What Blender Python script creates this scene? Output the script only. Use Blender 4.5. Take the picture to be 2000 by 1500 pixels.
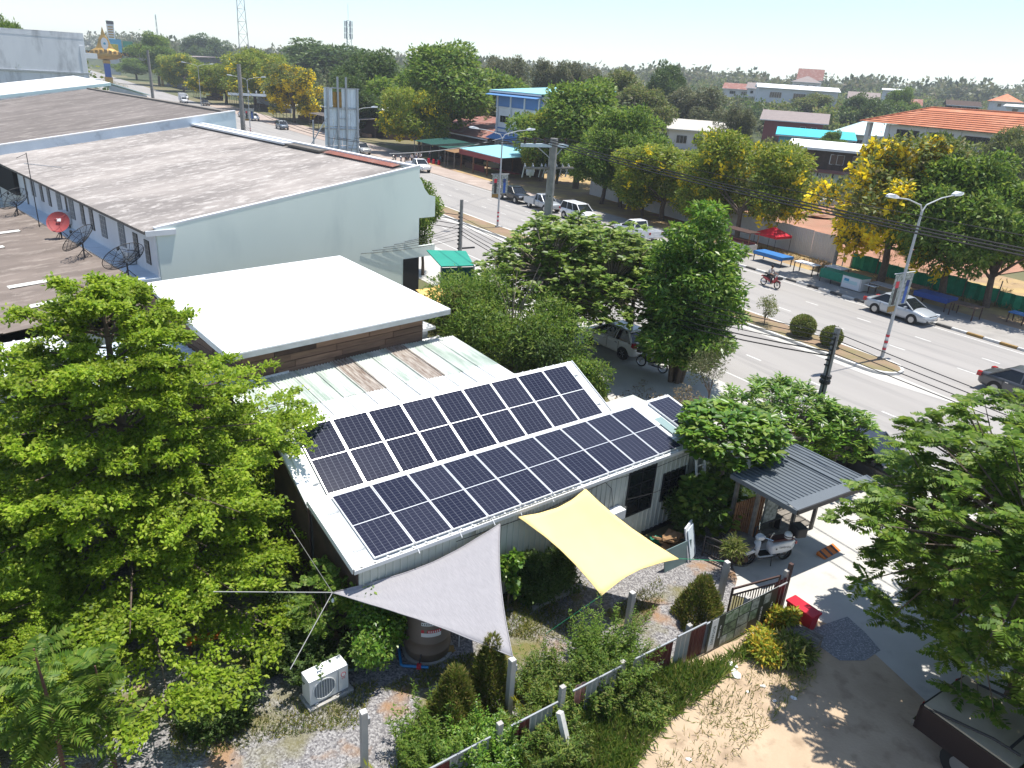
import bpy, math, random
import numpy as np
from mathutils import Vector, Matrix
for _o in list(bpy.data.objects): bpy.data.objects.remove(_o, do_unlink=True)
rnd = random.Random(11)
rng = np.random.default_rng(11)
SC = bpy.context.scene
COL = SC.collection
R = math.radians
# ------------------------------------------------------------------ camera
CAM_H, FPX, PITCH, ROLL = 13.0, 1430.0, R(22.5), R(4.0)
cam_d = bpy.data.cameras.new('camera'); cam = bpy.data.objects.new('camera', cam_d); COL.objects.link(cam)
cam_d.sensor_width = 36.0; cam_d.lens = 36.0 * FPX / 2000.0
cam_d.clip_start = 0.1; cam_d.clip_end = 9000
cam.matrix_world = (Matrix.Translation((0, 0, CAM_H)) @ Matrix.Rotation(math.pi/2 - PITCH, 4, 'X') @ Matrix.Rotation(ROLL, 4, 'Z'))
SC.camera = cam
# ------------------------------------------------------------------ sky, sun, exposure
SUN_EL, SUN_AZ = R(75.0), R(59.0)          # azimuth measured from +Y towards +X
w = bpy.data.worlds.new('World'); SC.world = w; w.use_nodes = True
nt = w.node_tree; nt.nodes.clear()
sky = nt.nodes.new('ShaderNodeTexSky'); sky.sky_type = 'NISHITA'; sky.sun_disc = False
sky.sun_elevation = SUN_EL; sky.sun_rotation = SUN_AZ; sky.altitude = 20
sky.air_density = 1.0; sky.dust_density = 0.1; sky.ozone_density = 4.0
bg = nt.nodes.new('ShaderNodeBackground'); bg.inputs[1].default_value = 0.122
wo = nt.nodes.new('ShaderNodeOutputWorld')
hsv = nt.nodes.new('ShaderNodeHueSaturation'); hsv.inputs['Saturation'].default_value = 0.85
nt.links.new(sky.outputs[0], hsv.inputs['Color']); nt.links.new(hsv.outputs[0], bg.inputs[0]); nt.links.new(bg.outputs[0], wo.inputs[0])
sl = bpy.data.lights.new('sun', 'SUN'); sl.energy = 4.7; sl.angle = R(0.55); sl.color = (1.0, 0.955, 0.88)
sun = bpy.data.objects.new('sun', sl); COL.objects.link(sun)
SDIR = Vector((math.cos(SUN_EL)*math.sin(SUN_AZ), math.cos(SUN_EL)*math.cos(SUN_AZ), math.sin(SUN_EL)))
sun.rotation_euler = SDIR.to_track_quat('Z', 'Y').to_euler(); sun.location = (0, 0, 60)
SC.view_settings.view_transform = 'Standard'; SC.view_settings.look = 'None'
SC.view_settings.exposure = 0.64; SC.view_settings.gamma = 1.0; SC.view_settings.use_curve_mapping = False
SC.render.engine = 'CYCLES'
SC.cycles.max_bounces = 7; SC.cycles.diffuse_bounces = 3; SC.cycles.glossy_bounces = 3
SC.cycles.transmission_bounces = 4; SC.cycles.transparent_max_bounces = 8; SC.cycles.volume_bounces = 0

# ------------------------------------------------------------------ survey: where a sight line meets a level or a wall
def ray(u, v):
    x = (u-1000)/FPX; y = -(v-750)/FPX
    X = x*math.cos(ROLL)-y*math.sin(ROLL); Y = x*math.sin(ROLL)+y*math.cos(ROLL)
    return Vector((X, math.cos(PITCH)+math.sin(PITCH)*Y, -math.sin(PITCH)+math.cos(PITCH)*Y))
def at(u, v, z=0.0):
    d = ray(u, v); t = (CAM_H-z)/-d.z
    return Vector((d.x*t, d.y*t, z))
def upright(u, v, b):
    """height of a point seen at (u,v) that stands over ground point b"""
    d = ray(u, v); t = (d.x*b[0]+d.y*b[1])/(d.x*d.x+d.y*d.y)
    return CAM_H+d.z*t
class Frame:
    def __init__(s, o, rz):
        s.o = Vector((o[0], o[1], o[2] if len(o) > 2 else 0)); s.rz = rz
        s.ex = Vector((math.cos(rz), math.sin(rz), 0)); s.ey = Vector((-math.sin(rz), math.cos(rz), 0))
    def w(s, x, y, z=0): return s.o+s.ex*x+s.ey*y+Vector((0, 0, z))
    def l(s, p): q = Vector(p)-s.o; return Vector((q.dot(s.ex), q.dot(s.ey), q.z))
    def hit(s, u, v, x=None, y=None, z=None):
        d = ray(u, v); c = Vector((0, 0, CAM_H))-s.o
        if x is not None: t = (x-c.dot(s.ex))/d.dot(s.ex)
        elif y is not None: t = (y-c.dot(s.ey))/d.dot(s.ey)
        else: t = (z-c.z)/d.z
        return s.l(Vector((0, 0, CAM_H))+d*t)
ROAD = Frame((0, 0), R(-56.3))             # x along the road (towards the viewer's right), y away across it
def sn(s, n, z=0): return ROAD.w(s, n, z)

# ------------------------------------------------------------------ materials
MATS = {}
def _new(name):
    m = bpy.data.materials.new(name); m.use_nodes = True; m.node_tree.nodes.clear(); MATS[name] = m
    return m, m.node_tree.nodes, m.node_tree.links
def rgb(c): return (c[0], c[1], c[2], 1.0)
def mat(name, c1, c2=None, scale=2.0, lo=.35, hi=.65, rough=.75, metal=0.0, spec=.35, bump=0.0, bscale=60.0,
        c3=None, s3=.3, lo3=.5, hi3=.7, stretch=None, coat=0.0, detail=5.0, objrand=0.0, alpha=None, trans=0.0):
    m, N, L = _new(name)
    out = N.new('ShaderNodeOutputMaterial'); b = N.new('ShaderNodeBsdfPrincipled')
    L.new(b.outputs[0], out.inputs[0])
    b.inputs['Roughness'].default_value = rough; b.inputs['Metallic'].default_value = metal
    b.inputs['Specular IOR Level'].default_value = spec; b.inputs['Coat Weight'].default_value = coat
    if trans: b.inputs['Transmission Weight'].default_value = trans
    if alpha is not None: b.inputs['Alpha'].default_value = alpha
    geo = N.new('ShaderNodeNewGeometry'); vec = geo.outputs['Position']
    if stretch:
        mp = N.new('ShaderNodeMapping'); mp.inputs['Rotation'].default_value = (0, 0, -stretch[0])
        mp.vector_type = 'POINT'
        mp.inputs['Scale'].default_value = (1, 1, 1)
        L.new(vec, mp.inputs[0])
        mp2 = N.new('ShaderNodeMapping'); mp2.inputs['Scale'].default_value = stretch[1]
        L.new(mp.outputs[0], mp2.inputs[0]); vec = mp2.outputs[0]
    def noise(sc, a, bb, dt=detail):
        n = N.new('ShaderNodeTexNoise'); n.inputs['Scale'].default_value = sc; n.inputs['Detail'].default_value = dt
        n.inputs['Roughness'].default_value = .6
        L.new(vec, n.inputs['Vector'])
        r = N.new('ShaderNodeMapRange'); r.inputs[1].default_value = a; r.inputs[2].default_value = bb
        L.new(n.outputs[0], r.inputs[0]); return r.outputs[0]
    col = None
    if c2 is not None:
        mx = N.new('ShaderNodeMix'); mx.data_type = 'RGBA'
        mx.inputs[6].default_value = rgb(c1); mx.inputs[7].default_value = rgb(c2)
        L.new(noise(scale, lo, hi), mx.inputs[0]); col = mx.outputs[2]
        if c3 is not None:
            m3 = N.new('ShaderNodeMix'); m3.data_type = 'RGBA'; m3.inputs[7].default_value = rgb(c3)
            L.new(col, m3.inputs[6]); L.new(noise(s3, lo3, hi3), m3.inputs[0]); col = m3.outputs[2]
    if objrand:
        oi = N.new('ShaderNodeObjectInfo'); mr = N.new('ShaderNodeMapRange')
        mr.inputs[3].default_value = 1-objrand; mr.inputs[4].default_value = 1+objrand
        L.new(oi.outputs['Random'], mr.inputs[0])
        hs = N.new('ShaderNodeHueSaturation'); L.new(mr.outputs[0], hs.inputs['Value'])
        if col is not None: L.new(col, hs.inputs['Color'])
        else: hs.inputs['Color'].default_value = rgb(c1)
        col = hs.outputs[0]
    if col is not None: L.new(col, b.inputs['Base Color'])
    else: b.inputs['Base Color'].default_value = rgb(c1)
    if bump:
        n = N.new('ShaderNodeTexNoise'); n.inputs['Scale'].default_value = bscale; n.inputs['Detail'].default_value = 4
        L.new(vec, n.inputs['Vector'])
        bp = N.new('ShaderNodeBump'); bp.inputs['Strength'].default_value = min(1, bump); bp.inputs['Distance'].default_value = .02
        L.new(n.outputs[0], bp.inputs['Height']); L.new(bp.outputs[0], b.inputs['Normal'])
    return m
def leafmat(name, cols, trans=.35, rough=.5, spec=.25, hue=.485):
    m, N, L = _new(name)
    out = N.new('ShaderNodeOutputMaterial'); b = N.new('ShaderNodeBsdfPrincipled'); t = N.new('ShaderNodeBsdfTranslucent')
    mx = N.new('ShaderNodeMixShader'); mx.inputs[0].default_value = trans
    g = N.new('ShaderNodeNewGeometry'); cr = N.new('ShaderNodeValToRGB')
    e = cr.color_ramp.elements
    while len(e) < len(cols): e.new(.5)
    for i, c in enumerate(cols): e[i].position = i/(len(cols)-1); e[i].color = rgb(c)
    L.new(g.outputs['Random Per Island'], cr.inputs[0])
    nz = N.new('ShaderNodeTexNoise'); nz.inputs['Scale'].default_value = .9; nz.inputs['Detail'].default_value = 3; L.new(g.outputs['Position'], nz.inputs['Vector'])
    mr = N.new('ShaderNodeMapRange'); mr.inputs[1].default_value = .3; mr.inputs[2].default_value = .7; mr.inputs[3].default_value = .72; mr.inputs[4].default_value = 1.3; L.new(nz.outputs[0], mr.inputs[0])
    hv = N.new('ShaderNodeHueSaturation'); L.new(cr.outputs[0], hv.inputs['Color']); L.new(mr.outputs[0], hv.inputs['Value']); cr = hv
    L.new(cr.outputs[0], b.inputs['Base Color'])
    hs = N.new('ShaderNodeHueSaturation'); hs.inputs['Hue'].default_value = hue; hs.inputs['Value'].default_value = 1.6
    L.new(cr.outputs[0], hs.inputs['Color']); L.new(hs.outputs[0], t.inputs[0])
    b.inputs['Roughness'].default_value = rough; b.inputs['Specular IOR Level'].default_value = spec
    L.new(b.outputs[0], mx.inputs[1]); L.new(t.outputs[0], mx.inputs[2]); L.new(mx.outputs[0], out.inputs[0])
    return m

# ------------------------------------------------------------------ mesh building
class MB:
    def __init__(s): s.v = []; s.f = []
    def add(s, vs, fs):
        k = len(s.v); s.v += [tuple(p) for p in vs]; s.f += [tuple(i+k for i in f) for f in fs]
    def bx(s, x0, x1, y0, y1, z0, z1):
        s.add([(x0,y0,z0),(x1,y0,z0),(x1,y1,z0),(x0,y1,z0),(x0,y0,z1),(x1,y0,z1),(x1,y1,z1),(x0,y1,z1)],
              [(0,3,2,1),(4,5,6,7),(0,1,5,4),(1,2,6,5),(2,3,7,6),(3,0,4,7)]); return s
    def box(s, c, d, rz=0, tilt=None):
        m = Matrix.Rotation(rz, 3, 'Z')
        if tilt: m = m @ Matrix.Rotation(tilt[0], 3, 'X') @ Matrix.Rotation(tilt[1], 3, 'Y')
        vs = [Vector(c)+m @ Vector((d[0]*a/2, d[1]*b/2, d[2]*e/2)) for e in (-1,1) for a,b in ((-1,-1),(1,-1),(1,1),(-1,1))]
        s.add(vs, [(0,3,2,1),(4,5,6,7),(0,1,5,4),(1,2,6,5),(2,3,7,6),(3,0,4,7)]); return s
    def slab(s, pts, th):
        """flat polygon (3D points, counter-clockwise from above) thickened downwards"""
        n = len(pts); a = [Vector(p) for p in pts]
        s.add(a+[p-Vector((0,0,th)) for p in a], [tuple(range(n)), tuple(range(2*n-1, n-1, -1))]+[(i, i+n, (i+1)%n+n, (i+1)%n) for i in range(n)]); return s
    def poly(s, pts): s.add(pts, [tuple(range(len(pts)))]); return s
    def plate(s, pts, nrm, th):
        n = len(pts); a = [Vector(p) for p in pts]; o = Vector(nrm)*th
        s.add(a+[p+o for p in a], [tuple(range(n-1,-1,-1)), tuple(range(n, 2*n))]+[(i, (i+1)%n, (i+1)%n+n, i+n) for i in range(n)]); return s
    def beam(s, p0, p1, w, h=None):
        p0 = Vector(p0); p1 = Vector(p1); d = (p1-p0).normalized(); h = h or w
        up = Vector((0,0,1)) if abs(d.z) < .95 else Vector((1,0,0))
        a = d.cross(up).normalized(); b = a.cross(d)
        vs = [p+a*w/2*i+b*h/2*j for p in (p0,p1) for i,j in ((-1,-1),(1,-1),(1,1),(-1,1))]
        s.add(vs, [(0,1,2,3),(7,6,5,4),(0,4,5,1),(1,5,6,2),(2,6,7,3),(3,7,4,0)]); return s
    def tube(s, path, r, r1=None, n=6, cap=True):
        path = [Vector(p) for p in path]; k = len(path); r1 = r if r1 is None else r1
        vs = []; prev = None
        for i, p in enumerate(path):
            d = (path[min(i+1,k-1)]-path[max(i-1,0)])
            d = d.normalized() if d.length > 1e-9 else Vector((0,0,1))
            if prev is None:
                up = Vector((0,0,1)) if abs(d.z) < .9 else Vector((1,0,0)); a = d.cross(up).normalized()
            else:
                a = (prev-d*prev.dot(d)).normalized()
            prev = a; b = d.cross(a)
            rr = r[i] if isinstance(r, (list, tuple)) else r+(r1-r)*i/max(1,k-1)
            vs += [p+(a*math.cos(t)+b*math.sin(t))*rr for t in [2*math.pi*j/n for j in range(n)]]
        fs = [(i*n+j, i*n+(j+1)%n, (i+1)*n+(j+1)%n, (i+1)*n+j) for i in range(k-1) for j in range(n)]
        if cap: fs += [tuple(range(n-1,-1,-1)), tuple(range((k-1)*n, k*n))]
        s.add(vs, fs); return s
    def cyl(s, p0, p1, r0, r1=None, n=12): return s.tube([p0, p1], r0, r1, n)
    def lathe(s, prof, c=(0,0,0), n=20, axis='Z', cap=True):
        vs = []
        for r, z in prof:
            for j in range(n):
                t = 2*math.pi*j/n
                q = {'Z': (r*math.cos(t), r*math.sin(t), z), 'Y': (r*math.cos(t), z, -r*math.sin(t)), 'X': (z, r*math.cos(t), r*math.sin(t))}[axis]
                vs.append((c[0]+q[0], c[1]+q[1], c[2]+q[2]))
        k = len(prof)
        fs = [(i*n+j, i*n+(j+1)%n, (i+1)*n+(j+1)%n, (i+1)*n+j) for i in range(k-1) for j in range(n)]
        if cap: fs += [tuple(range(n-1,-1,-1)), tuple(range((k-1)*n, k*n))]
        s.add(vs, fs); return s
    def corr(s, o, u, v, waves, amp=.025, seg=4, nv=1, up=(0,0,1)):
        """corrugated sheet: ridges run along v, waves counted along u"""
        o = Vector(o); u = Vector(u); v = Vector(v); up = Vector(up); n = waves*seg; k = len(s.v)
        for j in range(nv+1):
            for i in range(n+1):
                s.v.append(tuple(o+u*(i/n)+v*(j/nv)+up*(amp*math.cos(2*math.pi*i/seg))))
        s.f += [(k+j*(n+1)+i, k+j*(n+1)+i+1, k+(j+1)*(n+1)+i+1, k+(j+1)*(n+1)+i) for j in range(nv) for i in range(n)]
        return s
    def ribs(s, o, u, v, pitch, w=.04, h=.03, nrm=(0,0,1)):
        """flat sheet with raised ribs running along v"""
        o = Vector(o); u = Vector(u); v = Vector(v); nrm = Vector(nrm); L = u.length; n = max(1, int(L/pitch)); ud = u/L
        prof = []
        for i in range(n):
            x = i*L/n; prof += [(x,0),(x+L/n/2-w,0),(x+L/n/2-w*.55,h),(x+L/n/2+w*.55,h),(x+L/n/2+w,0)]
        prof.append((L,0)); k = len(s.v); m = len(prof)
        for t in (0,1):
            for x, z in prof: s.v.append(tuple(o+ud*x+v*t+nrm*z))
        s.f += [(k+i, k+i+1, k+m+i+1, k+m+i) for i in range(m-1)]
        return s
    def mesh(s, name, m):
        me = bpy.data.meshes.new(name); me.from_pydata(s.v, [], s.f); me.update()
        if m is not None: me.materials.append(MATS[m] if isinstance(m, str) else m)
        return me
    def obj(s, name, m, parent=None, smooth=False, loc=None, rz=0):
        me = s.mesh(name, m)
        if smooth: me.polygons.foreach_set('use_smooth', [True]*len(me.polygons))
        return link(name, me, parent, loc, rz)
def link(name, me, parent=None, loc=None, rz=0):
    o = bpy.data.objects.new(name, me); COL.objects.link(o)
    if parent is not None: o.parent = parent
    if loc is not None: o.location = loc
    if rz: o.rotation_euler = (0, 0, rz)
    return o
def tag(o, label, cat, group=None):
    o['label'] = label; o['category'] = cat
    if group: o['group'] = group
    return o
def thing(name, label, cat, loc=(0,0,0), rz=0, group=None):
    o = bpy.data.objects.new(name, None); COL.objects.link(o); o.empty_display_size = .3
    o.location = loc; o.rotation_euler = (0, 0, rz)
    return tag(o, label, cat, group)
def struct(name, mb, m, smooth=False):
    o = mb.obj(name, m, smooth=smooth); o['kind'] = 'structure'; return o
def stuff(o, label=None, cat=None):
    o['kind'] = 'stuff'
    if label: o['label'] = label
    if cat: o['category'] = cat
    return o
def dup(root, label=None, loc=None, rz=None, scale=None):
    r = root.copy(); COL.objects.link(r)
    if label: r['label'] = label
    if loc is not None: r.location = loc
    if rz is not None: r.rotation_euler = (0, 0, rz)
    if scale is not None: r.scale = (scale,)*3 if not isinstance(scale, (tuple, list)) else scale
    for ch in list(root.children):
        c = ch.copy(); COL.objects.link(c); c.parent = r
        for gch in list(ch.children):
            d = gch.copy(); COL.objects.link(d); d.parent = c
    return r
def text(body, size, m, name, parent, loc, rot, extrude=.004, align='CENTER'):
    cu = bpy.data.curves.new(name, 'FONT'); cu.body = body; cu.size = size; cu.extrude = extrude; cu.align_x = align; cu.align_y = 'CENTER'
    cu.resolution_u = 2
    tmp = bpy.data.objects.new('tmp', cu); COL.objects.link(tmp)
    bpy.context.view_layer.update()
    me = bpy.data.meshes.new_from_object(tmp.evaluated_get(bpy.context.evaluated_depsgraph_get()))
    bpy.data.objects.remove(tmp, do_unlink=True)
    me.materials.clear(); me.materials.append(MATS[m])
    o = bpy.data.objects.new(name, me); COL.objects.link(o); o.parent = parent; o.location = loc; o.rotation_euler = rot
    return o
def npmesh(name, V, Fc, m, smooth=False):
    """numpy verts (n,3) and faces (k,4) or (k,3) to a mesh"""
    me = bpy.data.meshes.new(name); k = Fc.shape[1]
    me.vertices.add(len(V)); me.vertices.foreach_set('co', V.astype(np.float32).ravel())
    me.loops.add(Fc.size); me.loops.foreach_set('vertex_index', Fc.astype(np.int32).ravel())
    me.polygons.add(len(Fc)); me.polygons.foreach_set('loop_start', np.arange(0, Fc.size, k, dtype=np.int32))
    me.polygons.foreach_set('loop_total', np.full(len(Fc), k, dtype=np.int32))
    if smooth: me.polygons.foreach_set('use_smooth', np.ones(len(Fc), dtype=bool))
    me.update(calc_edges=True)
    if m: me.materials.append(MATS[m])
    return me
def unit(a): return a/np.maximum(1e-9, np.linalg.norm(a, axis=1, keepdims=True))
def leaves(C, D, Nn, Ln, Wd, droop=0.0, fold=None):
    """one diamond (or folded leaf) per row; returns V, F"""
    n = len(C); D = unit(D); S = unit(np.cross(D, Nn)); U = np.cross(S, D)
    Ln = np.broadcast_to(np.asarray(Ln, float).reshape(-1,1), (n,1)); Wd = np.broadcast_to(np.asarray(Wd, float).reshape(-1,1), (n,1))
    tip = C+D*Ln-U*Ln*droop
    if fold is None:
        a = C+D*Ln*.45+S*Wd*.5; b = C+D*Ln*.45-S*Wd*.5
        V = np.stack([C, a, tip, b], 1).reshape(-1,3)
        F = np.arange(4*n).reshape(n,4)
    else:
        l1 = C+D*Ln*.35+S*Wd*.42+U*Wd*fold; l2 = C+D*Ln*.72+S*Wd*.5+U*(Wd*fold-Ln*droop*.5)
        r1 = C+D*Ln*.35-S*Wd*.42+U*Wd*fold; r2 = C+D*Ln*.72-S*Wd*.5+U*(Wd*fold-Ln*droop*.5)
        V = np.stack([C, l1, l2, tip, r2, r1], 1).reshape(-1,3)
        i = np.arange(n)[:,None]*6
        F = np.concatenate([i+np.array([[0,1,2,3]]), i+np.array([[0,3,4,5]])], 0)
    return V, F
def rdir(n, zup=0.0):
    a = rng.normal(size=(n,3)); a[:,2] += zup; return unit(a)
# ================================================================== materials
mat('white_metal', (.78,.79,.78), (.70,.72,.70), 1.2, rough=.45, spec=.4)
mat('white_roof', (.80,.80,.79), (.74,.75,.74), .8, rough=.55)
mat('alu', (.72,.73,.74), rough=.35, metal=.6)
mat('cream_wall', (.50,.52,.47), (.44,.46,.42), .9, rough=.6, c3=(.36,.37,.33), s3=1.7, lo3=.55, hi3=.8)
mat('fascia', (.55,.53,.44), (.42,.40,.33), 3, rough=.7)
mat('black_frame', (.02,.021,.023), rough=.4)
mat('dark_glass', (.012,.015,.017), rough=.06, spec=.6)
mat('blue_glass', (.05,.085,.11), rough=.05, spec=.7)
mat('green_glass', (.25,.34,.33), rough=.12, spec=.6)
mat('old_green_roof', (.55,.60,.54), (.30,.38,.32), 1.6, .35, .68, rough=.75, stretch=(R(39.3), (2.2,.35,1)), c3=(.72,.73,.70), s3=.9, lo3=.42, hi3=.62)
mat('old_rust_sheet', (.50,.46,.41), (.22,.165,.13), 3, rough=.85, stretch=(R(39.3), (5,.5,1)))
mat('asbestos', (.38,.345,.32), (.22,.20,.188), .16, .36, .64, rough=.92, stretch=(R(46.3), (.7,1.6,1)), c3=(.54,.505,.475), s3=1.6, lo3=.5, hi3=.74, objrand=.035, bump=.35, bscale=22, detail=9)
mat('asbestos_dark', (.22,.195,.182), (.135,.12,.112), .3, .3, .7, rough=.92, stretch=(R(46.3), (.45,1.3,1)), c3=(.33,.30,.275), s3=1.3, lo3=.52, hi3=.75, objrand=.035, bump=.35, bscale=22, detail=9)
mat('asbestos_brown', (.235,.195,.17), (.14,.115,.10), .45, .3, .7, rough=.92, stretch=(R(46.3), (.45,1.3,1)), c3=(.33,.285,.25), s3=1.5, lo3=.52, hi3=.75, objrand=.04, bump=.35, bscale=22, detail=9)
mat('skylight', (.62,.62,.58), rough=.4)
mat('mint_wall', (.80,.865,.79), (.755,.82,.75), .28, .3, .7, rough=.85, c3=(.65,.72,.67), s3=.5, lo3=.52, hi3=.85, stretch=(R(46.3), (1.2,1,.35)), bump=.15, bscale=25)
mat('blue_wall', (.62,.70,.76), (.55,.63,.69), .5, rough=.85, c3=(.38,.44,.48), s3=.9, lo3=.55, hi3=.8)
mat('white_wall', (.74,.75,.76), (.67,.68,.70), .6, rough=.85, c3=(.44,.45,.47), s3=.35, lo3=.55, hi3=.85, stretch=(0, (1,1,.3)))
mat('stained_wall', (.72,.73,.75), (.62,.63,.66), .3, rough=.9, c3=(.26,.27,.285), s3=.35, lo3=.5, hi3=.72, stretch=(0, (1,1,.35)))
mat('plain_white', (.74,.75,.76), (.68,.69,.70), 1.0, rough=.7)
mat('flashing', (.45,.47,.48), (.36,.38,.38), 2, rough=.5, metal=.3)
mat('opening_shade', (.03,.028,.026), rough=.95)  # near-black that paints the shade inside openings
mat('rust_red_roof', (.30,.115,.085), (.22,.10,.08), 2.0, rough=.8, c3=(.36,.24,.2), s3=.7)
mat('wood_board', (.20,.125,.085), (.115,.072,.052), 1.6, .3, .7, rough=.85, stretch=(R(46), (.6,6,6)), objrand=.35, bump=.3)
mat('wood_dark', (.075,.047,.036), (.045,.03,.025), 2.5, rough=.85, objrand=.25)
mat('wood_warm', (.26,.125,.052), (.17,.08,.04), 5, rough=.7, objrand=.15)
mat('wood_grey', (.21,.19,.165), (.13,.115,.10), 6, rough=.9, objrand=.2)
mat('concrete', (.40,.385,.36), (.33,.32,.30), 1.1, rough=.9, c3=(.25,.245,.235), s3=2.0, lo3=.58, hi3=.85, bump=.2, bscale=80)
mat('concrete_pole', (.30,.285,.265), (.22,.21,.20), 3, rough=.9, bump=.2, bscale=60)
mat('apron', (.50,.485,.45), (.43,.415,.385), .5, rough=.9, c3=(.30,.29,.275), s3=1.4, lo3=.58, hi3=.85, bump=.15, bscale=90)
mat('road', (.325,.308,.29), (.285,.27,.255), .25, .3, .7, rough=.92, stretch=(R(-56.3), (.12,1.9,1)), c3=(.215,.207,.20), s3=.55, lo3=.5, hi3=.75, bump=.1, bscale=120)
mat('road_paint', (.66,.655,.63), (.45,.44,.42), 5, .3, .75, rough=.8)
mat('kerb_white', (.62,.61,.58), (.46,.45,.43), 3, rough=.85)
mat('kerb_dark', (.06,.058,.055), (.13,.125,.12), 4, rough=.85)
mat('kerb_yellow', (.33,.20,.06), (.22,.15,.06), 4, rough=.85)
mat('pavement', (.33,.31,.285), (.27,.255,.235), 1.2, rough=.92, c3=(.25,.235,.22), s3=.8, lo3=.5, hi3=.75)
mat('red_paving', (.37,.30,.255), (.32,.255,.215), 1.0, rough=.9, c3=(.45,.38,.33), s3=.5)
mat('median_soil', (.30,.205,.14), (.22,.155,.10), .9, rough=.95, c3=(.20,.17,.085), s3=.35, lo3=.45, hi3=.6, bump=.4, bscale=25)
mat('red_soil', (.38,.20,.13), (.30,.155,.10), .4, rough=.95, c3=(.27,.17,.11), s3=.12, lo3=.5, hi3=.65, bump=.5, bscale=8)
mat('dry_verge', (.46,.33,.14), (.33,.235,.11), .6, rough=.95, c3=(.30,.20,.13), s3=.2, lo3=.45, hi3=.6, bump=.5, bscale=20)
mat('sand', (.47,.36,.25), (.38,.285,.195), .7, rough=.95, c3=(.25,.18,.12), s3=1.8, lo3=.52, hi3=.75, bump=.5, bscale=14)
mat('wood_floor', (.045,.06,.022), (.07,.085,.03), .02, rough=.95)
mat('ground', (.13,.125,.06), (.20,.165,.09), .05, rough=.95, c3=(.07,.09,.035), s3=.02, lo3=.42, hi3=.6)
mat('banner_green', (.035,.045,.035), rough=.6)
mat('grey_shade_cloth', (.32,.31,.325), (.27,.262,.275), 9, rough=.85, stretch=(R(39), (6,.6,1)))
mat('yellow_cloth', (.84,.64,.27), (.81,.61,.25), 1.0, rough=.8)
mat('orange_cloth', (.80,.50,.16), rough=.8)
mat('tank_brown', (.22,.175,.14), (.19,.15,.12), 2, rough=.6)
mat('pipe_blue', (.03,.22,.50), rough=.4)
mat('red_plastic', (.52,.012,.03), rough=.45)
mat('label_red', (.55,.04,.06), rough=.5)
mat('label_white', (.74,.74,.74), rough=.6)
mat('ac_white', (.66,.67,.66), (.60,.61,.60), 2, rough=.5)
mat('ac_grill', (.18,.20,.22), rough=.6)
mat('maroon_sheet', (.10,.022,.024), (.07,.018,.02), 3, rough=.5)
mat('zinc', (.38,.40,.42), (.30,.31,.33), 1.5, rough=.5, metal=.35, c3=(.26,.16,.11), s3=1.3, lo3=.62, hi3=.75)
mat('zinc_grey', (.60,.585,.56), (.53,.52,.50), .8, rough=.55, metal=.15)
mat('galv_steel', (.36,.38,.40), (.30,.32,.34), 2, rough=.5, metal=.4)
mat('charcoal_roof', (.115,.135,.155), (.10,.118,.135), 1.0, rough=.45, spec=.4)
mat('steel_dark', (.035,.033,.035), rough=.5)
mat('brown_steel', (.075,.042,.035), rough=.5)
mat('cable', (.012,.012,.013), rough=.6)
mat('cable_grey', (.28,.28,.28), rough=.6)
mat('rope_green', (.03,.24,.12), rough=.8)
mat('trunk_bark', (.16,.12,.09), (.10,.075,.058), 6, rough=.95, bump=.6, bscale=30)
mat('trunk_pale', (.27,.22,.175), (.18,.145,.115), 5, rough=.95, bump=.5, bscale=30)
mat('trunk_red', (.17,.085,.06), (.12,.06,.045), 5, rough=.9)
mat('paper_white', (.72,.72,.70), rough=.8)
mat('cardboard', (.33,.20,.10), (.27,.165,.085), 4, rough=.9)
mat('teal_board', (.15,.215,.22), (.12,.175,.18), 2, rough=.6)
mat('green_sheet', (.02,.28,.20), (.018,.24,.175), 1, rough=.55)
mat('green_dark_sheet', (.012,.09,.07), rough=.6)
mat('dish_black', (.03,.032,.035), rough=.6)
mat('dish_red', (.36,.06,.06), (.30,.07,.07), 3, rough=.6)
mat('rubber', (.018,.018,.018), rough=.75)
mat('alloy', (.42,.43,.44), rough=.3, metal=.8)
mat('chrome', (.6,.61,.62), rough=.15, metal=1.0)
mat('seat_maroon', (.055,.012,.014), rough=.55)
mat('lamp_red', (.35,.012,.015), rough=.15, spec=.6)
mat('lamp_clear', (.62,.65,.67), rough=.08, spec=.8)
for nm, c in {'paint_white': (.74,.75,.76), 'paint_silver': (.44,.47,.50), 'paint_grey': (.085,.088,.095), 'paint_black': (.012,.012,.014),
              'paint_red': (.36,.015,.03), 'paint_bluegrey': (.12,.15,.19), 'paint_gold': (.42,.42,.40), 'paint_maroon': (.020,.011,.012), 'paint_teal': (.30,.42,.42)}.items():
    mat(nm, c, rough=.28, spec=.5, coat=.6, metal=.25 if nm in ('paint_silver','paint_grey','paint_bluegrey','paint_gold') else 0)
mat('beige_cover', (.46,.40,.30), (.40,.345,.26), 3, rough=.8)
mat('skin', (.30,.17,.11), rough=.6); mat('hair', (.012,.010,.010), rough=.6)
mat('cloth_grey', (.30,.29,.29), rough=.9); mat('cloth_white', (.62,.63,.65), rough=.9); mat('cloth_dark', (.025,.025,.03), rough=.9); mat('cloth_blue', (.04,.06,.16), rough=.9)
mat('tarp_blue', (.03,.17,.42), (.025,.13,.35), 3, rough=.6); mat('tarp_navy', (.025,.06,.22), rough=.6); mat('tarp_green', (.01,.17,.10), (.015,.22,.14), 4, rough=.6)
mat('lamp_grey', (.42,.44,.45), rough=.4)
mat('roof_aqua', (.27,.56,.62), rough=.5); mat('roof_turq', (.05,.47,.56), rough=.5); mat('roof_palegreen', (.52,.68,.68), rough=.5)
mat('roof_orange', (.56,.20,.095), (.48,.165,.08), .8, rough=.75, c3=(.62,.27,.15), s3=.3, objrand=.1)
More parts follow.
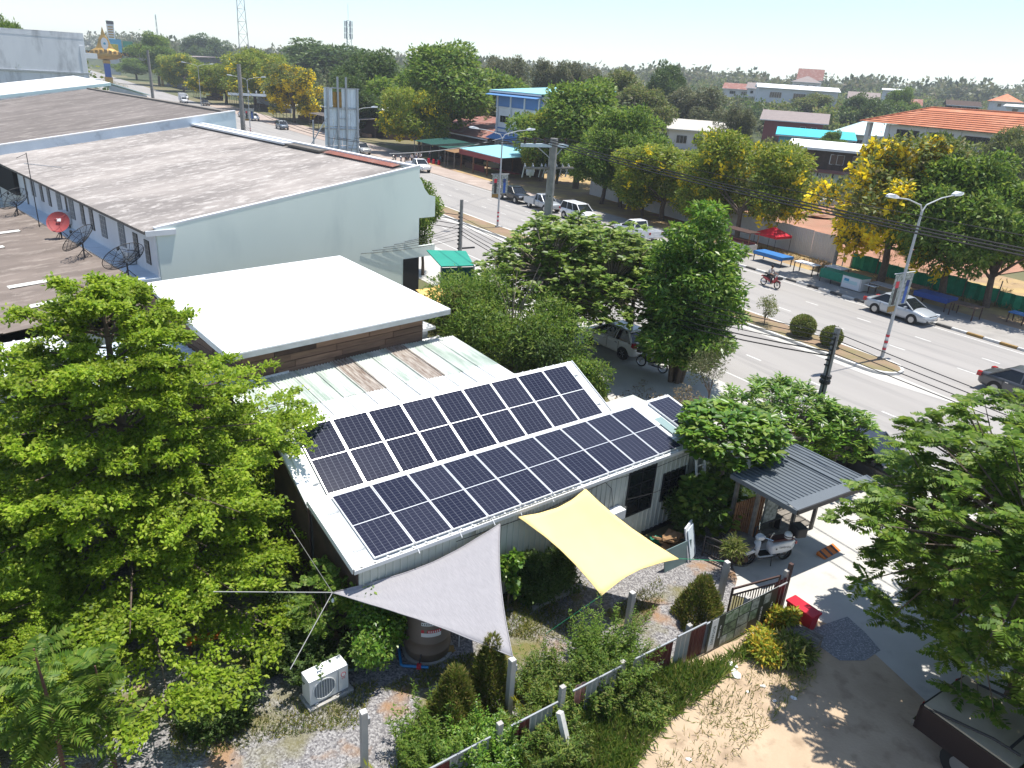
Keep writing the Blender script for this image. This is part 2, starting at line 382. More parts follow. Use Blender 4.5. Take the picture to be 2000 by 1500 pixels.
mat('roof_greybrown', (.27,.225,.21), (.23,.19,.18), 1, rough=.8); mat('roof_lightgrey', (.56,.53,.47), (.46,.43,.38), 1, rough=.8)
mat('wall_white', (.66,.66,.68), (.60,.60,.62), .5, rough=.8); mat('wall_blue', (.10,.20,.42), rough=.7); mat('wall_turq', (.07,.34,.50), rough=.7)
mat('wall_red', (.22,.045,.045), rough=.7); mat('wall_pinkish', (.76,.72,.72), (.70,.66,.66), .7, rough=.8); mat('awning_blue', (.10,.24,.48), rough=.6)
mat('gold', (.46,.29,.06), (.34,.20,.05), 4, rough=.4, metal=.3); mat('sign_blue', (.02,.09,.36), rough=.5); mat('sign_cyan', (.06,.34,.52), rough=.5); mat('sign_green', (.02,.25,.14), rough=.5)
mat('block_wall', (.22,.205,.19), (.17,.16,.15), 1.2, rough=.9)
mat('net_green', (.01,.20,.10), (.02,.27,.15), 3, rough=.8)
mat('flower_white', (.80,.78,.70), rough=.7); mat('flower_orange', (.60,.16,.02), rough=.7)
# ground cover of the yard: gravel, dry grass and bare orange soil in patches
def yardmat():
    m, N, L = _new('yard')
    out = N.new('ShaderNodeOutputMaterial'); b = N.new('ShaderNodeBsdfPrincipled'); b.inputs['Roughness'].default_value = .95
    b.inputs['Specular IOR Level'].default_value = .15
    g = N.new('ShaderNodeNewGeometry').outputs['Position']
    vo = N.new('ShaderNodeTexVoronoi'); vo.inputs['Scale'].default_value = 26; L.new(g, vo.inputs['Vector'])
    cr = N.new('ShaderNodeValToRGB'); e = cr.color_ramp.elements
    e[0].color = (.12,.115,.12,1); e[1].color = (.36,.35,.345,1); e.new(.5).color = (.225,.215,.215,1)
    sx = N.new('ShaderNodeSeparateColor'); L.new(vo.outputs['Color'], sx.inputs[0]); L.new(sx.outputs[0], cr.inputs[0])
    def nz(sc, a, bb, det=4):
        n = N.new('ShaderNodeTexNoise'); n.inputs['Scale'].default_value = sc; n.inputs['Detail'].default_value = det; L.new(g, n.inputs['Vector'])
        r = N.new('ShaderNodeMapRange'); r.inputs[1].default_value = a; r.inputs[2].default_value = bb; L.new(n.outputs[0], r.inputs[0]); return r.outputs[0]
    def mix(c, col, f):
        x = N.new('ShaderNodeMix'); x.data_type = 'RGBA'; L.new(c, x.inputs[6]); x.inputs[7].default_value = rgb(col); L.new(f, x.inputs[0]); return x.outputs[2]
    c = mix(cr.outputs[0], (.30,.19,.115), nz(.8, .57, .68)); c = mix(c, (.17,.155,.06), nz(.55, .52, .66, 8))
    L.new(c, b.inputs['Base Color'])
    bp = N.new('ShaderNodeBump'); bp.inputs['Strength'].default_value = .7; bp.inputs['Distance'].default_value = .03
    L.new(vo.outputs['Distance'], bp.inputs['Height']); L.new(bp.outputs[0], b.inputs['Normal']); L.new(b.outputs[0], out.inputs[0])
yardmat()
mat('gravel_blue', (.23,.235,.25), (.16,.165,.18), 14, rough=.95, c3=(.38,.38,.39), s3=22, lo3=.5, hi3=.62, bump=.6, bscale=30)
# solar cells: dark cells between pale grid lines printed under the glass
def cellmat():
    m, N, L = _new('solar_cells')
    out = N.new('ShaderNodeOutputMaterial'); b = N.new('ShaderNodeBsdfPrincipled')
    b.inputs['Roughness'].default_value = .12; b.inputs['Specular IOR Level'].default_value = .22
    tc = N.new('ShaderNodeUVMap'); sp = N.new('ShaderNodeSeparateXYZ'); L.new(tc.outputs[0], sp.inputs[0])
    def line(sock, w, soft):
        fr = N.new('ShaderNodeMath'); fr.operation = 'FRACT'; L.new(sock, fr.inputs[0])
        sb = N.new('ShaderNodeMath'); sb.operation = 'SUBTRACT'; sb.inputs[1].default_value = .5; L.new(fr.outputs[0], sb.inputs[0])
        ab = N.new('ShaderNodeMath'); ab.operation = 'ABSOLUTE'; L.new(sb.outputs[0], ab.inputs[0])
        mr = N.new('ShaderNodeMapRange'); mr.inputs[1].default_value = .5-w-soft; mr.inputs[2].default_value = .5-w; L.new(ab.outputs[0], mr.inputs[0]); return mr.outputs[0]
    lx = line(sp.outputs[0], .012, .02); ly = line(sp.outputs[1], .022, .02)
    sc = N.new('ShaderNodeMath'); sc.operation = 'MULTIPLY'; sc.inputs[1].default_value = .5; L.new(ly, sc.inputs[0])
    mx = N.new('ShaderNodeMath'); mx.operation = 'MAXIMUM'; L.new(lx, mx.inputs[0]); L.new(sc.outputs[0], mx.inputs[1])
    oi = N.new('ShaderNodeObjectInfo'); cr = N.new('ShaderNodeMix'); cr.data_type = 'RGBA'
    cr.inputs[6].default_value = (.012,.014,.030,1); cr.inputs[7].default_value = (.022,.024,.042,1); L.new(oi.outputs['Random'], cr.inputs[0])
    cm = N.new('ShaderNodeMix'); cm.data_type = 'RGBA'; L.new(cr.outputs[2], cm.inputs[6]); cm.inputs[7].default_value = (.18,.19,.225,1); L.new(mx.outputs[0], cm.inputs[0])
    L.new(cm.outputs[2], b.inputs['Base Color']); L.new(b.outputs[0], out.inputs[0])
cellmat()
# foliage
leafmat('leaf_lime', [(.095,.165,.012),(.155,.25,.014),(.21,.315,.02),(.27,.36,.03),(.34,.40,.06)], .42, hue=.492)
leafmat('leaf_green', [(.055,.115,.018),(.09,.17,.022),(.14,.225,.03),(.20,.25,.05)], .4)
leafmat('leaf_fern', [(.06,.12,.015),(.095,.18,.02),(.145,.24,.03),(.20,.26,.05)], .4)
leafmat('leaf_dark', [(.032,.07,.015),(.055,.105,.02),(.085,.14,.03),(.12,.16,.05)], .35)
leafmat('leaf_gloss', [(.045,.12,.012),(.085,.195,.018),(.15,.27,.03),(.24,.32,.06)], .36, rough=.38, spec=.45)
leafmat('leaf_almond', [(.065,.13,.02),(.12,.205,.028),(.19,.275,.05),(.32,.38,.13)], .4, rough=.42, spec=.35)
leafmat('leaf_olive', [(.07,.11,.022),(.115,.16,.03),(.17,.205,.045),(.22,.19,.08)], .36)
leafmat('leaf_dull', [(.06,.08,.032),(.095,.115,.045),(.135,.15,.06),(.17,.15,.09)], .32)
leafmat('leaf_yellowish', [(.085,.15,.018),(.145,.215,.022),(.21,.265,.03),(.30,.30,.05)], .38)
leafmat('leaf_cypress', [(.075,.115,.02),(.12,.165,.025),(.18,.19,.04),(.26,.20,.07)], .3)
leafmat('blossom_yellow', [(.62,.46,.01),(.74,.57,.015),(.80,.66,.05)], .4, rough=.7, hue=.505)
leafmat('leaf_croton', [(.12,.19,.02),(.20,.26,.03),(.42,.38,.04),(.45,.24,.03)], .35, hue=.5)
leafmat('leaf_dry', [(.20,.145,.075),(.27,.20,.11),(.15,.13,.06)], .25, hue=.5)
leafmat('grass_blades', [(.07,.11,.018),(.12,.155,.025),(.18,.19,.04),(.28,.235,.08)], .3)
leafmat('weed', [(.055,.115,.018),(.095,.17,.025),(.15,.215,.035),(.22,.22,.06)], .38)
leafmat('palm_leaf', [(.18,.25,.02),(.28,.30,.025),(.36,.33,.03)], .35)

# ================================================================== ground, road, pavements
struct('ground', MB().poly([(-4500,-600,-.02),(4500,-600,-.02),(4500,7000,-.02),(-4500,7000,-.02)]), 'ground')
def strip(name, m, s0, s1, n0, n1, z, k=1):
    mb = MB()
    for i in range(k):
        a = s0+(s1-s0)*i/k; b = s0+(s1-s0)*(i+1)/k
        mb.poly([sn(a,n0,z), sn(b,n0,z), sn(b,n1,z), sn(a,n1,z)])
    return struct(name, mb, m)
strip('road', 'road', -900, 40, 27.2, 48.55, .004, 20)
# concrete forecourt between the road and the house plot
struct('forecourt', MB().poly([at(1320,1130,.004), at(1500,1180,.004), at(1660,1232,.004), sn(30,8,.004), sn(30,27.2,.004), sn(-60,27.2,.004), sn(-60,21,.004), at(1120,700,.004), at(1250,850,.004), at(1340,1010,.004)]), 'apron')
# far pavement, verge, building plots
strip('pavement', 'pavement', -75, 40, 48.8, 53.2, .11)
strip('shop_forecourt', 'red_paving', -260, -75, 48.6, 56, .03)
strip('verge', 'dry_verge', -110, 60, 53.2, 70, .05)
strip('building_plot', 'red_soil', -62, -30, 58.2, 110, .06)
# kerb stones on the far side: each painted stone by itself
def box_mesh(nm, dx, dy, dz, m): return MB().bx(-dx/2, dx/2, -dy/2, dy/2, 0, dz).mesh(nm, m)
kerb = bpy.data.objects.new('kerb', None); COL.objects.link(kerb); kerb['kind'] = 'structure'
KM = {m: box_mesh('kerb_stone', .97, .22, .15, m) for m in ('kerb_white','kerb_dark','kerb_yellow')}
for i in range(62):
    s = -75+i*1.0
    m = 'kerb_white' if i % 2 else ('kerb_dark' if s < -22 else 'kerb_yellow')
    link('kerb_stone', KM[m], kerb, sn(s+rnd.uniform(-.01,.01), 48.68+rnd.uniform(-.015,.015), rnd.uniform(-.01,.01)), R(-56.3)+rnd.uniform(-.01,.01))
# lane markings
marks = bpy.data.objects.new('lane_marking', None); COL.objects.link(marks); marks['kind'] = 'structure'
DM = MB().poly([(-.5,-.055,0),(.5,-.055,0),(.5,.055,0),(-.5,.055,0)]).mesh('dash', 'road_paint')
for n0, ph in ((44.65, -30.1), (41.4, -29.8), (31.55, -24.0)):
    for k in range(-24, 8):
        s = ph+4.02*k
        if not (n0 < 33 and s > 8): link('dash', DM, marks, sn(s, n0, .0085), R(-56.3))
MB().poly([sn(-110,47.95,.0085), sn(40,47.95,.0085), sn(40,48.05,.0085), sn(-110,48.05,.0085)]).obj('edge_line', 'road_paint', marks)
MB().poly([sn(-110,28.35,.0085), sn(40,28.35,.0085), sn(40,28.45,.0085), sn(-110,28.45,.0085)]).obj('edge_line', 'road_paint', marks)
# median island with pale kerb
def med(s): 
    k = max(0, min(1, (-s-30)/30)); return 35.85-1.55*k, 38.35-1.35*k
def median_outline(off, z):
    a = []; b = []
    for s in [-420,-200,-110,-80,-60,-50,-40,-32,-26,-22,-20.2]:
        n0, n1 = med(s); a.append(sn(s, n0+off, z)); b.append(sn(s, n1-off, z))
    tip = [sn(-20.2+1.25*math.sin(t)-off*.6, 37.1-(1.25-off)*math.cos(t), z) for t in [math.pi*i/8 for i in range(1,8)]]
    return a+tip+b[::-1]
struct('median_kerb', MB().slab(median_outline(0, .15), .16), 'kerb_white')
struct('median_soil', MB().poly(median_outline(.22, .154)), 'median_soil')
struct('gutter_strip', MB().poly([sn(-110,med(-110)[0]-.55,.0075), sn(-60,33.6,.0075), sn(-30,35.3,.0075), sn(-19,35.3,.0075), sn(-14,36.2,.0075), sn(-19,36.8,.0075), sn(-30,36.2,.0075), sn(-60,34.6,.0075), sn(-110,34.6,.0075)]), 'apron')
# yard of the house, sandy plot, gravel
struct('yard', MB().poly([at(-500,1600,.012), at(-300,900,.012), at(300,780,.012), at(600,900,.012), at(1240,1080,.012), at(1400,1020,.012), at(1440,1130,.012), at(1420,1210,.012), at(1290,1300,.012), at(1090,1440,.012), at(760,1620,.012), at(700,1900,.012)]), 'yard')
struct('sandy_plot', MB().poly([at(760,1620,.003), at(1090,1440,.003), at(1290,1300,.003), at(1440,1250,.003), at(1540,1180,.003), at(1680,1225,.003), at(2100,1330,.003), at(2400,1500,.003), at(2300,2100,.003), at(900,2100,.003)]), 'sand')
struct('gravel_patch', MB().poly([at(1585,1228,.008), at(1655,1204,.008), at(1690,1235,.008), at(1720,1270,.008), at(1690,1290,.008), at(1640,1290,.008), at(1600,1262,.008)]), 'gravel_blue')
struct('garden_path', MB().poly([at(620,1250,.009), at(700,1210,.009), at(760,1240,.009), at(690,1290,.009), at(640,1290,.009)]), 'apron')
# ================================================================== house with the solar roof
HB = Frame((-2.83, 13.70), R(39.3))
house = thing('solar_house', 'white metal-clad house carrying two rows of dark solar panels', 'house', HB.o, HB.rz)
WY = .06
def wallbox(name, m, x0, x1, y0, y1, z0, z1, par): return MB().bx(x0,x1,y0,y1,z0,z1).obj(name, m, par)
# ribbed wall sheets between the openings
def ribwall(x0, x1, z0, z1, y=WY, par=house, name='wall_sheet', m='cream_wall', pitch=.19):
    return MB().ribs((x0,y,z0), (x1-x0,0,0), (0,0,z1-z0), pitch, .03, .028, (0,-1,0)).obj(name, m, par)
wallbox('wall', 'cream_wall', -.35, 11.2, WY+.01, 4.5, 0, 2.66, house)
for x0, x1, z0, z1 in [(-.35,2,0,2.7),(2,4,0,2.7),(4,6,0,2.7),(6,8.42,0,2.7),(8.42,9.62,0,.95),(8.42,9.62,2.52,2.72),(9.62,10.03,0,2.7),(10.03,11.1,0,1.0),(10.03,11.1,2.02,2.72),(11.1,11.2,0,2.7)]:
    ribwall(x0, x1, z0, z1)
MB().bx(-.35,11.2,WY-.06,WY+.005,-.02,.12).obj('base_trim', 'steel_dark', house)
MB().ribs((2.8,-.035,2.42), (3.4,0,0), (0,0,.36), .12, .02, .02, (0,-1,0)).obj('fascia', 'fascia', house)
def window(par, x0, x1, z0, z1, y, cols, rows, fm='black_frame', gm='dark_glass', t=.05):
    w = MB().bx(x0,x1,y-.035,y+.02,z0,z0+t).bx(x0,x1,y-.035,y+.02,z1-t,z1).bx(x0,x0+t,y-.035,y+.02,z0+t,z1-t).bx(x1-t,x1,y-.035,y+.02,z0+t,z1-t)
    for i in range(1,cols): x = x0+(x1-x0)*i/cols; w.bx(x-.018,x+.018,y-.03,y+.01,z0+t,z1-t)
    for j in range(1,rows): z = z0+(z1-z0)*j/rows; w.bx(x0+t,x1-t,y-.028,y+.008,z-.015,z+.015)
    o = w.obj('window', fm, par)
    for i in range(cols):
        for j in range(rows):
            xa = x0+(x1-x0)*i/cols+.03; xb = x0+(x1-x0)*(i+1)/cols-.03; za = z0+(z1-z0)*j/rows+.03; zb = z0+(z1-z0)*(j+1)/rows-.03
            MB().bx(xa,xb,y-.012+rnd.uniform(-.004,.004),y,za,zb).obj('pane', gm, o)
    return o
window(house, 8.42, 9.62, .95, 2.52, WY, 2, 3)
window(house, 10.03, 11.1, 1.0, 2.02, WY, 3, 3)
# extension to the right, set back
wallbox('wall', 'cream_wall', 11.2, 12.7, .55, 4.0, 0, 2.62, house)
ribwall(11.2, 12.7, 0, 2.7, .54)
# lower roof: sloping sheet in ribs below the panels
T1 = R(11.7); c1, s1 = math.cos(T1), math.sin(T1)
def low(x, d, h=0): return Vector((x, d*c1-h*s1, 2.83+d*s1+h*c1))       # d measured up the slope
T2 = R(26.3); c2, s2 = math.cos(T2), math.sin(T2)
def upp(x, d, h=0): return Vector((x, 2.62+d*c2-h*s2, 3.10+d*s2+h*c2))
lr = MB(); o = low(-.5, -.05, -.09)
lr.ribs(o, (13.18,0,0), low(0,2.45,-.09)-low(0,-.05,-.09), .33, .04, .03, (0,-s1,c1)); lr.obj('roof', 'white_metal', house)
MB().plate([low(-.52,-.07,-.20), low(12.72,-.07,-.20), low(12.72,-.07,-.075), low(-.52,-.07,-.075)], (0,-1,0), .03).obj('gutter', 'plain_white', house)
MB().plate([low(-.53,-.05,-.2), low(-.53,-.05,-.05), low(-.53,2.45,-.05), low(-.53,2.45,-.2)], (-1,0,0), .02).obj('barge_board', 'plain_white', house)
ur = MB(); ur.ribs(upp(-.45,-.15,-.09), (10.65,0,0), upp(0,2.45,-.09)-upp(0,-.15,-.09), .33, .04, .03, (0,-s2,c2)); ur.obj('roof', 'white_metal', house)
MB().plate([upp(-.47,-.15,-.2), upp(-.47,-.15,-.05), upp(-.47,2.45,-.05), upp(-.47,2.45,-.2)], (-1,0,0), .02).obj('barge_board', 'plain_white', house)
MB().plate([upp(10.22,-.15,-.2), upp(10.22,2.45,-.2), upp(10.22,2.45,-.05), upp(10.22,-.15,-.05)], (1,0,0), .02).obj('barge_board', 'plain_white', house)
# gable infill under the upper roof and the back wall
MB().plate([(10.1,2.5,2.6),(10.1,4.7,2.6),(10.1,4.7,3.95),(10.1,2.5,2.95)], (1,0,0), .04).obj('gable_wall', 'cream_wall', house)
MB().plate([(-.45,2.5,0),(-.45,2.5,2.95),(-.45,4.7,3.95),(-.45,4.7,0)], (-1,0,0), .04).obj('gable_wall', 'wood_dark', house)  # dark wall colour stands in for the shaded open space at this end
MB().plate([(-.36,.1,0),(-.36,.1,2.62),(-.36,2.5,2.9),(-.36,2.5,0)], (-1,0,0), .03).obj('end_wall', 'wood_dark', house)  # dark brown put in for the shade of the void under the roof
MB().bx(-.45,10.1,4.66,4.72,0,3.95).obj('wall', 'cream_wall', house)
MB().plate([low(10.75,1.2,-.055), low(11.28,1.2,-.055), low(11.28,2.4,-.055), low(10.75,2.4,-.055)], (0,0,1), .012).obj('flashing', 'white_roof', house)
MB().plate([low(10.95,.1,-.05), low(11.3,.1,-.05), low(11.3,1.5,-.05), low(10.95,1.5,-.05)], (0,0,1), .015).obj('skylight', 'green_glass', house)
# panel template: aluminium frame, two fields of printed cells
PW, PL = 1.05, 2.255
def panel_meshes():
    fr = MB(); t = .022
    for a in ((-PW/2,PW/2,-PL/2,-PL/2+t),(-PW/2,PW/2,PL/2-t,PL/2),(-PW/2,-PW/2+t,-PL/2+t,PL/2-t),(PW/2-t,PW/2,-PL/2+t,PL/2-t)): fr.bx(a[0],a[1],a[2],a[3],-.035,.003)
    fr.bx(-PW/2+t, PW/2-t, -.011, .011, -.01, .0015)
    fm = fr.mesh('frame', 'alu')
    def field(y0, y1):
        mb = MB().bx(-PW/2+t, PW/2-t, y0, y1, -.012, 0)
        me = mb.mesh('cell_field', 'solar_cells'); uv = me.uv_layers.new(name='UVMap')
        for lp in me.loops:
            c = me.vertices[lp.vertex_index].co; uv.data[lp.index].uv = ((c.x+PW/2-t)/(PW-2*t)*6, (c.y-y0)/(y1-y0)*12)
        return me
    return fm, field(-PL/2+t, -.011), field(.011, PL/2-t)
FM, CA, CB = panel_meshes()
ORD = ['first','second','third','fourth','fifth','sixth','seventh','eighth','ninth','tenth']
def panel(fn, x, tilt, label):
    t = link('solar_panel', FM, house, fn(x, 1.14, 0)); t.rotation_euler = (tilt, 0, 0); t['label'] = label
    link('cell_field', CA, t); link('cell_field', CB, t)
for i in range(10): panel(low, .535+1.0695*i, T1, 'dark solar panel, %s from the left in the lower row' % ORD[i])
for i in range(9): panel(upp, .08+.54+1.0786*i, T2, 'dark solar panel, %s from the left in the upper row' % ORD[i])
panel(low, 11.95, T1, 'separate solar panel right of the skylight beside the almond tree')
rl = MB()
for d in (.45, 1.8):
    rl.beam(low(-.3,d,-.06), low(10.9,d,-.06), .05, .04); rl.beam(upp(-.1,d,-.06), upp(10.0,d,-.06), .05, .04)
rl.obj('mounting_rail', 'alu', house)
# ladder leaning at the corner of the house
lad = thing('ladder', 'white ladder leaning against the right end of the solar house', 'ladder', HB.w(11.3,-.62,0), HB.rz)
for x in (0, .42): MB().beam((x,0,0), (x-.05,.58,3.0), .045, .07).obj('rail', 'plain_white', lad)
for k in range(11):
    z = .22+k*.26; MB().beam((0-.05*z/3,.58*z/3,z), (.42-.05*z/3,.58*z/3,z), .035).obj('rung', 'plain_white', lad)
# flood lamp box and cables on the wall
fb = thing('wall_box', 'white junction box with a camera on the wall behind the yellow sail', 'box', HB.w(7.55,WY,1.25), HB.rz)
MB().bx(0,.55,-.34,-.03,0,.30).obj('case', 'plain_white', fb); MB().cyl((.68,-.2,.05),(.68,-.2,.32),.05).obj('camera_body', 'chrome', fb)
MB().tube([(.62,-.2,.2),(.55,-.2,.2)],.02).obj('bracket', 'steel_dark', fb)
for i, pts in enumerate([[(2.2,-.06,2.5),(5,-.05,2.42),(7.3,-.05,2.60),(7.6,-.05,2.3),(7.9,-.05,1.1)], [(7.3,-.05,2.62),(9.2,-.06,2.45),(11.2,-.06,2.5)], [(8.3,-.06,1.7),(9.6,-.07,1.55),(11.2,-.06,1.6)]]):
    MB().tube([Vector(p) for p in pts], .011, n=4).obj('wall_cable', 'cable', house)

# ================================================================== old corrugated roof between the solar house and the white-roofed building
old = thing('lean_to_shed', 'low shed with weathered pale green corrugated roof behind the panels', 'shed', HB.o, HB.rz)
OW = 9.3/12
sheet = MB().corr((0,0,0), (OW+.05,0,0), (0,3.1,0), 7, .022, 4, 1).mesh('roof_sheet', 'old_green_roof')
sheet_r = MB().corr((0,0,0), (OW+.05,0,0), (0,3.1,0), 7, .022, 4, 1).mesh('roof_sheet', 'old_rust_sheet')
sheet_w = MB().corr((0,0,0), (OW+.05,0,0), (0,3.1,0), 7, .022, 4, 1).mesh('roof_sheet', 'white_metal')
orf = MB().bx(-.1,9.2,4.85,10.8,2.90,2.93).obj('roof', 'wood_dark', old)
for j in range(2):
    for i in range(12):
        o = link('roof_sheet', sheet_r if (j == 1 and i in (5,8)) else (sheet_w if j == 0 else sheet), orf, (-.1+OW*i, 4.8+2.95*j, 3.02+.16*j+.004*((i+j) % 2)))
        o.rotation_euler = (R(3.0)+rnd.uniform(-.004,.004), rnd.uniform(-.004,.004), 0)
MB().bx(9.1,9.16,4.85,10.7,0,2.9).obj('wall', 'wood_board', old); MB().bx(-.1,9.1,4.8,4.84,0,2.88).obj('wall', 'zinc', old); MB().bx(-.06,0,4.85,10.7,0,2.9).obj('wall', 'zinc', old)
# ================================================================== building under the flat white roof
wc = [at(280,553,4.6), at(445,694,4.6), at(880,603,4.6), at(664,499,4.6)]
wrf = Frame(wc[1], math.atan2(wc[2].y-wc[1].y, wc[2].x-wc[1].x)); wrf.o.z = 0
wb = thing('white_roofed_building', 'wooden building under one large flat white metal roof', 'building', wrf.o, wrf.rz)
L = [wrf.l(p) for p in wc]
MB().slab([Vector((p.x,p.y,4.6)) for p in L], .05).obj('roof', 'white_roof', wb)
MB().beam((L[1].x,L[1].y+.02,4.46), (L[2].x,L[2].y+.02,4.46), .05, .16).obj('fascia', 'flashing', wb); MB().beam((L[1].x+.03,L[1].y,4.46), (L[0].x+.03,L[0].y,4.46), .05, .16).obj('fascia', 'flashing', wb)
X1 = L[2].x-.9
MB().bx(.75,X1,.62,9.0,0,4.45).obj('wall', 'wood_dark', wb)
for fy in (0, 1):
    for k in range(6):
        z0 = 3.0+k*.24; x = .7
        while x < X1-.1:
            w_ = min(rnd.uniform(1.1,2.6), X1-x); th = rnd.uniform(.02,.05)
            if fy == 0: MB().bx(x,x+w_-.02,.60-th,.60,z0,z0+.225+rnd.uniform(-.01,.01)).obj('board', 'wood_dark' if rnd.random() < .18 else 'wood_board', wb)
            x += w_
MB().bx(.72,2.3,.52,.56,3.02,3.38).obj('white_board', 'plain_white', wb)
for k in range(6):
    for j in range(4): MB().bx(.72-rnd.uniform(.02,.05),.72,.62+2.1*j,.62+2.1*j+2.08,3.0+k*.24,3.22+k*.24).obj('board', 'wood_board', wb)
# side lean-to in pale sheets by the left tree
sl2 = thing('side_lean_to', 'pale ribbed lean-to roof below the left edge of the flat white roof', 'roof', wrf.o, wrf.rz)
MB().ribs((-3.2,1.0,3.0), (0,6.0,0), (3.8,0,.35), .35, .05, .04).obj('roof', 'blue_wall', sl2)
for x, y in ((-3.1,1.1),(-3.1,6.9)): MB().bx(x,x+.08,y,y+.08,0,3.0).obj('post', 'galv_steel', sl2)
# annex at the right with grey walls
an = thing('side_annex', 'small pale annex with flat roof tucked right of the white roof', 'building', wrf.o, wrf.rz)
xa = L[2].x
MB().bx(xa-.6,xa+1.0,2.6,5.6,0,2.9).obj('wall', 'white_wall', an); MB().bx(xa-.7,xa+1.2,2.3,5.8,2.9,3.02).obj('roof', 'plain_white', an)
MB().bx(xa-.8,xa+1.4,1.2,2.35,2.45,2.55).obj('awning', 'plain_white', an)
# ================================================================== row of shophouses, pale green end wall
RH = Frame((-17.3, 34.3), R(46.3))        # x from the rear wall to the street front, y along the row
rh = thing('green_shophouse_row', 'two-storey row of shophouses with pale mint end wall and grey corrugated roof', 'building', RH.o, RH.rz)
LEN, DEP, ZE, ZF = 30.4, 15.6, 5.35, 7.62
def slope(x): return ZE+(ZF-ZE)*x/DEP
# end wall: one tall plastered plate following the roof
MB().plate([(.0,0,0),(DEP+.1,0,0),(DEP+.1,0,ZF+.22),(.0,0,ZE+.06)], (0,1,0), .22).obj('end_wall', 'mint_wall', rh)
MB().beam((-.05,.1,ZE+.10), (DEP+.12,.1,ZF+.26), .222, .09).obj('coping', 'plain_white', rh)
MB().bx(-.02,.2,.23,LEN,0,ZE-.12).obj('rear_wall', 'white_wall', rh)
MB().bx(DEP-.1,DEP+.1,.23,LEN,0,ZF+.1).obj('front_wall', 'mint_wall', rh)
MB().bx(DEP-.15,DEP+.25,.3,LEN-.1,ZF+.14,ZF+.24).obj('parapet_cap', 'plain_white', rh)
# balcony with curved parapet on the street side
bal = MB(); prof = [(DEP+.1,4.75),(DEP+1.35,4.75),(DEP+1.35,6.0),(DEP+.85,6.12),(DEP+.5,6.5),(DEP+.25,7.0),(DEP+.1,7.15)]
bal.plate([(x,.0,z) for x, z in prof], (0,1,0), .18); bal.bx(DEP+.1,DEP+1.35,.18,LEN,4.7,4.85); bal.bx(DEP+1.2,DEP+1.35,.18,LEN,4.85,5.9)
bal.obj('balcony', 'mint_wall', rh)
MB().plate([(DEP+.12,.2,5.95),(DEP+1.18,.2,5.95),(DEP+.8,.2,6.1),(DEP+.45,.2,6.45),(DEP+.2,.2,6.95)], (0,1,0), .04).obj('balcony_opening', 'opening_shade', rh)  # near-black plate for the shade behind the balcony
MB().bx(DEP-1.1,DEP+.12,-.02,.0,.0,2.3).obj('doorway', 'opening_shade', rh)  # near-black sheet on the wall for the unlit doorway
MB().bx(DEP+.1,DEP+1.4,0,.2,2.3,3.0).obj('canopy_beam', 'mint_wall', rh)
# roof of corrugated fibre-cement sheets laid in rows
SW, SLN = LEN/26, 1.62
rs_w = 6; ang = math.atan2(ZF-ZE, DEP)
shm = MB().corr((0,0,0), (0,SW,0), (SLN+.08,0,0), 5, .036, 4, 1).mesh('roof_sheet', 'asbestos')
roof = MB().plate([(-.35,.3,slope(-.35)-.10),(DEP,.3,ZF-.10),(DEP,LEN,ZF-.10),(-.35,LEN,slope(-.35)-.10)], (0,0,-1), .05).obj('roof', 'wood_dark', rh)
for i in range(10):
    for j in range(26):
        x = -.45+1.6*i
        o = link('roof_sheet', shm, roof, (x, .25+SW*j, slope(x)-.02))
        o.rotation_euler = (0, -ang-.010-.002*((i*7+j*3) % 4)/4, 0)
MB().plate([(-.42,.25,slope(-.4)-.16),(-.42,LEN,slope(-.4)-.16),(-.42,LEN,slope(-.4)-.03),(-.42,.25,slope(-.4)-.03)], (-1,0,0), .03).obj('eaves_board', 'wood_grey', rh)
MB().bx(-.5,.9,-.10,.0,ZE-.24,ZE+.02).obj('eaves_box', 'plain_white', rh)
# rust-red flashing pieces near the street
for y0, y1 in ((1.6,6.2),(6.2,9.6)): MB().ribs((DEP-.75,y0,ZF+.02), (0,y1-y0,0), (.6,0,.12), .3, .04, .03).obj('ridge_flashing', 'rust_red_roof', rh)
MB().bx(DEP-.85,DEP-.1,14.5,LEN,ZF+.0,ZF+.14).obj('ridge_flashing', 'plain_white', rh); MB().bx(DEP-.9,DEP-.1,9.8,14.4,ZF-.02,ZF+.12).obj('ridge_flashing', 'wood_grey', rh)
# rear windows with grilles
for y, zc in [(20.9,4.55),(18.98,4.5),(17.38,4.45),(15.31,4.5),(12.89,4.4),(10.95,4.4),(9.4,4.37),(7.54,4.3),(4.74,4.35),(2.82,4.22),(1.35,4.15)]:
    w0 = .52 if y in (18.98,17.38,10.95,9.4,2.82,1.35) else .8
    MB().bx(-.05,-.02,y-w0/2-.05,y+w0/2+.05,zc-.68,zc+.5).obj('window', 'black_frame' if w0 < .6 else 'ac_grill', rh)
    o = MB(); 
    for k in range(3): o.bx(-.075,-.05,y-w0/2+w0*(k+.5)/3-.01,y-w0/2+w0*(k+.5)/3+.01,zc-.66,zc+.48)
    for k in range(4): o.bx(-.07,-.052,y-w0/2,y+w0/2,zc-.5+.26*k,zc-.485+.26*k)
    o.obj('window_grille', 'zinc_grey', rh)
for y in (13.7, 22.6, .05): MB().tube([(-.08,y,ZE-.2),(-.08,y,2.9)], .045).obj('downpipe', 'wood_grey' if y > 1 else 'plain_white', rh)
MB().bx(-1.0,-.02,.0,24,2.95,3.08).obj('ledge', 'blue_wall', rh)
MB().plate([(-.3,24.5,3.4),(-.02,24.5,3.4),(-.02,LEN,3.4),(-.3,LEN,3.4)], (0,0,1), 1.6).obj('recess_shade', 'opening_shade', rh)  # solid near-black block standing in for shade under the eaves
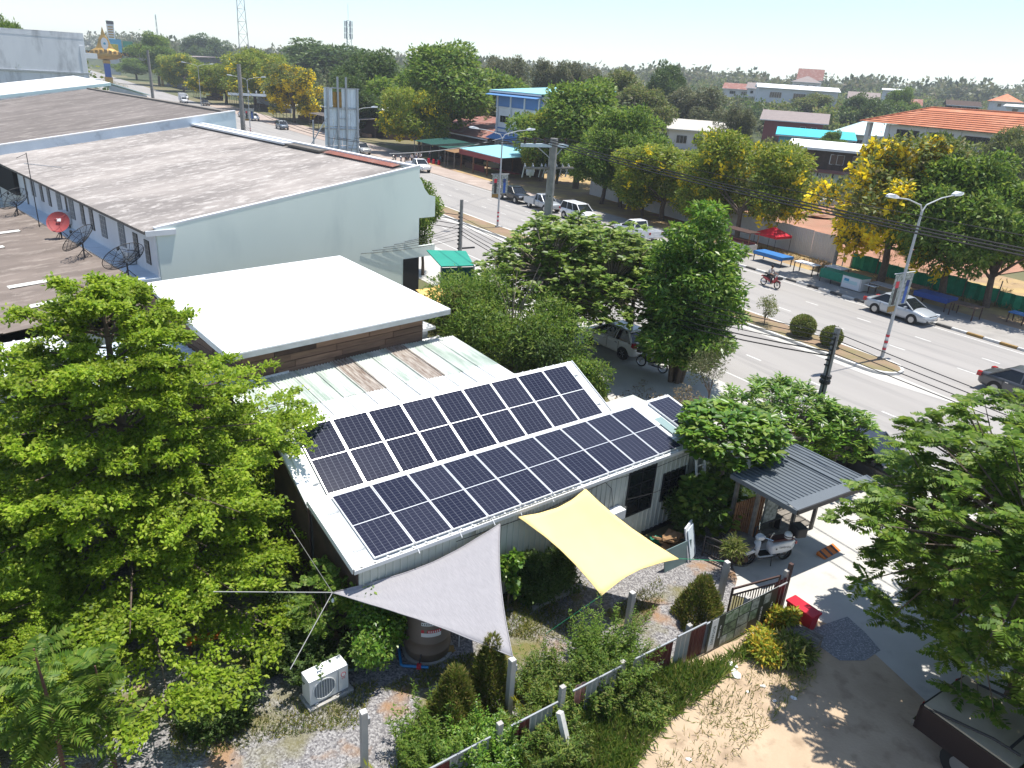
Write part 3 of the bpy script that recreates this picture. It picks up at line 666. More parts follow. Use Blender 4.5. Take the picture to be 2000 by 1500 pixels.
# window air conditioners
def ac_unit(name, label, loc, rz, group=None, sc=1.0):
    t = thing(name, label, 'air conditioner', loc, rz, group); t.scale = (sc,)*3
    MB().bx(0,.82,-.17,.17,0,.58).obj('case', 'ac_white', t)
    MB().bx(-.004,.822,-.172,.172,.575,.585).obj('lid', 'plain_white', t)
    MB().lathe([(.235,-.178),(.235,-.172)], (.30,0,.29), 24, 'Y').obj('fan_opening', 'ac_grill', t)
    g = MB()
    for k in range(9): x = .085+k*.054; h = math.sqrt(max(0,.235**2-(x-.30)**2)); g.bx(x-.004,x+.004,-.187,-.178,.29-h,.29+h)
    g.lathe([(.245,-.178),(.245,-.188),(.228,-.192),(.228,-.178)], (.30,0,.29), 24, 'Y', False); g.obj('fan_grille', 'ac_white', t)
    MB().bx(.60,.612,-.178,-.17,.03,.55).obj('seam', 'ac_grill', t)
    for x in (.08,.66): MB().bx(x,x+.08,-.2,.2,-.04,0).obj('foot', 'ac_grill', t)
    return t
ac_unit('wall_air_conditioner', 'white air conditioner box on the rear wall beside the nearest mesh dish', RH.w(-.25,3.9,3.12), RH.rz-R(90))
ac_unit('wall_air_conditioner', 'white air conditioner box on the rear wall above the red dish', RH.w(-.25,14.3,3.35), RH.rz-R(90), sc=1.2)
# mesh satellite dishes on the lower roof
def dish(label, loc, rz, tilt, rad, m='dish_black', solid=False):
    t = thing('satellite_dish', label, 'satellite dish', loc, rz)
    pole = MB().cyl((0,0,-.1),(0,0,.75),.04,n=8)
    for k in range(3): a = k*2.1; pole.cyl((.45*math.cos(a),.45*math.sin(a),-.06),(0,0,.45),.02,n=5)
    pole.obj('stand', 'steel_dark', t)
    M = Matrix.Translation((0,0,.85)) @ Matrix.Rotation(tilt, 4, 'Y')
    def P(r, a): return M @ Vector((r*math.cos(a), r*math.sin(a), .28*r*r/rad))
    if solid:
        b = MB(); n = 20
        rings = [0.02,.3,.6,.85,1.0]
        b.add([P(q*rad, 2*math.pi*j/n) for q in rings for j in range(n)], [(i*n+j,i*n+(j+1)%n,(i+1)*n+(j+1)%n,(i+1)*n+j) for i in range(4) for j in range(n)]+[tuple(range(n))])
        b.obj('reflector', m, t, smooth=True)
        MB().plate([M @ Vector((x,y,.11)) for x, y in ((-.05,-.12),(-.05,.12),(-.22,.12),(-.22,-.12))], (0,0,1), .01).obj('sticker', 'label_white', t)
    else:
        f = MB()
        for k in range(12): f.tube([P(.06,k*math.pi/6), P(rad*.5,k*math.pi/6), P(rad,k*math.pi/6)], .014, n=4)
        for q, rr in ((1.0,.02),(.66,.009),(.33,.009)): f.tube([P(rad*q, 2*math.pi*j/24) for j in range(25)], rr, n=4, cap=False)
        f.obj('reflector_frame', m, t)
        me = MB(); 
        for q in [i/14 for i in range(2,14)]: me.tube([P(rad*q, 2*math.pi*j/24) for j in range(25)], .004, n=3, cap=False)
        for k in range(48): me.tube([P(rad*.1,k*math.pi/24), P(rad*.55,k*math.pi/24), P(rad*.99,k*math.pi/24)], .004, n=3)
        me.obj('mesh_reflector', m, t)
    arm = MB(); fp = M @ Vector((0,0,rad*.75))
    for k in range(3): arm.cyl(P(rad*(.95 if not solid else .9), k*2.1+.4), fp, .012, n=5)
    arm.lathe([(.05,-.08),(.07,0),(.05,.08)], fp, 8); arm.obj('feed_arm', m, t)
    return t
dish('black mesh dish nearest the corner of the mint wall', RH.w(-1.2,.9,3.0), R(150), R(48), 1.0)
dish('black mesh dish below the air conditioner, middle of the three', RH.w(-1.6,6.0,3.0), R(175), R(50), .95)
dish('black mesh dish farthest along the rear wall', RH.w(-1.5,19.2,3.0), R(160), R(50), .95)
dish('solid red dish with a pale sticker on the rear roof', RH.w(-1.2,11.3,3.0), R(-80), R(58), .62, 'dish_red', True)
# aerial masts
def mast(label, base, h, yagi, rz=0, lean=0):
    t = thing('aerial_mast', label, 'aerial', base, rz)
    MB().tube([(0,0,0),(lean,0,h)], .03, .02, n=6).obj('mast', 'steel_dark', t)
    if yagi:
        a = MB(); a.tube([(-.2,0,h-.6),(1.9,.1,h-.95)], .018, n=4)
        for k in range(11): x = -.1+k*.19; a.tube([(x,-.32+.012*k,h-.62-.166*x),(x,.32-.012*k,h-.62-.166*x)], .009, n=4)
        a.obj('yagi_aerial', 'galv_steel', t)
        MB().tube([(0,0,h-.05),(-.5,.2,h-.3)], .014, n=4).obj('crossbar', 'steel_dark', t)
mast('tall dark aerial mast with fishbone aerial over the rear eaves', RH.w(-1.4,14.9,3.0), 4.3, True, R(60))
mast('thin aerial mast at the far left end of the rear eaves', RH.w(-.8,26.5,3.0), 4.9, False)
# single-storey rear roofs
lr_t = thing('rear_extension', 'long brown corrugated rear extension roof below the shophouse windows', 'roof', RH.o, RH.rz)
shm2 = MB().corr((0,0,0), (0,1.18,0), (1.7,0,0), 5, .036, 4, 1).mesh('roof_sheet', 'asbestos_brown'); shm3 = MB().corr((0,0,0), (0,.5,0), (1.7,0,0), 2, .03, 4, 1).mesh('roof_light', 'skylight')
rp = MB().bx(-11.5,-.9,-3.6,22.4,2.1,2.2).obj('roof', 'wood_dark', lr_t)
for i in range(7):
    for j in range(22):
        x = -12.3+1.6*i; z = 2.35+.055*(x+12.3)
        if j == 21 and i < 2: continue
        o = link('roof_sheet', shm2, rp, (x, -3.6+1.18*j, z)); o.rotation_euler = (0, -.055-.02, 0)
        if (i, j) in ((4,2),(4,5),(4,12),(2,7),(1,1),(3,10),(5,15),(1,6)):
            o = link('roof_light', shm3, rp, (x+.1, -3.4+1.18*j, z+.05)); o.rotation_euler = (0, -.06, 0)
MB().bx(-11.4,-1.0,-3.5,22.3,0,2.2).obj('wall', 'mint_wall', lr_t)
# neighbour plot roofs seen through the left tree
nb = thing('rear_shed', 'low pale roofed shed behind the big left tree', 'shed', RH.w(-12,-9.5), RH.rz)
MB().ribs((-5,0,2.6), (11,0,0), (0,4.2,.25), .4, .05, .04).obj('roof', 'white_metal', nb); MB().bx(-4.8,5.8,.3,4.0,0,2.5).obj('wall', 'white_wall', nb)

# ================================================================== second row beyond the blue party wall
r2 = thing('blue_shophouse_row', 'second shophouse row with dark corrugated roof behind the pale blue party wall', 'building', RH.w(0,30.4), RH.rz)
MB().plate([(-.6,0,0),(18.8,0,0),(18.8,0,8.85),(-.6,0,5.95)], (0,1,0), .22).obj('party_wall', 'blue_wall', r2)
MB().beam((-.6,.1,5.98), (18.8,.1,8.88), .3, .08).obj('coping', 'plain_white', r2)
L2, D2, e2, f2 = 36.0, 18.0, 5.7, 8.75
shd = MB().corr((0,0,0), (0,2.0,0), (2.1,0,0), 9, .03, 4, 1).mesh('roof_sheet', 'asbestos_dark')
rp2 = MB().plate([(-.5,.3,e2-.15),(D2,.3,f2-.12),(D2,L2,f2-.12),(-.5,L2,e2-.15)], (0,0,-1), .05).obj('roof', 'wood_dark', r2)
a2 = math.atan2(f2-e2, D2)
for i in range(9):
    for j in range(18):
        x = -.5+2.05*i
        if i == 0 and j in (4,5): continue
        o = link('roof_sheet', shd, rp2, (x, .25+2*j, e2+(f2-e2)*x/D2)); o.rotation_euler = (0, -a2-.008, 0)
MB().bx(-.2,D2+.1,.25,L2,0,5.5).obj('wall', 'blue_wall', r2); MB().bx(D2-.1,D2+.1,.25,L2,5.5,f2-.15).obj('front_wall', 'blue_wall', r2)
MB().bx(D2-.4,D2+.25,.25,L2,f2-.05,f2+.12).obj('ridge_board', 'wood_grey', r2)
MB().bx(-2.6,-.3,.3,4.5,3.2,4.8).obj('rear_balcony', 'white_wall', r2); MB().ribs((-3.2,.2,5.3), (3.2,0,.4), (0,4.6,0), .4, .04, .03).obj('rear_canopy', 'skylight', r2)
for k in range(4): MB().bx(-.26,-.2,1.5+2.2*k,2.3+2.2*k,3.4,4.8).obj('window', 'ac_grill', r2)
# third roof: pale metal with mint fascia
r3 = thing('mint_edged_roof_house', 'shophouse row with pale metal roof and mint fascia behind the dark roof', 'building', RH.w(0,66.8), RH.rz)
MB().plate([(-2,0,6.1),(20.5,0,9.55),(20.5,14,9.75),(-2,14,6.3)], (0,0,-1), .08).obj('roof', 'white_roof', r3)
MB().plate([(-2,-.02,5.75),(20.5,-.02,9.2),(20.5,-.02,9.5),(-2,-.02,6.05)], (0,-1,0), .06).obj('fascia', 'roof_palegreen', r3)
MB().plate([(20.5,0,9.5),(25,0,8.3),(25,14,8.3),(20.5,14,9.6)], (0,0,-1), .08).obj('front_roof', 'roof_palegreen', r3)
MB().bx(-1,24,.2,13.8,0,5.6).obj('wall', 'white_wall', r3); MB().plate([(20.3,.05,5.5),(24.6,.05,5.5),(24.6,.05,8.2),(20.3,.05,9.3)], (0,1,0), .1).obj('gable', 'flashing', r3)
# tall stained grey-white block
b4 = thing('stained_white_block', 'tall weathered grey-white block with blank side wall at far left', 'building', RH.w(0,106), RH.rz)
hb = 15.2
MB().bx(-30,30.0,0,20,0,hb-.6).obj('wall', 'stained_wall', b4)
MB().plate([(-30,-.02,hb-.6),(30,-.02,hb-.6),(30,-.02,hb+.3),(-30,-.02,hb-2.0)], (0,1,0), .3).obj('gable_wall', 'stained_wall', b4)
MB().bx(-30,30.1,-.14,0,9.3,9.55).obj('band', 'flashing', b4); MB().bx(-30,30.1,-.14,0,4.9,5.15).obj('band', 'flashing', b4)
for x in (-12,-4,6,16,29.5): MB().bx(x-.3,x+.3,-.10,0,0,hb-1.6).obj('pilaster', 'stained_wall', b4)
for z in (1.2,5.3,9.2): MB().bx(30,31.7,0,20,z+2.6,z+3.4).obj('balcony', 'white_wall', b4); MB().bx(30.02,30.1,.5,19,z,z+2.6).obj('shopfront', 'wall_red', b4)
# pale blue wall with clapboard lines at far left below
cl = thing('clapboard_gable', 'pale blue boarded gable wall at the left picture edge beside the rear eaves', 'building', RH.w(-2.2,31.5), RH.rz)
for k in range(16): MB().bx(-6.5,.9,-.03-.004*(k % 2),.05,.1+.33*k,.41+.33*k).obj('board', 'blue_wall', cl)
# ================================================================== shade sails
def sail(name, label, corners, m, sag=.12, n=18, inward=.10, thick=.012):
    """stretched cloth between three or four corners, edges curving inwards"""
    c = [Vector(p) for p in corners]; tri = len(c) == 3
    t = thing(name, label, 'shade sail', (c[0].x, c[0].y, 0), 0); mb = MB(); off = Vector((c[0].x, c[0].y, 0))
    mid = sum(c, Vector())/len(c); vs = []
    for j in range(n+1):
        for i in range(n+1):
            a, b = i/n, j/n
            if tri:
                p = c[0]*(1-b)+(c[1]*(1-a)+c[2]*a)*b; e1 = 4*b*(1-b)
                k = inward*(4*a*(1-a)*b*b*0 + e1*(abs(2*a-1)**2)*1.0 + (4*a*(1-a))*(b**4)*.55)
            else:
                p = (c[0]*(1-a)+c[1]*a)*(1-b)+(c[3]*(1-a)+c[2]*a)*b
                k = inward*(4*a*(1-a)*abs(2*b-1)**2+4*b*(1-b)*abs(2*a-1)**2)
            p = p+(mid-p)*k
            s_ = (4*b*(1-b) if tri else 16*a*(1-a)*b*(1-b))
            p = p-Vector((0,0,sag*s_))+Vector((0,0,.006*math.sin(a*23+b*7)+.004*math.sin(b*31)))-off
            vs.append(p)
    fs = [(j*(n+1)+i, j*(n+1)+i+1, (j+1)*(n+1)+i+1, (j+1)*(n+1)+i) for j in range(n) for i in range(n)]
    mb.add(vs, fs); o = mb.obj('cloth', m, t, smooth=True)
    md = o.modifiers.new('solid', 'SOLIDIFY'); md.thickness = thick
    def edge(idx): MB().tube([vs[q] for q in idx], .014, n=5).obj('hem', m, t, smooth=True)
    edge([i for i in range(n+1)] if not tri else [0,n+1]); edge([n*(n+1)+i for i in range(n+1)]); edge([j*(n+1) for j in range(n+1)]); edge([j*(n+1)+n for j in range(n+1)])
    return t, off
def line(t, off, pts, r, m, name='rope'): return MB().tube([Vector(p)-off for p in pts], r, n=5).obj(name, m, t)
G0 = Vector((.42,12.22,1.66)); gA = HB.w(-.95,.18,2.18); gB = HB.w(.25,-.14,2.62); gC = HB.w(3.45,-.16,2.62)
gs, go = sail('shade_sail', 'pale grey shade sail stretched from the eaves to a concrete post', [gA, gC, G0], 'grey_shade_cloth', sag=.12, inward=.16)
for x in (1.1,2.3,3.3): line(gs, go, [HB.w(x,-.16,2.64-.0*x), HB.w(x,.0,2.78)], .012, 'plain_white')
line(gs, go, [gA, HB.w(-3.2,1.2,2.5)], .012, 'cable_grey'); line(gs, go, [gA, HB.w(-2.4,-.9,1.6)], .01, 'cable_grey')
yA = HB.w(4.09,-.12,2.58); yB = HB.w(6.45,-.12,2.68); yC = at(1325,1091,1.42); yD = at(1175,1163,1.5)
ys, yo = sail('shade_sail', 'yellow four-cornered shade sail tied between the wall and garden posts', [yA, yB, yC, yD], 'yellow_cloth', sag=.16, inward=.13)
for x in (4.2,5.3,6.4): line(ys, yo, [HB.w(x,-.12,2.6+.04*(x-4.2)), HB.w(x-.03,.0,2.76)], .012, 'plain_white')
line(ys, yo, [yC, at(1415,1096,1.2)], .010, 'rope_green'); line(ys, yo, [yD, at(1066,1238,.05)], .010, 'rope_green')
fy = [at(812,566,2.7), at(858,556,3.0), at(888,592,2.6), at(840,600,2.7)]
sail('shade_sail', 'small yellow shade sail beyond the corner of the flat white roof', fy, 'orange_cloth', sag=.1, inward=.12)
# hanging bulb near the grey sail
hb_ = thing('hanging_bulb', 'single clear light bulb hanging by the tip of the grey sail', 'light bulb', (gA.x,gA.y,gA.z), 0)
MB().tube([(0,0,0),(.0,.0,-.16)], .006, n=4).obj('cord', 'cable', hb_); MB().lathe([(.012,-.16),(.03,-.2),(.034,-.24),(.015,-.28),(.002,-.285)], (0,0,0), 10).obj('bulb', 'lamp_clear', hb_, smooth=True)
MB().tube([HB.l(gA)*0, Vector((-1.6,2.2,.1))], .006, n=4).obj('cord', 'cable_grey', hb_)
# ================================================================== water tank with blue pipes
tk = thing('water_tank', 'brown cylindrical water tank with red and white label under the grey sail', 'water tank', at(835,1268), R(-15))
MB().lathe([(.60,0),(.62,.06),(.62,.10)], (0,0,0), 28).obj('base', 'concrete', tk)
MB().lathe([(.545,.10),(.55,.3),(.562,.31),(.55,.33),(.55,.62),(.562,.63),(.55,.65),(.55,1.42),(.53,1.5),(.40,1.62),(.16,1.70),(.15,1.78),(.02,1.79)], (0,0,0), 32).obj('body', 'tank_brown', tk, smooth=True)
def wraplabel(a0, a1, z0, z1, r, m, slope=0):
    mb = MB(); n = 8
    mb.add([(r*math.cos(a0+(a1-a0)*i/n), r*math.sin(a0+(a1-a0)*i/n), z+slope*i/n) for z in (z0,z1) for i in range(n+1)], [(i,i+1,n+2+i,n+1+i) for i in range(n)]); return mb.obj('label_band', m, tk)
wraplabel(R(-85), R(-35), 1.18, 1.28, .553, 'label_white'); wraplabel(R(-85), R(-35), .86, .97, .553, 'label_white'); wraplabel(R(-85), R(-78), .97, 1.06, .553, 'label_red'); wraplabel(R(-70), R(-35), .975, 1.06, .554, 'label_red')
for k in range(9): a = R(-82+5.2*k); MB().box((.556*math.cos(a), .556*math.sin(a), 1.23), (.005,.02,.035), a).obj('lettering', 'steel_dark', tk)
for k in range(6): a = R(-66+5.2*k); MB().box((.558*math.cos(a), .558*math.sin(a), 1.015), (.005,.022,.05), a).obj('lettering', 'label_white', tk)
pp = MB().tube([(-.66,-.25,.12),(-.35,-.78,.10),(-.28,-.80,.10),(.30,-.66,.12)], .035, n=8); pp.obj('pipe', 'pipe_blue', tk, smooth=False)
MB().box((.08,-.72,.13), (.10,.09,.12), R(12)).obj('valve', 'label_red', tk); MB().tube([(.08,-.70,.18),(.06,-.55,.34)], .015).obj('valve_stem', 'steel_dark', tk)
yb = thing('plastic_bag', 'crumpled yellow plastic bag by the foot of the water tank', 'bag', at(872,1274), 0)
def blob(n, r, sc, m, nm, par, seed=0, amp=.25):
    rr = np.random.default_rng(seed); mb = MB(); mb.lathe([(max(.01,math.sin(math.pi*i/7))*r, -math.cos(math.pi*i/7)*r+r) for i in range(8)], (0,0,0), n)
    mb.v = [tuple(np.array(v)*np.array(sc)*(1+amp*rr.uniform(-1,1))) for v in mb.v]
    return mb.obj(nm, m, par)
blob(9, .14, (1.5,.8,.7), 'kerb_yellow', 'bag_body', yb, 3)
tb = thing('folding_table', 'white folding table half hidden beneath the grey sail', 'table', at(908,1240), HB.rz)
MB().bx(-.4,.4,-.3,.3,.68,.71).obj('table_top', 'plain_white', tb)
for x in (-.36,.36):
    for y in (-.26,.26): MB().cyl((x,y,0),(x,y,.68),.014,n=6).obj('leg', 'plain_white', tb)
# ================================================================== outdoor air conditioner on the ground
ag = math.atan2(12.6-12.03, -3.34+3.99)
g_ac = ac_unit('air_conditioner', 'white outdoor air conditioner with red round logo standing in the garden', (-4.02,12.09,.14), ag, sc=1.12)
MB().bx(-.05,.9,-.25,.25,-.11,-.04).obj('plinth', 'concrete', g_ac)
MB().lathe([(.055,-.176),(.055,-.174)], (.715,0,.40), 20, 'Y').obj('logo_disc', 'label_red', g_ac)
lg = MB(); lg.bx(.708,.714,-.178,-.176,.385,.425).bx(.708,.728,-.178,-.176,.385,.391); lg.lathe([(.042,-.178),(.036,-.1785),(.036,-.176)], (.715,0,.40), 16, 'Y'); lg.obj('logo_mark', 'label_white', g_ac)
text('LG', .06, 'label_red', 'lettering', g_ac, (.715,-.175,.31), (R(90),0,0), .001)
MB().tube([(.83,.05,.25),(1.1,.15,.05),(1.5,.55,-.05),(1.9,.8,-.02)], .03, n=6).obj('hose', 'teal_board', g_ac); MB().tube([(.83,.12,.2),(1.1,.25,.02),(1.5,.65,-.06),(1.9,.92,-.03)], .025, n=6).obj('hose', 'teal_board', g_ac)
# orange garden bench
ob = thing('garden_bench', 'orange-red painted bench on gravel under the big left tree', 'bench', (-6.8,13.5,0), math.atan2(.39,.75))
MB().bx(-.45,.45,-.13,.13,.38,.42).obj('seat', 'flower_orange', ob)
for x in (-.36,.36): MB().bx(x-.03,x+.03,-.11,.11,0,.38).obj('leg', 'brown_steel', ob)
# ================================================================== garden posts
def cpost(label, b, h, lean=(0,0), m='concrete', w=.13, group=None):
    t = thing('concrete_post', label, 'post', b, R(rnd.uniform(25,45)), group)
    MB().beam((0,0,0), (lean[0],lean[1],h), w, w).obj('shaft', m, t)
    MB().box((lean[0],lean[1],h+.012), (w*.98,w*.98,.03), 0).obj('cap', 'kerb_white', t)
    MB().bx(w/2,w/2+.05,-.05,.05,h-.32,h-.16).obj('bracket', 'zinc', t)
    return t
cpost('grey concrete post standing alone by the gravel near the air conditioner', (-2.43,10.62,0), 1.5)
cpost('grey concrete post holding the tip of the grey sail', (.42,12.16,0), 1.62)
cpost('concrete post rising from the hedge below the yellow sail', (3.45,15.35,0), 1.1)
cpost('pale concrete post tied to the yellow sail with green rope', (6.2,16.75,0), 1.25)
# ================================================================== sheet fence with banner
F0, F1 = Vector((7.72,16.41,0)), Vector((-1.25,9.92,0))
FN = Frame(F0, math.atan2(F1.y-F0.y, F1.x-F0.x))
fen = thing('sheet_fence', 'low patched fence of maroon and zinc sheets along the garden edge', 'fence', FN.o, FN.rz)
flen = (F1-F0).length
def fsheet(x0, x1, z0, z1, m, tilt=0):
    MB().corr((x0,.03,z0), (x1-x0,0,0), (tilt,0,z1-z0), max(2,int((x1-x0)/.13)), .014, 4, 1, (0,1,0)).obj('sheet', m, fen)
for x0, x1, z0, z1, m in [(0,.5,.05,1.18,'maroon_sheet'),(.5,3.15,.02,1.0,'zinc'),(3.15,3.7,.0,1.02,'maroon_sheet'),(3.7,4.2,0,1.05,'zinc'),(4.3,5.2,0,1.0,'maroon_sheet'),(5.2,5.6,0,.95,'zinc'),(6.1,7.0,0,1.0,'zinc'),(7.0,7.3,.5,1.08,'rust_red_roof'),(7.9,8.5,0,.9,'zinc'),(8.5,8.95,0,.92,'maroon_sheet'),(9.5,10.4,0,.9,'zinc'),(10.4,11.0,0,.85,'maroon_sheet')]:
    fsheet(x0, min(x1,flen), z0, z1, m, rnd.uniform(-.03,.03))
for x0, x1, z in ((0,3.2,1.02),(3.2,4.2,1.05),(4.25,5.6,1.02),(6.0,7.4,1.03),(7.8,9.0,.92),(9.5,11,.9)): MB().beam((x0,.07,z), (min(x1,flen),.07,z+rnd.uniform(-.03,.03)), .035).obj('top_rail', 'galv_steel', fen)
for x, h in ((-.05,1.32),(1.5,1.05),(3.68,1.1),(5.85,1.0),(7.6,1.15),(9.2,1.0)): MB().bx(x-.06,x+.06,-.10,-.0,0,h).obj('post', 'concrete', fen)
MB().bx(-.22,-.12,-.09,.01,0,1.5).obj('gate_post', 'brown_steel', fen)
# printed banner tied to the fence (front faces the sandy plot)
bn = thing('fence_banner', 'dark green printed banner with plant photographs tied to the fence', 'banner', FN.w(0,.10,.06), FN.rz)
mat('print_green', (.10,.16,.09), (.30,.36,.28), 9, .4, .6, rough=.6); mat('print_grey', (.16,.18,.16), (.40,.43,.40), 7, .4, .6, rough=.6); mat('print_dark', (.05,.07,.05), (.20,.26,.16), 8, .4, .6, rough=.6)
MB().bx(.42,3.1,0,.012,0,1.02).obj('cloth', 'banner_green', bn)
tiles = [(1.55,1.98,.70,.98,'print_green'),(2.02,2.52,.66,.98,'print_green'),(1.55,1.98,.34,.66,'print_grey'),(2.02,2.52,.32,.62,'print_dark'),(1.52,1.98,.02,.30,'print_grey'),(2.02,2.3,.02,.28,'print_green'),(2.32,2.56,.02,.28,'print_grey'),(1.2,1.5,.66,.98,'print_grey'),(1.2,1.5,.32,.62,'print_green')]
for x0, x1, z0, z1, m in tiles: MB().bx(x0,x1,.012,.016,z0,z1).obj('photo_print', m, bn)
MB().bx(.72,.98,.012,.016,.66,.95).obj('pale_square', 'print_grey', bn)
MB().bx(2.78,3.02,.012,.016,.02,.99).obj('white_panel', 'label_white', bn)
def vtext(body, x, z, size, m='label_white'): return text(body, size, m, 'lettering', bn, (x,.018,z), (R(90),R(90),R(180)), .001)
vtext('BOTANIST', 2.9, .48, .13, 'banner_green'); vtext('TEA  COFFEE', 2.66, .5, .07); vtext('OCSTATION', 1.02, .32, .10); vtext('Tel 081', .60, .45, .09)
bt = FN.w(4.95,.06,.45)
text('Azure', .2, 'fascia', 'painted_lettering', fen, (4.78,.055,.45), (R(90),R(-6),R(180)), .001)
# leaning white post in front of the fence
lp = thing('leaning_post', 'broken white concrete post leaning against the weeds near the fence', 'post', at(1112,1475), 0)
MB().beam((0,0,0), Vector((-.28,.22,.95)), .12, .12).obj('shaft', 'kerb_white', lp)
# dark steel gate behind the fence
def railing(name, label, p0, p1, h, nb, m, z0=.12):
    f = Frame(p0, math.atan2(p1.y-p0.y, p1.x-p0.x)); Lr = (p1-p0).length
    t = thing(name, label, 'railing', f.o, f.rz)
    MB().bx(0,Lr,-.02,.02,h-.05,h).obj('top_rail', m, t); MB().bx(0,Lr,-.02,.02,h-.25,h-.22).obj('rail', m, t); MB().bx(0,Lr,-.02,.02,z0,z0+.04).obj('bottom_rail', m, t)
    for x in (0.02,Lr-.02): MB().bx(x-.02,x+.02,-.022,.022,0,h).obj('post', m, t)
    for k in range(nb): x = .1+(Lr-.2)*(k+.5)/nb; MB().bx(x-.01,x+.01,-.01,.01,z0+.04,h-.25).obj('bar', m, t)
    return t
a0, a1 = at(1418,1205), at(1512,1178)
railing('steel_gate', 'dark brown steel sliding gate standing behind the banner', a0, a1, .95, 16, 'brown_steel')
railing('steel_railing', 'black barred railing beside the wooden spool planter', at(1370,1085), at(1428,1112), .75, 9, 'steel_dark')
# ================================================================== red plastic box, pallet bench, rubbish
rb = thing('red_box', 'bright red lidded plastic box on the concrete beside the fence', 'box', (8.19,16.0,0), math.atan2(-.6,.42))
MB().add([(-.36,-.15,0),(.36,-.15,0),(.36,.15,0),(-.36,.15,0),(-.40,-.18,.48),(.40,-.18,.48),(.40,.18,.48),(-.40,.18,.48)], [(0,3,2,1),(0,1,5,4),(1,2,6,5),(2,3,7,6),(3,0,4,7),(4,5,6,7)])
b_ = MB(); b_.add([(-.36,-.15,0),(.36,-.15,0),(.36,.15,0),(-.36,.15,0),(-.40,-.18,.48),(.40,-.18,.48),(.40,.18,.48),(-.40,.18,.48)], [(0,3,2,1),(0,1,5,4),(1,2,6,5),(2,3,7,6),(3,0,4,7),(4,5,6,7)])
ob_ = b_.obj('body', 'red_plastic', rb); md = ob_.modifiers.new('bev', 'BEVEL'); md.width = .02; md.segments = 2
ob_ = MB().bx(-.43,.43,-.21,.21,.485,.57).obj('lid', 'red_plastic', rb); md = ob_.modifiers.new('bev', 'BEVEL'); md.width = .03; md.segments = 3
pl = thing('pallet_bench', 'grey weathered slatted pallet bench among the plants by the red box', 'bench', (7.95,15.18,0), R(-40))
for k in range(6): MB().bx(-.42,.42,-.28+.1*k,-.20+.1*k,.30,.33).obj('slat', 'wood_grey', pl)
for x in (-.36,.36): MB().bx(x-.05,x+.05,-.26,.26,0,.30).obj('leg', 'wood_grey', pl)
RUB = [((1530,1295),.22,'crumpled white sack'),((1565,1305),.16,'white paper ball'),((1442,1275),.14,'white paper scrap'),((1437,1318),.2,'flat white slab'),((1430,1300),.15,'pale paper sheet'),((1490,1341),.08,'small white scrap'),((1460,1352),.06,'tiny white cup'),((1550,1365),.1,'torn white cup'),((1512,1370),.07,'small pale bottle'),((1345,1484),.07,'white scrap by the picture bottom'),((1225,1492),.09,'white scrap at the lower picture edge')]
for k, (p, s_, l_) in enumerate(RUB):
    t = thing('paper_scrap', l_+' lying on the sandy plot' if k != 3 else 'flat white slab lying in the grass by the banner', 'litter', at(*p), rnd.uniform(0,6))
    blob(8, s_*.68, (1.3,.8,.35 if k != 3 else .2), 'paper_white', 'paper', t, k, .3)
# ================================================================== slatted shelter with charcoal metal roof
B_ = Vector((8.15,17.75,0)); A_ = Vector((6.73,19.36,0)); SH = Frame(B_, math.atan2(1.33,2.03))
sh = thing('shelter', 'small shelter with charcoal ribbed metal roof beside the almond tree', 'shelter', SH.o, SH.rz)
ya = SH.l(A_).y; xa = SH.l(A_).x
def shp(x, y, z=0): return Vector((x+xa*y/ya, y, 2.48+.1*y/ya+z))
ro = MB(); ro.ribs(shp(0,.25), shp(2.5,.25)-shp(0,.25), shp(0,ya)-shp(0,.25), .17, .028, .03); ro.obj('roof', 'charcoal_roof', sh)
ro = MB(); ro.ribs(shp(2.58,.25,-.04), shp(3.7,.25)-shp(2.58,.25), shp(0,ya+.5)-shp(0,.25), .17, .028, .03); ro.obj('roof', 'charcoal_roof', sh)
MB().plate([shp(0,-.05,-.02), shp(3.7,-.05,-.02), shp(3.7,.28,.035), shp(0,.28,.035)], (0,0,1), .012).obj('eaves_flashing', 'charcoal_roof', sh)
MB().plate([shp(0,-.05,-.16), shp(3.7,-.05,-.16), shp(3.7,-.05,-.02), shp(0,-.05,-.02)], (0,-1,0), .03).obj('fascia', 'steel_dark', sh)
MB().beam(shp(-.02,-.05,-.08), shp(-.02,ya,-.06), .05, .14).obj('fascia', 'charcoal_roof', sh); MB().beam(shp(2.54,-.05,.01), shp(2.54,ya,.03), .09, .06).obj('ridge_flashing', 'charcoal_roof', sh)
for x, y in ((.55,1.5),(2.4,1.4),(3.5,1.4),(.25,ya-.1),(2.4,ya-.1)): MB().bx(x+xa*y/ya-.05,x+xa*y/ya+.05,y-.05,y+.05,0,2.4).obj('post', 'wood_grey', sh)
for k in range(13): x = xa*.9+.1+.105*k; MB().bx(x,x+.055,ya-.32,ya-.28,.15,1.7).obj('slat', 'wood_warm', sh)
MB().bx(xa*.9+1.5,xa*.9+2.1,ya-.35,ya-.28,.6,1.5).obj('sign_board', 'print_grey', sh)
for k in range(5): MB().bx(.3,3.6,1.55+.26*k,1.78+.26*k,.0,.06+.004*(k%2)).obj('floor_board', 'wood_grey', sh)
bnch = thing('dark_bench', 'dark slatted bench in the shade under the charcoal roof', 'bench', SH.w(1.6,2.0,.07), SH.rz)
for k in range(4): MB().bx(-.7,.7,-.2+.1*k,-.12+.1*k,.42,.45).obj('slat', 'steel_dark', bnch)
for x in (-.6,.6): MB().bx(x-.03,x+.03,-.2,.18,0,.42).obj('leg', 'steel_dark', bnch)
ws = thing('wooden_spool', 'round wooden slatted spool used as planter beside the white scooter', 'planter', at(1438,1090), 0)
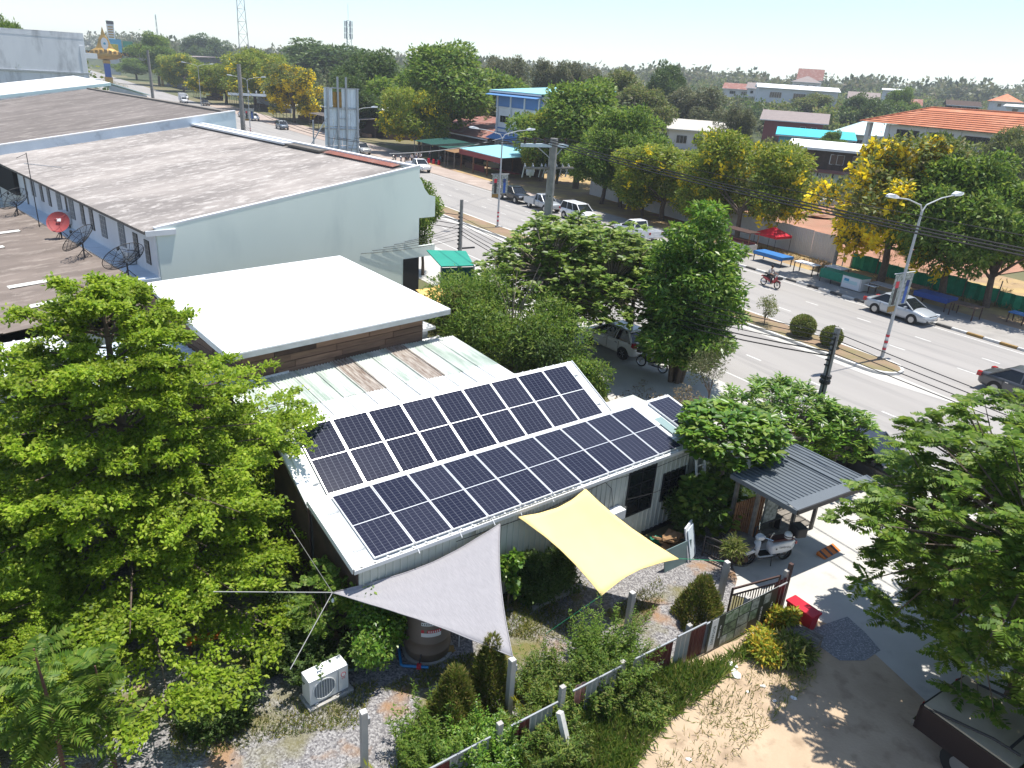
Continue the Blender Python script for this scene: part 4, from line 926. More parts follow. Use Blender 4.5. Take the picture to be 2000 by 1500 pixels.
for k in range(22): a = 2*math.pi*k/22; MB().box((.36*math.cos(a),.36*math.sin(a),.33), (.03,.095,.60), a).obj('stave', 'wood_board', ws)
MB().lathe([(.46,.62),(.46,.68),(.40,.69)], (0,0,0), 24).obj('top_disc', 'wood_grey', ws); MB().lathe([(.44,.0),(.44,.04)], (0,0,0), 24).obj('bottom_disc', 'wood_grey', ws)
# leaning boards, cardboard heap by the wall
bd = thing('leaning_board', 'grey-teal flat board standing upright by the yellow sail tip', 'board', at(1297,1118), R(38)); MB().box((.55,.03,.36), (1.15,.03,.72), 0, (R(-8),0)).obj('sheet', 'teal_board', bd)
bd = thing('leaning_board', 'white door panel leaning beside the wall under the almond tree', 'board', at(1345,1088), R(60)); MB().box((.0,.05,.55), (.62,.04,1.15), 0, (R(-14),0)).obj('sheet', 'plain_white', bd); MB().box((.0,-.01,.55), (.5,.02,1.0), 0, (R(-14),0)).obj('inset', 'blue_wall', bd)
cb = thing('cardboard_heap', 'heap of brown cardboard and sacks against the white wall', 'cardboard', at(1300,1070), R(39))
for k in range(9): MB().box((rnd.uniform(-.55,.5), rnd.uniform(-.25,.2), .10+.07*k*.7), (rnd.uniform(.3,.5), rnd.uniform(.25,.4), .06), rnd.uniform(0,3), (rnd.uniform(-.4,.4), rnd.uniform(-.4,.4))).obj('carton', 'cardboard', cb)
gb = thing('green_bag', 'green plastic bag on the cardboard heap by the wall', 'bag', at(1282,1062), 0); blob(9, .17, (1.2,.9,.8), 'tarp_green', 'bag_body', gb, 8)
wt = thing('white_basin', 'white basin lying by the cardboard heap', 'basin', at(1262,1078), 0); MB().lathe([(.16,0),(.26,.14),(.28,.15),(.24,.14),(.14,.03)], (0,0,0), 16).obj('bowl', 'plain_white', wt)
# concrete border in the garden
gb2 = thing('garden_border', 'grey concrete border strip in the shade below the yellow sail', 'kerb', (0,0,0), 0); MB().beam(at(1040,1190,.06), at(1135,1143,.06), .14, .12).obj('strip', 'concrete', gb2)
# orange ramp on the forecourt
rp_ = thing('kerb_ramp', 'orange and black kerb ramp on the concrete by the right tree', 'ramp', at(1618,1080), R(38)); MB().add([(0,0,0)],[]) 
w_ = MB(); w_.add([(-.45,-.15,.01),(.45,-.15,.01),(.45,.15,.01),(-.45,.15,.01),(.45,.15,.11),(-.45,.15,.11)], [(0,1,4,5),(0,3,2,1),(2,3,5,4),(0,5,3),(1,2,4)]); w_.obj('wedge', 'flower_orange', rp_)
for k in range(3): MB().box((-.3+.3*k,.0,.065), (.08,.3,.012), 0, (R(18),0)).obj('stripe', 'steel_dark', rp_)
# ================================================================== poles, lamps, cables
def on_line(u, v, n0):
    """foot point and height of something whose top is seen at (u,v) and that stands on the line n0 along the road"""
    d = ray(u, v); k = d.x*ROAD.ey.x+d.y*ROAD.ey.y; t = n0/k
    return Vector((d.x*t, d.y*t, 0)), CAM_H+d.z*t
def wire(par, off, p0, p1, sag, r=.018, m='cable', n=14):
    p0 = Vector(p0); p1 = Vector(p1)
    MB().tube([p0.lerp(p1, i/n)-Vector((0,0,4*sag*(i/n)*(1-i/n)))-off for i in range(n+1)], r, n=4).obj('wire', m, par)
def utility_pole(label, b, h, r=.15, rz=0):
    t = thing('utility_pole', label, 'utility pole', b, rz)
    MB().tube([(0,0,0),(0,0,h)], r*1.25, r*.85, n=8).obj('shaft', 'concrete_pole', t)
    return t
bp_b, bp_h = Vector((1.3,40.1,0)), 10.35
big = utility_pole('thick grey concrete pole with crossarm and insulators rising from the almond tree', bp_b, bp_h, .24, ROAD.rz)
MB().bx(-.09,.09,-2.0,.9,bp_h-.45,bp_h-.28).obj('crossarm', 'blue_wall', big)
for y in (-1.0,.6): MB().beam((0,0,bp_h-1.1), (0,y,bp_h-.45), .04).obj('brace', 'galv_steel', big)
for y in (-1.8,-1.2,-.6,.75): MB().lathe([(.05,bp_h-.28),(.09,bp_h-.2),(.05,bp_h-.15),(.08,bp_h-.08),(.04,bp_h)], (0,y,0), 8).obj('insulator', 'wood_dark', big)
MB().bx(-.07,.07,-1.7,1.4,bp_h-1.55,bp_h-1.45).obj('crossarm', 'wood_grey', big)
for y in (-1.6,-1.1,-.55,-.3,.4,.8,1.2):
    MB().tube([(-.1,y,bp_h-1.45),(-.16,y,bp_h-1.3),(-.30,y-.05,bp_h-2.0)], .03+.01*(abs(y) > 1), n=6).obj('fuse_cutout', 'galv_steel', big)
MB().lathe([(.2,-.2),(.24,0),(.2,.2)], (-.3,-1.15,bp_h-1.7), 10).obj('surge_drum', 'galv_steel', big)
for z in (2.2,3.6,6.2,7.4): MB().lathe([(.225,z),(.225,z+.05)], (0,0,0), 10).obj('band', 'steel_dark', big)
up_b, up_h = Vector((11.55,25.4,0)), 5.55
utp = utility_pole('grey utility pole with bundled cables standing behind the charcoal shelter', up_b, up_h, .125, ROAD.rz)
for k in range(7): MB().bx(-.09,.09,-.17,-.10,up_h-.25-.2*k,up_h-.2-.2*k).obj('cable_clamp', 'steel_dark', utp)
for z in (3.4,3.6): MB().lathe([(.2,z),(.2,z+.12)], (0,0,0), 10).obj('band', 'steel_dark', utp)
MB().tube([(.1,-.16,up_h-.3),(.13,-.2,3.2),(.12,-.18,.2)], .03, n=6).obj('riser_cable', 'cable', utp)
p9_b, p9_h = on_line(902, 390, 23.2)
p9 = utility_pole('dark utility pole in front of the green canopy by the mint wall', p9_b, p9_h, .13, ROAD.rz)
for k in range(9): MB().bx(-.05,.05,-.2,-.1,p9_h-.9-.25*k,p9_h-.8-.25*k).obj('cable_clamp', 'steel_dark', p9)
MB().bx(-.04,.04,-.2,1.1,p9_h-3.2,p9_h-3.1).obj('crossarm', 'steel_dark', p9)
lp_b, lp_h = on_line(466, 125, 25.0)
lpo = utility_pole('grey concrete pole with white crossarm beyond the dark shophouse roof', lp_b, lp_h, .28, ROAD.rz)
MB().bx(-.1,.1,-1.6,3.2,lp_h-3.8,lp_h-3.5).obj('crossarm', 'plain_white', lpo)
for y in (1.0,2.0,3.0): MB().lathe([(.08,lp_h-3.5),(.12,lp_h-3.3),(.06,lp_h-3.1)], (0,y,0), 8).obj('insulator', 'lamp_grey', lpo)
fp_b = at(1627,524,.06)
fp = utility_pole('tilted grey pole on a concrete pad beside the metal sheet fence', fp_b, 7.0, .13)
MB().bx(-.75,.75,-.6,.6,-.05,.12).obj('pad', 'kerb_white', fp)
fl_b, fl_h = on_line(288, 98, 25)
utility_pole('distant grey pole left of the telecom tower near the ornate arch', fl_b, fl_h, .3)
def cables(label, pts):
    o = Vector(pts[0][0]); t = thing('overhead_cables', label, 'cables', (o.x,o.y,0), 0)
    for p0, p1, sag, r, m in pts: wire(t, Vector((o.x,o.y,0)), p0, p1, sag, r, m)
e_ = ROAD.ex; nn = ROAD.ey; far_r = bp_b+e_*42
cables('three heavy black power cables crossing high over the right half', [(bp_b+nn*y+Vector((0,0,bp_h)), far_r+nn*y+Vector((0,0,bp_h-.3)), .55, .026, 'cable') for y in (-1.8,-1.2,-.6)]+[(bp_b+nn*.75+Vector((0,0,bp_h)), far_r+nn*.75+Vector((0,0,bp_h-.1)), .5, .014, 'cable')])
cables('thin power cables running from the thick pole to the far left pole', [(bp_b+nn*y+Vector((0,0,bp_h)), lp_b+nn*y+Vector((0,0,lp_h-3.2)), 2.6, .022, 'cable') for y in (-1.8,-.9,.6)])
cables('bundle of dark telephone cables between the two low poles', [(up_b+Vector((0,0,up_h-.25-.17*k)), p9_b+Vector((0,0,p9_h-1.1-.22*k)), .7+.07*k, .026 if k > 3 else .016, 'cable') for k in range(6)])
cables('dark cables running from the low utility pole off the right edge', [(up_b+Vector((0,0,up_h-.2-.25*k)), up_b+e_*36+nn*.5*k+Vector((0,0,up_h+.1-.2*k)), .55, .016, 'cable') for k in range(4)])
cables('cables leaving the dark pole past the mint wall to the left', [(p9_b+Vector((0,0,p9_h-1-.3*k)), lp_b+Vector((0,0,5.5-.3*k)), 2.2, .022, 'cable') for k in range(4)])
cables('pale cable sagging over the shop forecourts', [(at(760,300,6.5), at(985,268,6.8), .4, .03, 'cable_grey')])
cables('thin wires along the far pavement over the fence', [(fp_b+Vector((0,0,6.4-.4*k)), fp_b+e_*45+Vector((0,0,6.6-.4*k)), .6, .015, 'cable') for k in range(3)]+[(fp_b+Vector((0,0,6.4-.4*k)), fp_b-e_*45+Vector((0,0,6.6-.4*k)), .6, .015, 'cable') for k in range(3)])
cables('wires fanning from the dark pole to the mint shophouse wall', [(p9_b+Vector((0,0,4.2-.25*k)), RH.w(DEP-1-.8*k,-.02,3.4-.1*k), .15, .012, 'cable') for k in range(5)])
# street lamps with two arms
def street_lamp(label, b, h, banners=True, arm=2.55):
    t = thing('street_lamp', label, 'street lamp', b, ROAD.rz)
    MB().tube([(0,0,0),(0,0,h-.5)], .10, .06, n=10).obj('shaft', 'lamp_grey', t)
    MB().bx(-.16,.16,-.16,.16,0,.12).obj('base_plate', 'concrete', t)
    for z, m in ((.55,'label_red'),(.75,'label_white'),(.95,'label_red'),(1.15,'label_white'),(1.3,'label_red')): MB().lathe([(.102,z),(.101,z+.13)], (0,0,0), 10).obj('warning_band', m, t)
    for s_ in (-1,1):
        MB().tube([(0,0,h-.55),(0,s_*.25,h-.2),(0,s_*arm*.6,h+.12),(0,s_*arm,h+.22)], .04, .03, n=8).obj('arm', 'lamp_grey', t)
        hd = MB(); y = s_*(arm+.45); hd.add([(-.12,s_*arm,h+.2),(.12,s_*arm,h+.2),(.19,y,h+.22),(-.19,y,h+.22),(-.08,s_*(arm+.9),h+.28),(.08,s_*(arm+.9),h+.28),(-.1,s_*arm,h+.3),(.1,s_*arm,h+.3),(.17,y,h+.42),(-.17,y,h+.42),(-.06,s_*(arm+.88),h+.38),(.06,s_*(arm+.88),h+.38)],
              [(0,1,2,3),(3,2,5,4),(6,9,8,7),(9,10,11,8),(0,6,7,1),(1,7,8,2),(2,8,11,5),(5,11,10,4),(4,10,9,3),(3,9,6,0)])
        hd.obj('lamp_head', 'lamp_clear' if s_ > 0 else 'plain_white', t)
    if banners:
        MB().tube([(0,-.95,4.85),(0,.95,4.85)], .02, n=6).obj('banner_rail', 'plain_white', t)
        for s_ in (-1,1):
            z0 = 2.75 if s_ < 0 else 3.1
            o = MB().box((.03,s_*.48,(4.8+z0)/2), (.012,.72,4.8-z0), 0).obj('banner', 'print_grey', t)
            MB().box((.042,s_*.48,3.75), (.006,.26,1.2), 0).obj('banner_figure', 'sign_blue' if s_ > 0 else 'steel_dark', o)
            MB().box((.045,s_*.48-.02,4.25), (.006,.3,.35), 0).obj('banner_figure', 'label_red' if s_ < 0 else 'cloth_blue', o)
            if s_ < 0: MB().box((.042,s_*.48,2.92), (.006,.66,.32), 0).obj('banner_strip', 'leaf_yellowish' if 0 else 'kerb_yellow', o)
    return t
street_lamp('twin-armed street lamp with hanging banners at the tip of the median', Vector((20.2,38.33,.15)), 8.55)
b2, h2 = on_line(982, 258, 36.4); street_lamp('twin-armed street lamp with banners behind the thick concrete pole', Vector((b2.x,b2.y,.15)), h2-.15)
b3, h3 = on_line(688, 212, 36.0); street_lamp('twin-armed street lamp beside the steel billboard back', Vector((b3.x,b3.y,.15)), h3-.15)
b4_, h4 = on_line(482, 152, 36.0); street_lamp('twin-armed street lamp beyond the pole with white crossarm', Vector((b4_.x,b4_.y,.15)), h4-.15)
b5, h5 = on_line(386, 126, 36.0); street_lamp('farthest twin-armed street lamp above the white lorry', Vector((b5.x,b5.y,.15)), h5-.15, False)
# ================================================================== vehicles
def wheel(par, x, y, r, w=.20, side=1):
    t = MB().lathe([(r*.62,-w/2),(r*.93,-w/2),(r,-w*.32),(r,w*.32),(r*.93,w/2),(r*.62,w/2),(r*.62,-w/2)], (0,0,0), 20, 'Y', False).obj('wheel', 'rubber', par, smooth=False, loc=(x,y,r))
    rm = MB(); f = side*w*.42
    rm.lathe([(r*.63,f-.02),(r*.63,f+.012),(r*.55,f-.03),(r*.1,f-.03)], (0,0,0), 18, 'Y')
    for k in range(6):
        a = k*math.pi/3; rm.beam((r*.1*math.cos(a),f,r*.1*math.sin(a)), (r*.6*math.cos(a),f,r*.6*math.sin(a)), .05, .03)
    rm.obj('rim', 'alloy', t)
    return t
def loft(stations, name, m, par, sub=1):
    """stations: (x, z_bottom, z_top, half width, crown)"""
    mb = MB(); k = 12
    for x, zb, zt, w, cr in stations:
        zm = zb+(zt-zb)*.5
        half = [(w*.80,zb),(w*.97,zb+.06*1),(w,zm),(w*.985,zt-.10*(zt-zb)),(w*.90,zt),(w*.45,zt+cr)]
        ring = half+[(-y,z) for y, z in half[::-1]]
        mb.v += [(x,y,z) for y, z in ring]
    n = len(stations)
    mb.f += [(i*k+j, (i+1)*k+j, (i+1)*k+(j+1)%k, i*k+(j+1)%k) for i in range(n-1) for j in range(k)]
    mb.f += [tuple(range(k)), tuple(range((n-1)*k+k-1, (n-1)*k-1, -1))]
    o = mb.obj(name, m, par, smooth=True)
    if sub: md = o.modifiers.new('sub', 'SUBSURF'); md.levels = sub; md.render_levels = sub
    return o
def frustum(par, x0b, x1b, wb, zb, x0t, x1t, wt, zt, paint, bx=None, glass='dark_glass'):
    vs = [(x0b,-wb,zb),(x1b,-wb,zb),(x1b,wb,zb),(x0b,wb,zb),(x0t,-wt,zt),(x1t,-wt,zt),(x1t,wt,zt),(x0t,wt,zt)]
    mb = MB(); mb.add(vs, [(0,1,5,4),(1,2,6,5),(2,3,7,6),(3,0,4,7),(4,5,6,7)]); mb.obj('window_glass', glass, par)
    rf = MB(); e = .03; L_ = x1t-x0t
    pts = [(x0t-.10,-wt-e*.4,zt-.01),(x0t+L_*.1,-wt-e,zt+.015),(x1t-L_*.12,-wt-e,zt+.015),(x1t+.08,-wt-e*.4,zt-.02)]
    ring = pts+[(p[0],-p[1],p[2]) for p in pts[::-1]]
    top = [(p[0]*.96+(x0t+x1t)/2*.04,p[1]*.8,p[2]+.055) for p in ring]
    rf.add(ring+top, [(i,(i+1)%8,(i+1)%8+8,i+8) for i in range(8)]+[tuple(range(8,16)), tuple(range(7,-1,-1))])
    o = rf.obj('roof', paint, par, smooth=False); md = o.modifiers.new('bev', 'BEVEL'); md.width = .02; md.segments = 2
    for s_ in (-1,1):
        pb = MB(); pb.beam((x0b+.02,s_*wb,zb), (x0t,s_*wt,zt+.01), .10, .05); pb.beam((x1b-.02,s_*wb,zb), (x1t,s_*wt,zt+.01), .06, .05)
        for q in (bx if bx is not None else [.5]): pb.beam((x0b+(x1b-x0b)*q,s_*(wb+.004),zb), (x0t+(x1t-x0t)*q,s_*(wt+.004),zt), .06, .03)
        pb.obj('pillar', paint, par)
def lights(par, xf, xr, w, zf, zr, front=True):
    for s_ in (-1,1):
        MB().box((xf-.10,s_*(w-.18),zf), (.30,.30,.14), s_*.35).obj('headlight', 'lamp_clear', par); MB().box((xr+.05,s_*(w-.10),zr), (.20,.24,.22), -s_*.2).obj('taillight', 'lamp_red', par)
    MB().box((xf+.005,0,zf-.03), (.04,.8,.12)).obj('grille', 'steel_dark', par); MB().box((xf+.0,0,zf-.27), (.05,w*1.5,.10)).obj('air_intake', 'steel_dark', par)
    MB().box((xf+.035,0,zf-.18), (.015,.42,.12)).obj('number_plate', 'label_white', par); MB().box((xr-.035,0,zr-.16), (.015,.42,.12)).obj('number_plate', 'label_white', par)
def arches(par, xs, w, r):
    for x in xs:
        for s_ in (-1,1): MB().lathe([(r*1.17,s_*(w-.16)),(r*1.17,s_*(w+.006))], (x,0,r+.02), 20, 'Y').obj('wheel_arch', 'rubber', par)
def seams(par, w, xs, z0, z1):
    for x in xs:
        for s_ in (-1,1): MB().bx(x-.006,x+.006,s_*w-.006,s_*w+.006,z0,z1).obj('door_seam', 'steel_dark', par); MB().bx(x+.10,x+.26,s_*(w+.012)-.012,s_*(w+.012)+.012,z1-.12,z1-.08).obj('door_handle', 'chrome', par)
def mirrors(par, x, w, z, m):
    for s_ in (-1,1): MB().box((x,s_*(w+.10),z), (.12,.2,.14)).obj('mirror', m, par)
def car(kind, label, loc, rz, paint, group=None):
    t = thing({'pickup':'pickup_truck','suv':'parked_car','van':'van'}.get(kind,'car'), label, {'pickup':'pickup truck','van':'van'}.get(kind,'car'), loc, rz, group)
    if kind == 'sedan':
        loft([(-2.26,.36,.80,.66,.02),(-2.18,.24,.93,.80,.03),(-1.5,.20,.98,.86,.03),(-.6,.19,.95,.87,.02),(.6,.19,.94,.87,.02),(1.0,.19,.95,.87,.05),(1.7,.21,.84,.85,.07),(2.12,.24,.72,.78,.05),(2.27,.34,.60,.60,.03)], 'body', paint, t)
        frustum(t, -1.75, 1.25, .80, .92, -.95, .35, .58, 1.42, paint, [.5])
        arches(t, (-1.30,1.30), .86, .31); lights(t, 2.2, -2.24, .84, .66, .80); seams(t, .872, (-.05,-1.0), .35, .9); mirrors(t, .75, .80, .98, paint); rr, wx, wy = .31, 1.30, .76
    elif kind == 'hatch':
        loft([(-2.0,.36,.92,.66,.0),(-1.93,.24,1.05,.80,.0),(-1.2,.20,1.0,.86,.0),(-.5,.19,.96,.86,.02),(.7,.19,.94,.86,.03),(1.0,.19,.93,.86,.06),(1.6,.21,.84,.84,.06),(1.93,.24,.72,.76,.05),(2.05,.34,.60,.60,.03)], 'body', paint, t)
        frustum(t, -1.86, 1.15, .79, .93, -1.35, .25, .60, 1.46, paint, [.42,.75])
        arches(t, (-1.28,1.28), .85, .31); lights(t, 2.0, -1.98, .82, .66, .93); seams(t, .865, (-.1,-.95), .35, .9); mirrors(t, .7, .8, .98, paint); rr, wx, wy = .31, 1.28, .75
    elif kind in ('suv', 'van'):
        H_ = 1.72 if kind == 'suv' else 1.95
        loft([(-2.3,.45,.95,.70,.0),(-2.22,.32,1.10,.86,.0),(-1.4,.30,1.12,.91,.0),(.6,.29,1.10,.91,.02),(1.05,.29,1.10,.91,.05),(1.75,.31,1.02,.89,.06),(2.15,.34,.90,.84,.04),(2.32,.44,.74,.68,.03)], 'body', paint, t)
        frustum(t, -2.2, 1.25, .84, 1.08, -1.95, .45, .70, H_, paint, [.35,.66])
        arches(t, (-1.38,1.42), .90, .36); lights(t, 2.26, -2.26, .88, .84, 1.0); seams(t, .915, (0,-1.0), .45, 1.05); mirrors(t, .95, .86, 1.12, paint); rr, wx, wy = .36, 1.40, .79
    elif kind == 'pickup':
        loft([(-.55,.38,1.10,.86,.0),(-.5,.36,1.12,.89,.0),(.8,.36,1.10,.90,.02),(1.15,.36,1.10,.90,.05),(1.9,.38,1.03,.88,.06),(2.4,.40,.92,.82,.04),(2.55,.48,.76,.68,.03)], 'body', paint, t)
        frustum(t, -.52, 1.3, .83, 1.09, -.38, .5, .68, 1.68, paint, [.35])
        b = MB(); b.bx(-2.55,-.6,-.90,-.83,.5,1.12).bx(-2.55,-.6,.83,.90,.5,1.12).bx(-2.58,-2.5,-.90,.90,.5,1.10).bx(-.68,-.6,-.83,.83,.5,1.12).bx(-2.5,-.68,-.83,.83,.5,.66)
        o = b.obj('cargo_bed', paint, t)
        MB().bx(-2.66,-2.56,-.82,.82,.46,.60).obj('rear_bumper', 'chrome', t)
        arches(t, (-1.5,1.55), .89, .37); lights(t, 2.48, -2.55, .86, .84, .95); seams(t, .905, (.35,-.4), .45, 1.05); mirrors(t, 1.0, .86, 1.14, 'steel_dark'); rr, wx, wy = .37, 1.52, .78
    for x in (-wx, wx):
        for s_ in (-1,1): wheel(t, x, s_*wy, rr, .21, s_)
    return t
def between(p_rear, p_front, half, side=-1):
    """centre and heading of a car whose near wheels touch at two seen points"""
    a = at(*p_rear); b = at(*p_front); d = (b-a).normalized(); nrm = Vector((-d.y,d.x,0))
    return (a+b)/2+nrm*half*(-side), math.atan2(d.y, d.x)
HR = ROAD.rz
c, h = between((1706,611),(1773.5,633), .85); car('sedan', 'silver sedan parked by the striped kerb beside the blue-covered stall', (c.x,c.y,.006), HR, 'paint_silver')
c = at(1932,767)+e_*1.45+nn*.8; car('sedan', 'dark grey sedan entering at the right edge of the road', (c.x,c.y,.006), HR, 'paint_grey')
c, h = between((1213,701),(1151,673), .8, 1); car('hatch', 'white hatchback parked under trees in front of the shops', (c.x,c.y,.006), h, 'paint_white')
def parked(kind, label, u, v, paint, n=47.6, flip=0, dz=.006, grp=None):
    b = at(u, v); s = ROAD.l(b).x; return car(kind, label, sn(s, n, dz), HR+flip*math.pi, paint, grp)
parked('pickup', 'black pickup truck parked behind the lamp post near the blue-roofed eatery', 1028, 392, 'paint_black', 47.2)
parked('pickup', 'silver pickup truck parked right behind the thick concrete pole', 1103, 408, 'paint_silver', 47.3)
parked('suv', 'white car roof showing above the almond tree foliage', 1178, 428, 'paint_white', 47.4)
parked('pickup', 'white pickup truck with railed bed half hidden by the tall tree', 1290, 462, 'paint_white', 47.4, 1)
parked('pickup', 'white pickup truck parked by the green awning, front towards the viewer', 836, 334, 'paint_white', 47.6)
parked('suv', 'pale gold car parked right of the steel billboard back', 727, 300, 'paint_gold', 47.6)
parked('suv', 'blue-grey car parked left of the steel billboard back', 577, 253, 'paint_bluegrey', 47.6)
parked('pickup', 'white pickup truck parked ahead of the blue-grey car', 519, 236, 'paint_white', 47.6)
parked('sedan', 'small silver car parked close behind the white pickup', 499, 230, 'paint_silver', 47.6)
parked('pickup', 'dark pickup truck at the far end of the parked row', 443, 208, 'paint_black', 47.6)
parked('suv', 'white car parked beside the white box lorry', 404, 196, 'paint_white', 47.6)
lor = parked('pickup', 'white box lorry with tall cargo box far down the road', 385, 202, 'paint_white', 43.5)
MB().bx(-2.7,-.62,-1.0,1.0,.7,2.75).obj('cargo_box', 'plain_white', lor)
parked('suv', 'white car driving away in the distance under the arch', 228, 146, 'paint_white', 41.5)
parked('sedan', 'white car far down the near lane left of the arch pillar', 192, 138, 'paint_white', 44)
# dark car nose behind the frangipani
c = at(1610,890); car('suv', 'black car mostly hidden behind the frangipani bush', sn(ROAD.l(c).x+1.4, 24.9, .006), HR+R(8), 'paint_black')
# foreground pickup under the right tree
pk = car('pickup', 'dark maroon pickup truck with beige bed cover under the right tree', (11.48,10.58,.006), R(-56), 'paint_maroon')
MB().bx(-2.52,-.66,-.86,.86,1.10,1.16).obj('bed_cover', 'beige_cover', pk)
rk = MB()
for s_ in (-1,1): rk.tube([(-2.4,s_*.84,1.12),(-1.2,s_*.8,1.42),(-.7,s_*.78,1.45)], .03, n=6)
rk.tube([(-.9,-.8,1.45),(-.9,.8,1.45)], .03, n=6); rk.obj('roll_bar', 'steel_dark', pk)
MB().bx(-.35,.45,-.62,.62,1.735,1.75).obj('roof_cover', 'beige_cover', pk)
# ================================================================== people and two-wheelers
def skin(name, V, E, rad, m, par, sub=1, loc=None):
    me = bpy.data.meshes.new(name); me.from_pydata(V, E, []); me.update(); me.materials.append(MATS[m])
    o = link(name, me, par, loc)
    md = o.modifiers.new('skin', 'SKIN'); md.use_smooth_shade = True
    for i, r in enumerate(rad):
        sv = me.skin_vertices[0].data[i]; sv.radius = (r, r) if not isinstance(r, tuple) else r
        sv.use_root = (i == 0)
    s2 = o.modifiers.new('sub', 'SUBSURF'); s2.levels = sub; s2.render_levels = sub
    return o
def person(label, loc, rz, pose, shirt, trousers, par=None, sc=1.0, name='person'):
    """pose: dict of joint positions (metres, facing +x)"""
    t = thing(name, label, 'person', loc, rz); t.scale = (sc,)*3
    J = pose; key = ['pelvis','chest','neck','head','topf','hl','kl','al','tl','hr','kr','ar','tr','sl','el','wl','fl','sr','er','wr','fr']
    V = [J[k] for k in key]; ix = {k: i for i, k in enumerate(key)}
    E = [(ix[a],ix[b]) for a, b in (('pelvis','chest'),('chest','neck'),('neck','head'),('head','topf'),('pelvis','hl'),('hl','kl'),('kl','al'),('al','tl'),('pelvis','hr'),('hr','kr'),('kr','ar'),('ar','tr'),('chest','sl'),('sl','el'),('el','wl'),('wl','fl'),('chest','sr'),('sr','er'),('er','wr'),('wr','fr'))]
    R_ = dict(pelvis=.12,chest=.135,neck=.05,head=.085,topf=.075,hl=.085,kl=.06,al=.04,tl=.035,hr=.085,kr=.06,ar=.04,tr=.035,sl=.06,el=.042,wl=.03,fl=.03,sr=.06,er=.042,wr=.03,fr=.03)
    b = skin('body', V, E, [R_[k] for k in key], 'skin', t)
    def sub(nm, ks, es, gr, m):
        skin(nm, [J[k] for k in ks], [(ks.index(a),ks.index(c)) for a, c in es], [R_[k]+gr for k in ks], m, t)
    sub('shirt', ['chest','pelvis','sl','el','sr','er'], [('pelvis','chest'),('chest','sl'),('sl','el'),('chest','sr'),('sr','er')], .022, shirt)
    sub('trousers', ['pelvis','hl','kl','al','hr','kr','ar'], [('pelvis','hl'),('hl','kl'),('kl','al'),('pelvis','hr'),('hr','kr'),('kr','ar')], .018, trousers)
    hd = Vector(J['head']); tp = Vector(J['topf'])
    MB().lathe([(.01,-.02),(.085,.0),(.108,.06),(.10,.12),(.06,.165),(.01,.175)], tuple(hd.lerp(tp,.35)+Vector((-.03,0,0))), 10).obj('hair', 'hair', t, smooth=True)
    for s_ in (-1,1):
        MB().lathe([(.005,-.01),(.013,0),(.005,.01)], tuple(hd.lerp(tp,.45)+Vector((.085,s_*.032,0))), 6).obj('eye', 'hair', t)
        for q in range(4):     # fingers leaving the hand
            f = Vector(J['fl' if s_ > 0 else 'fr']); MB().tube([f+Vector((.0,s_*(-.025+.017*q),0)), f+Vector((.045,s_*(-.027+.018*q),-.012)), f+Vector((.06,s_*(-.026+.018*q),-.045))], .008, .006, n=5).obj('finger', 'skin', t)
        f = Vector(J['fl' if s_ > 0 else 'fr']); MB().tube([f+Vector((-.01,-s_*.02,0)), f+Vector((.03,-s_*.045,-.01))], .009, .007, n=5).obj('thumb', 'skin', t)
    MB().lathe([(.004,-.02),(.016,0),(.004,.02)], tuple(hd.lerp(tp,.25)+Vector((.098,0,0))), 6).obj('nose', 'skin', t)
    return t
STAND = dict(pelvis=(0,0,.95),chest=(0,0,1.30),neck=(0,0,1.48),head=(.01,0,1.58),topf=(.01,0,1.66),hl=(0,.10,.88),kl=(.02,.11,.48),al=(0,.11,.09),tl=(.14,.12,.04),hr=(0,-.10,.88),kr=(.02,-.11,.48),ar=(0,-.11,.09),tr=(.14,-.12,.04),sl=(0,.19,1.40),el=(-.02,.25,1.12),wl=(.05,.25,.88),fl=(.08,.25,.80),sr=(0,-.19,1.40),er=(-.02,-.25,1.12),wr=(.05,-.25,.88),fr=(.08,-.25,.80))
RIDE = dict(pelvis=(-.12,0,.86),chest=(-.05,0,1.20),neck=(.02,0,1.38),head=(.05,0,1.47),topf=(.06,0,1.56),hl=(-.05,.11,.82),kl=(.32,.17,.72),al=(.24,.16,.34),tl=(.40,.16,.31),hr=(-.05,-.11,.82),kr=(.32,-.17,.72),ar=(.24,-.16,.34),tr=(.40,-.16,.31),sl=(.0,.18,1.30),el=(.16,.25,1.06),wl=(.40,.26,1.02),fl=(.47,.25,1.01),sr=(.0,-.18,1.30),er=(.16,-.25,1.06),wr=(.40,-.26,1.02),fr=(.47,-.25,1.01))
def bike_wheel(par, x, r, w, spokes=True):
    t = MB().lathe([(r*.78,-w/2),(r*.95,-w/2),(r,0),(r*.95,w/2),(r*.78,w/2),(r*.76,0),(r*.78,-w/2)], (0,0,0), 22, 'Y', False).obj('wheel', 'rubber', par, loc=(x,0,r))
    s_ = MB(); s_.lathe([(r*.79,-.02),(r*.79,.02),(r*.74,.02),(r*.74,-.02),(r*.79,-.02)], (0,0,0), 22, 'Y', False); s_.lathe([(.035,-.06),(.035,.06)], (0,0,0), 8, 'Y')
    for k in range(10): a = k*math.pi/5; s_.cyl((0,0,0), (r*.75*math.cos(a),0,r*.75*math.sin(a)), .007, n=4)
    s_.obj('rim', 'alloy', t)
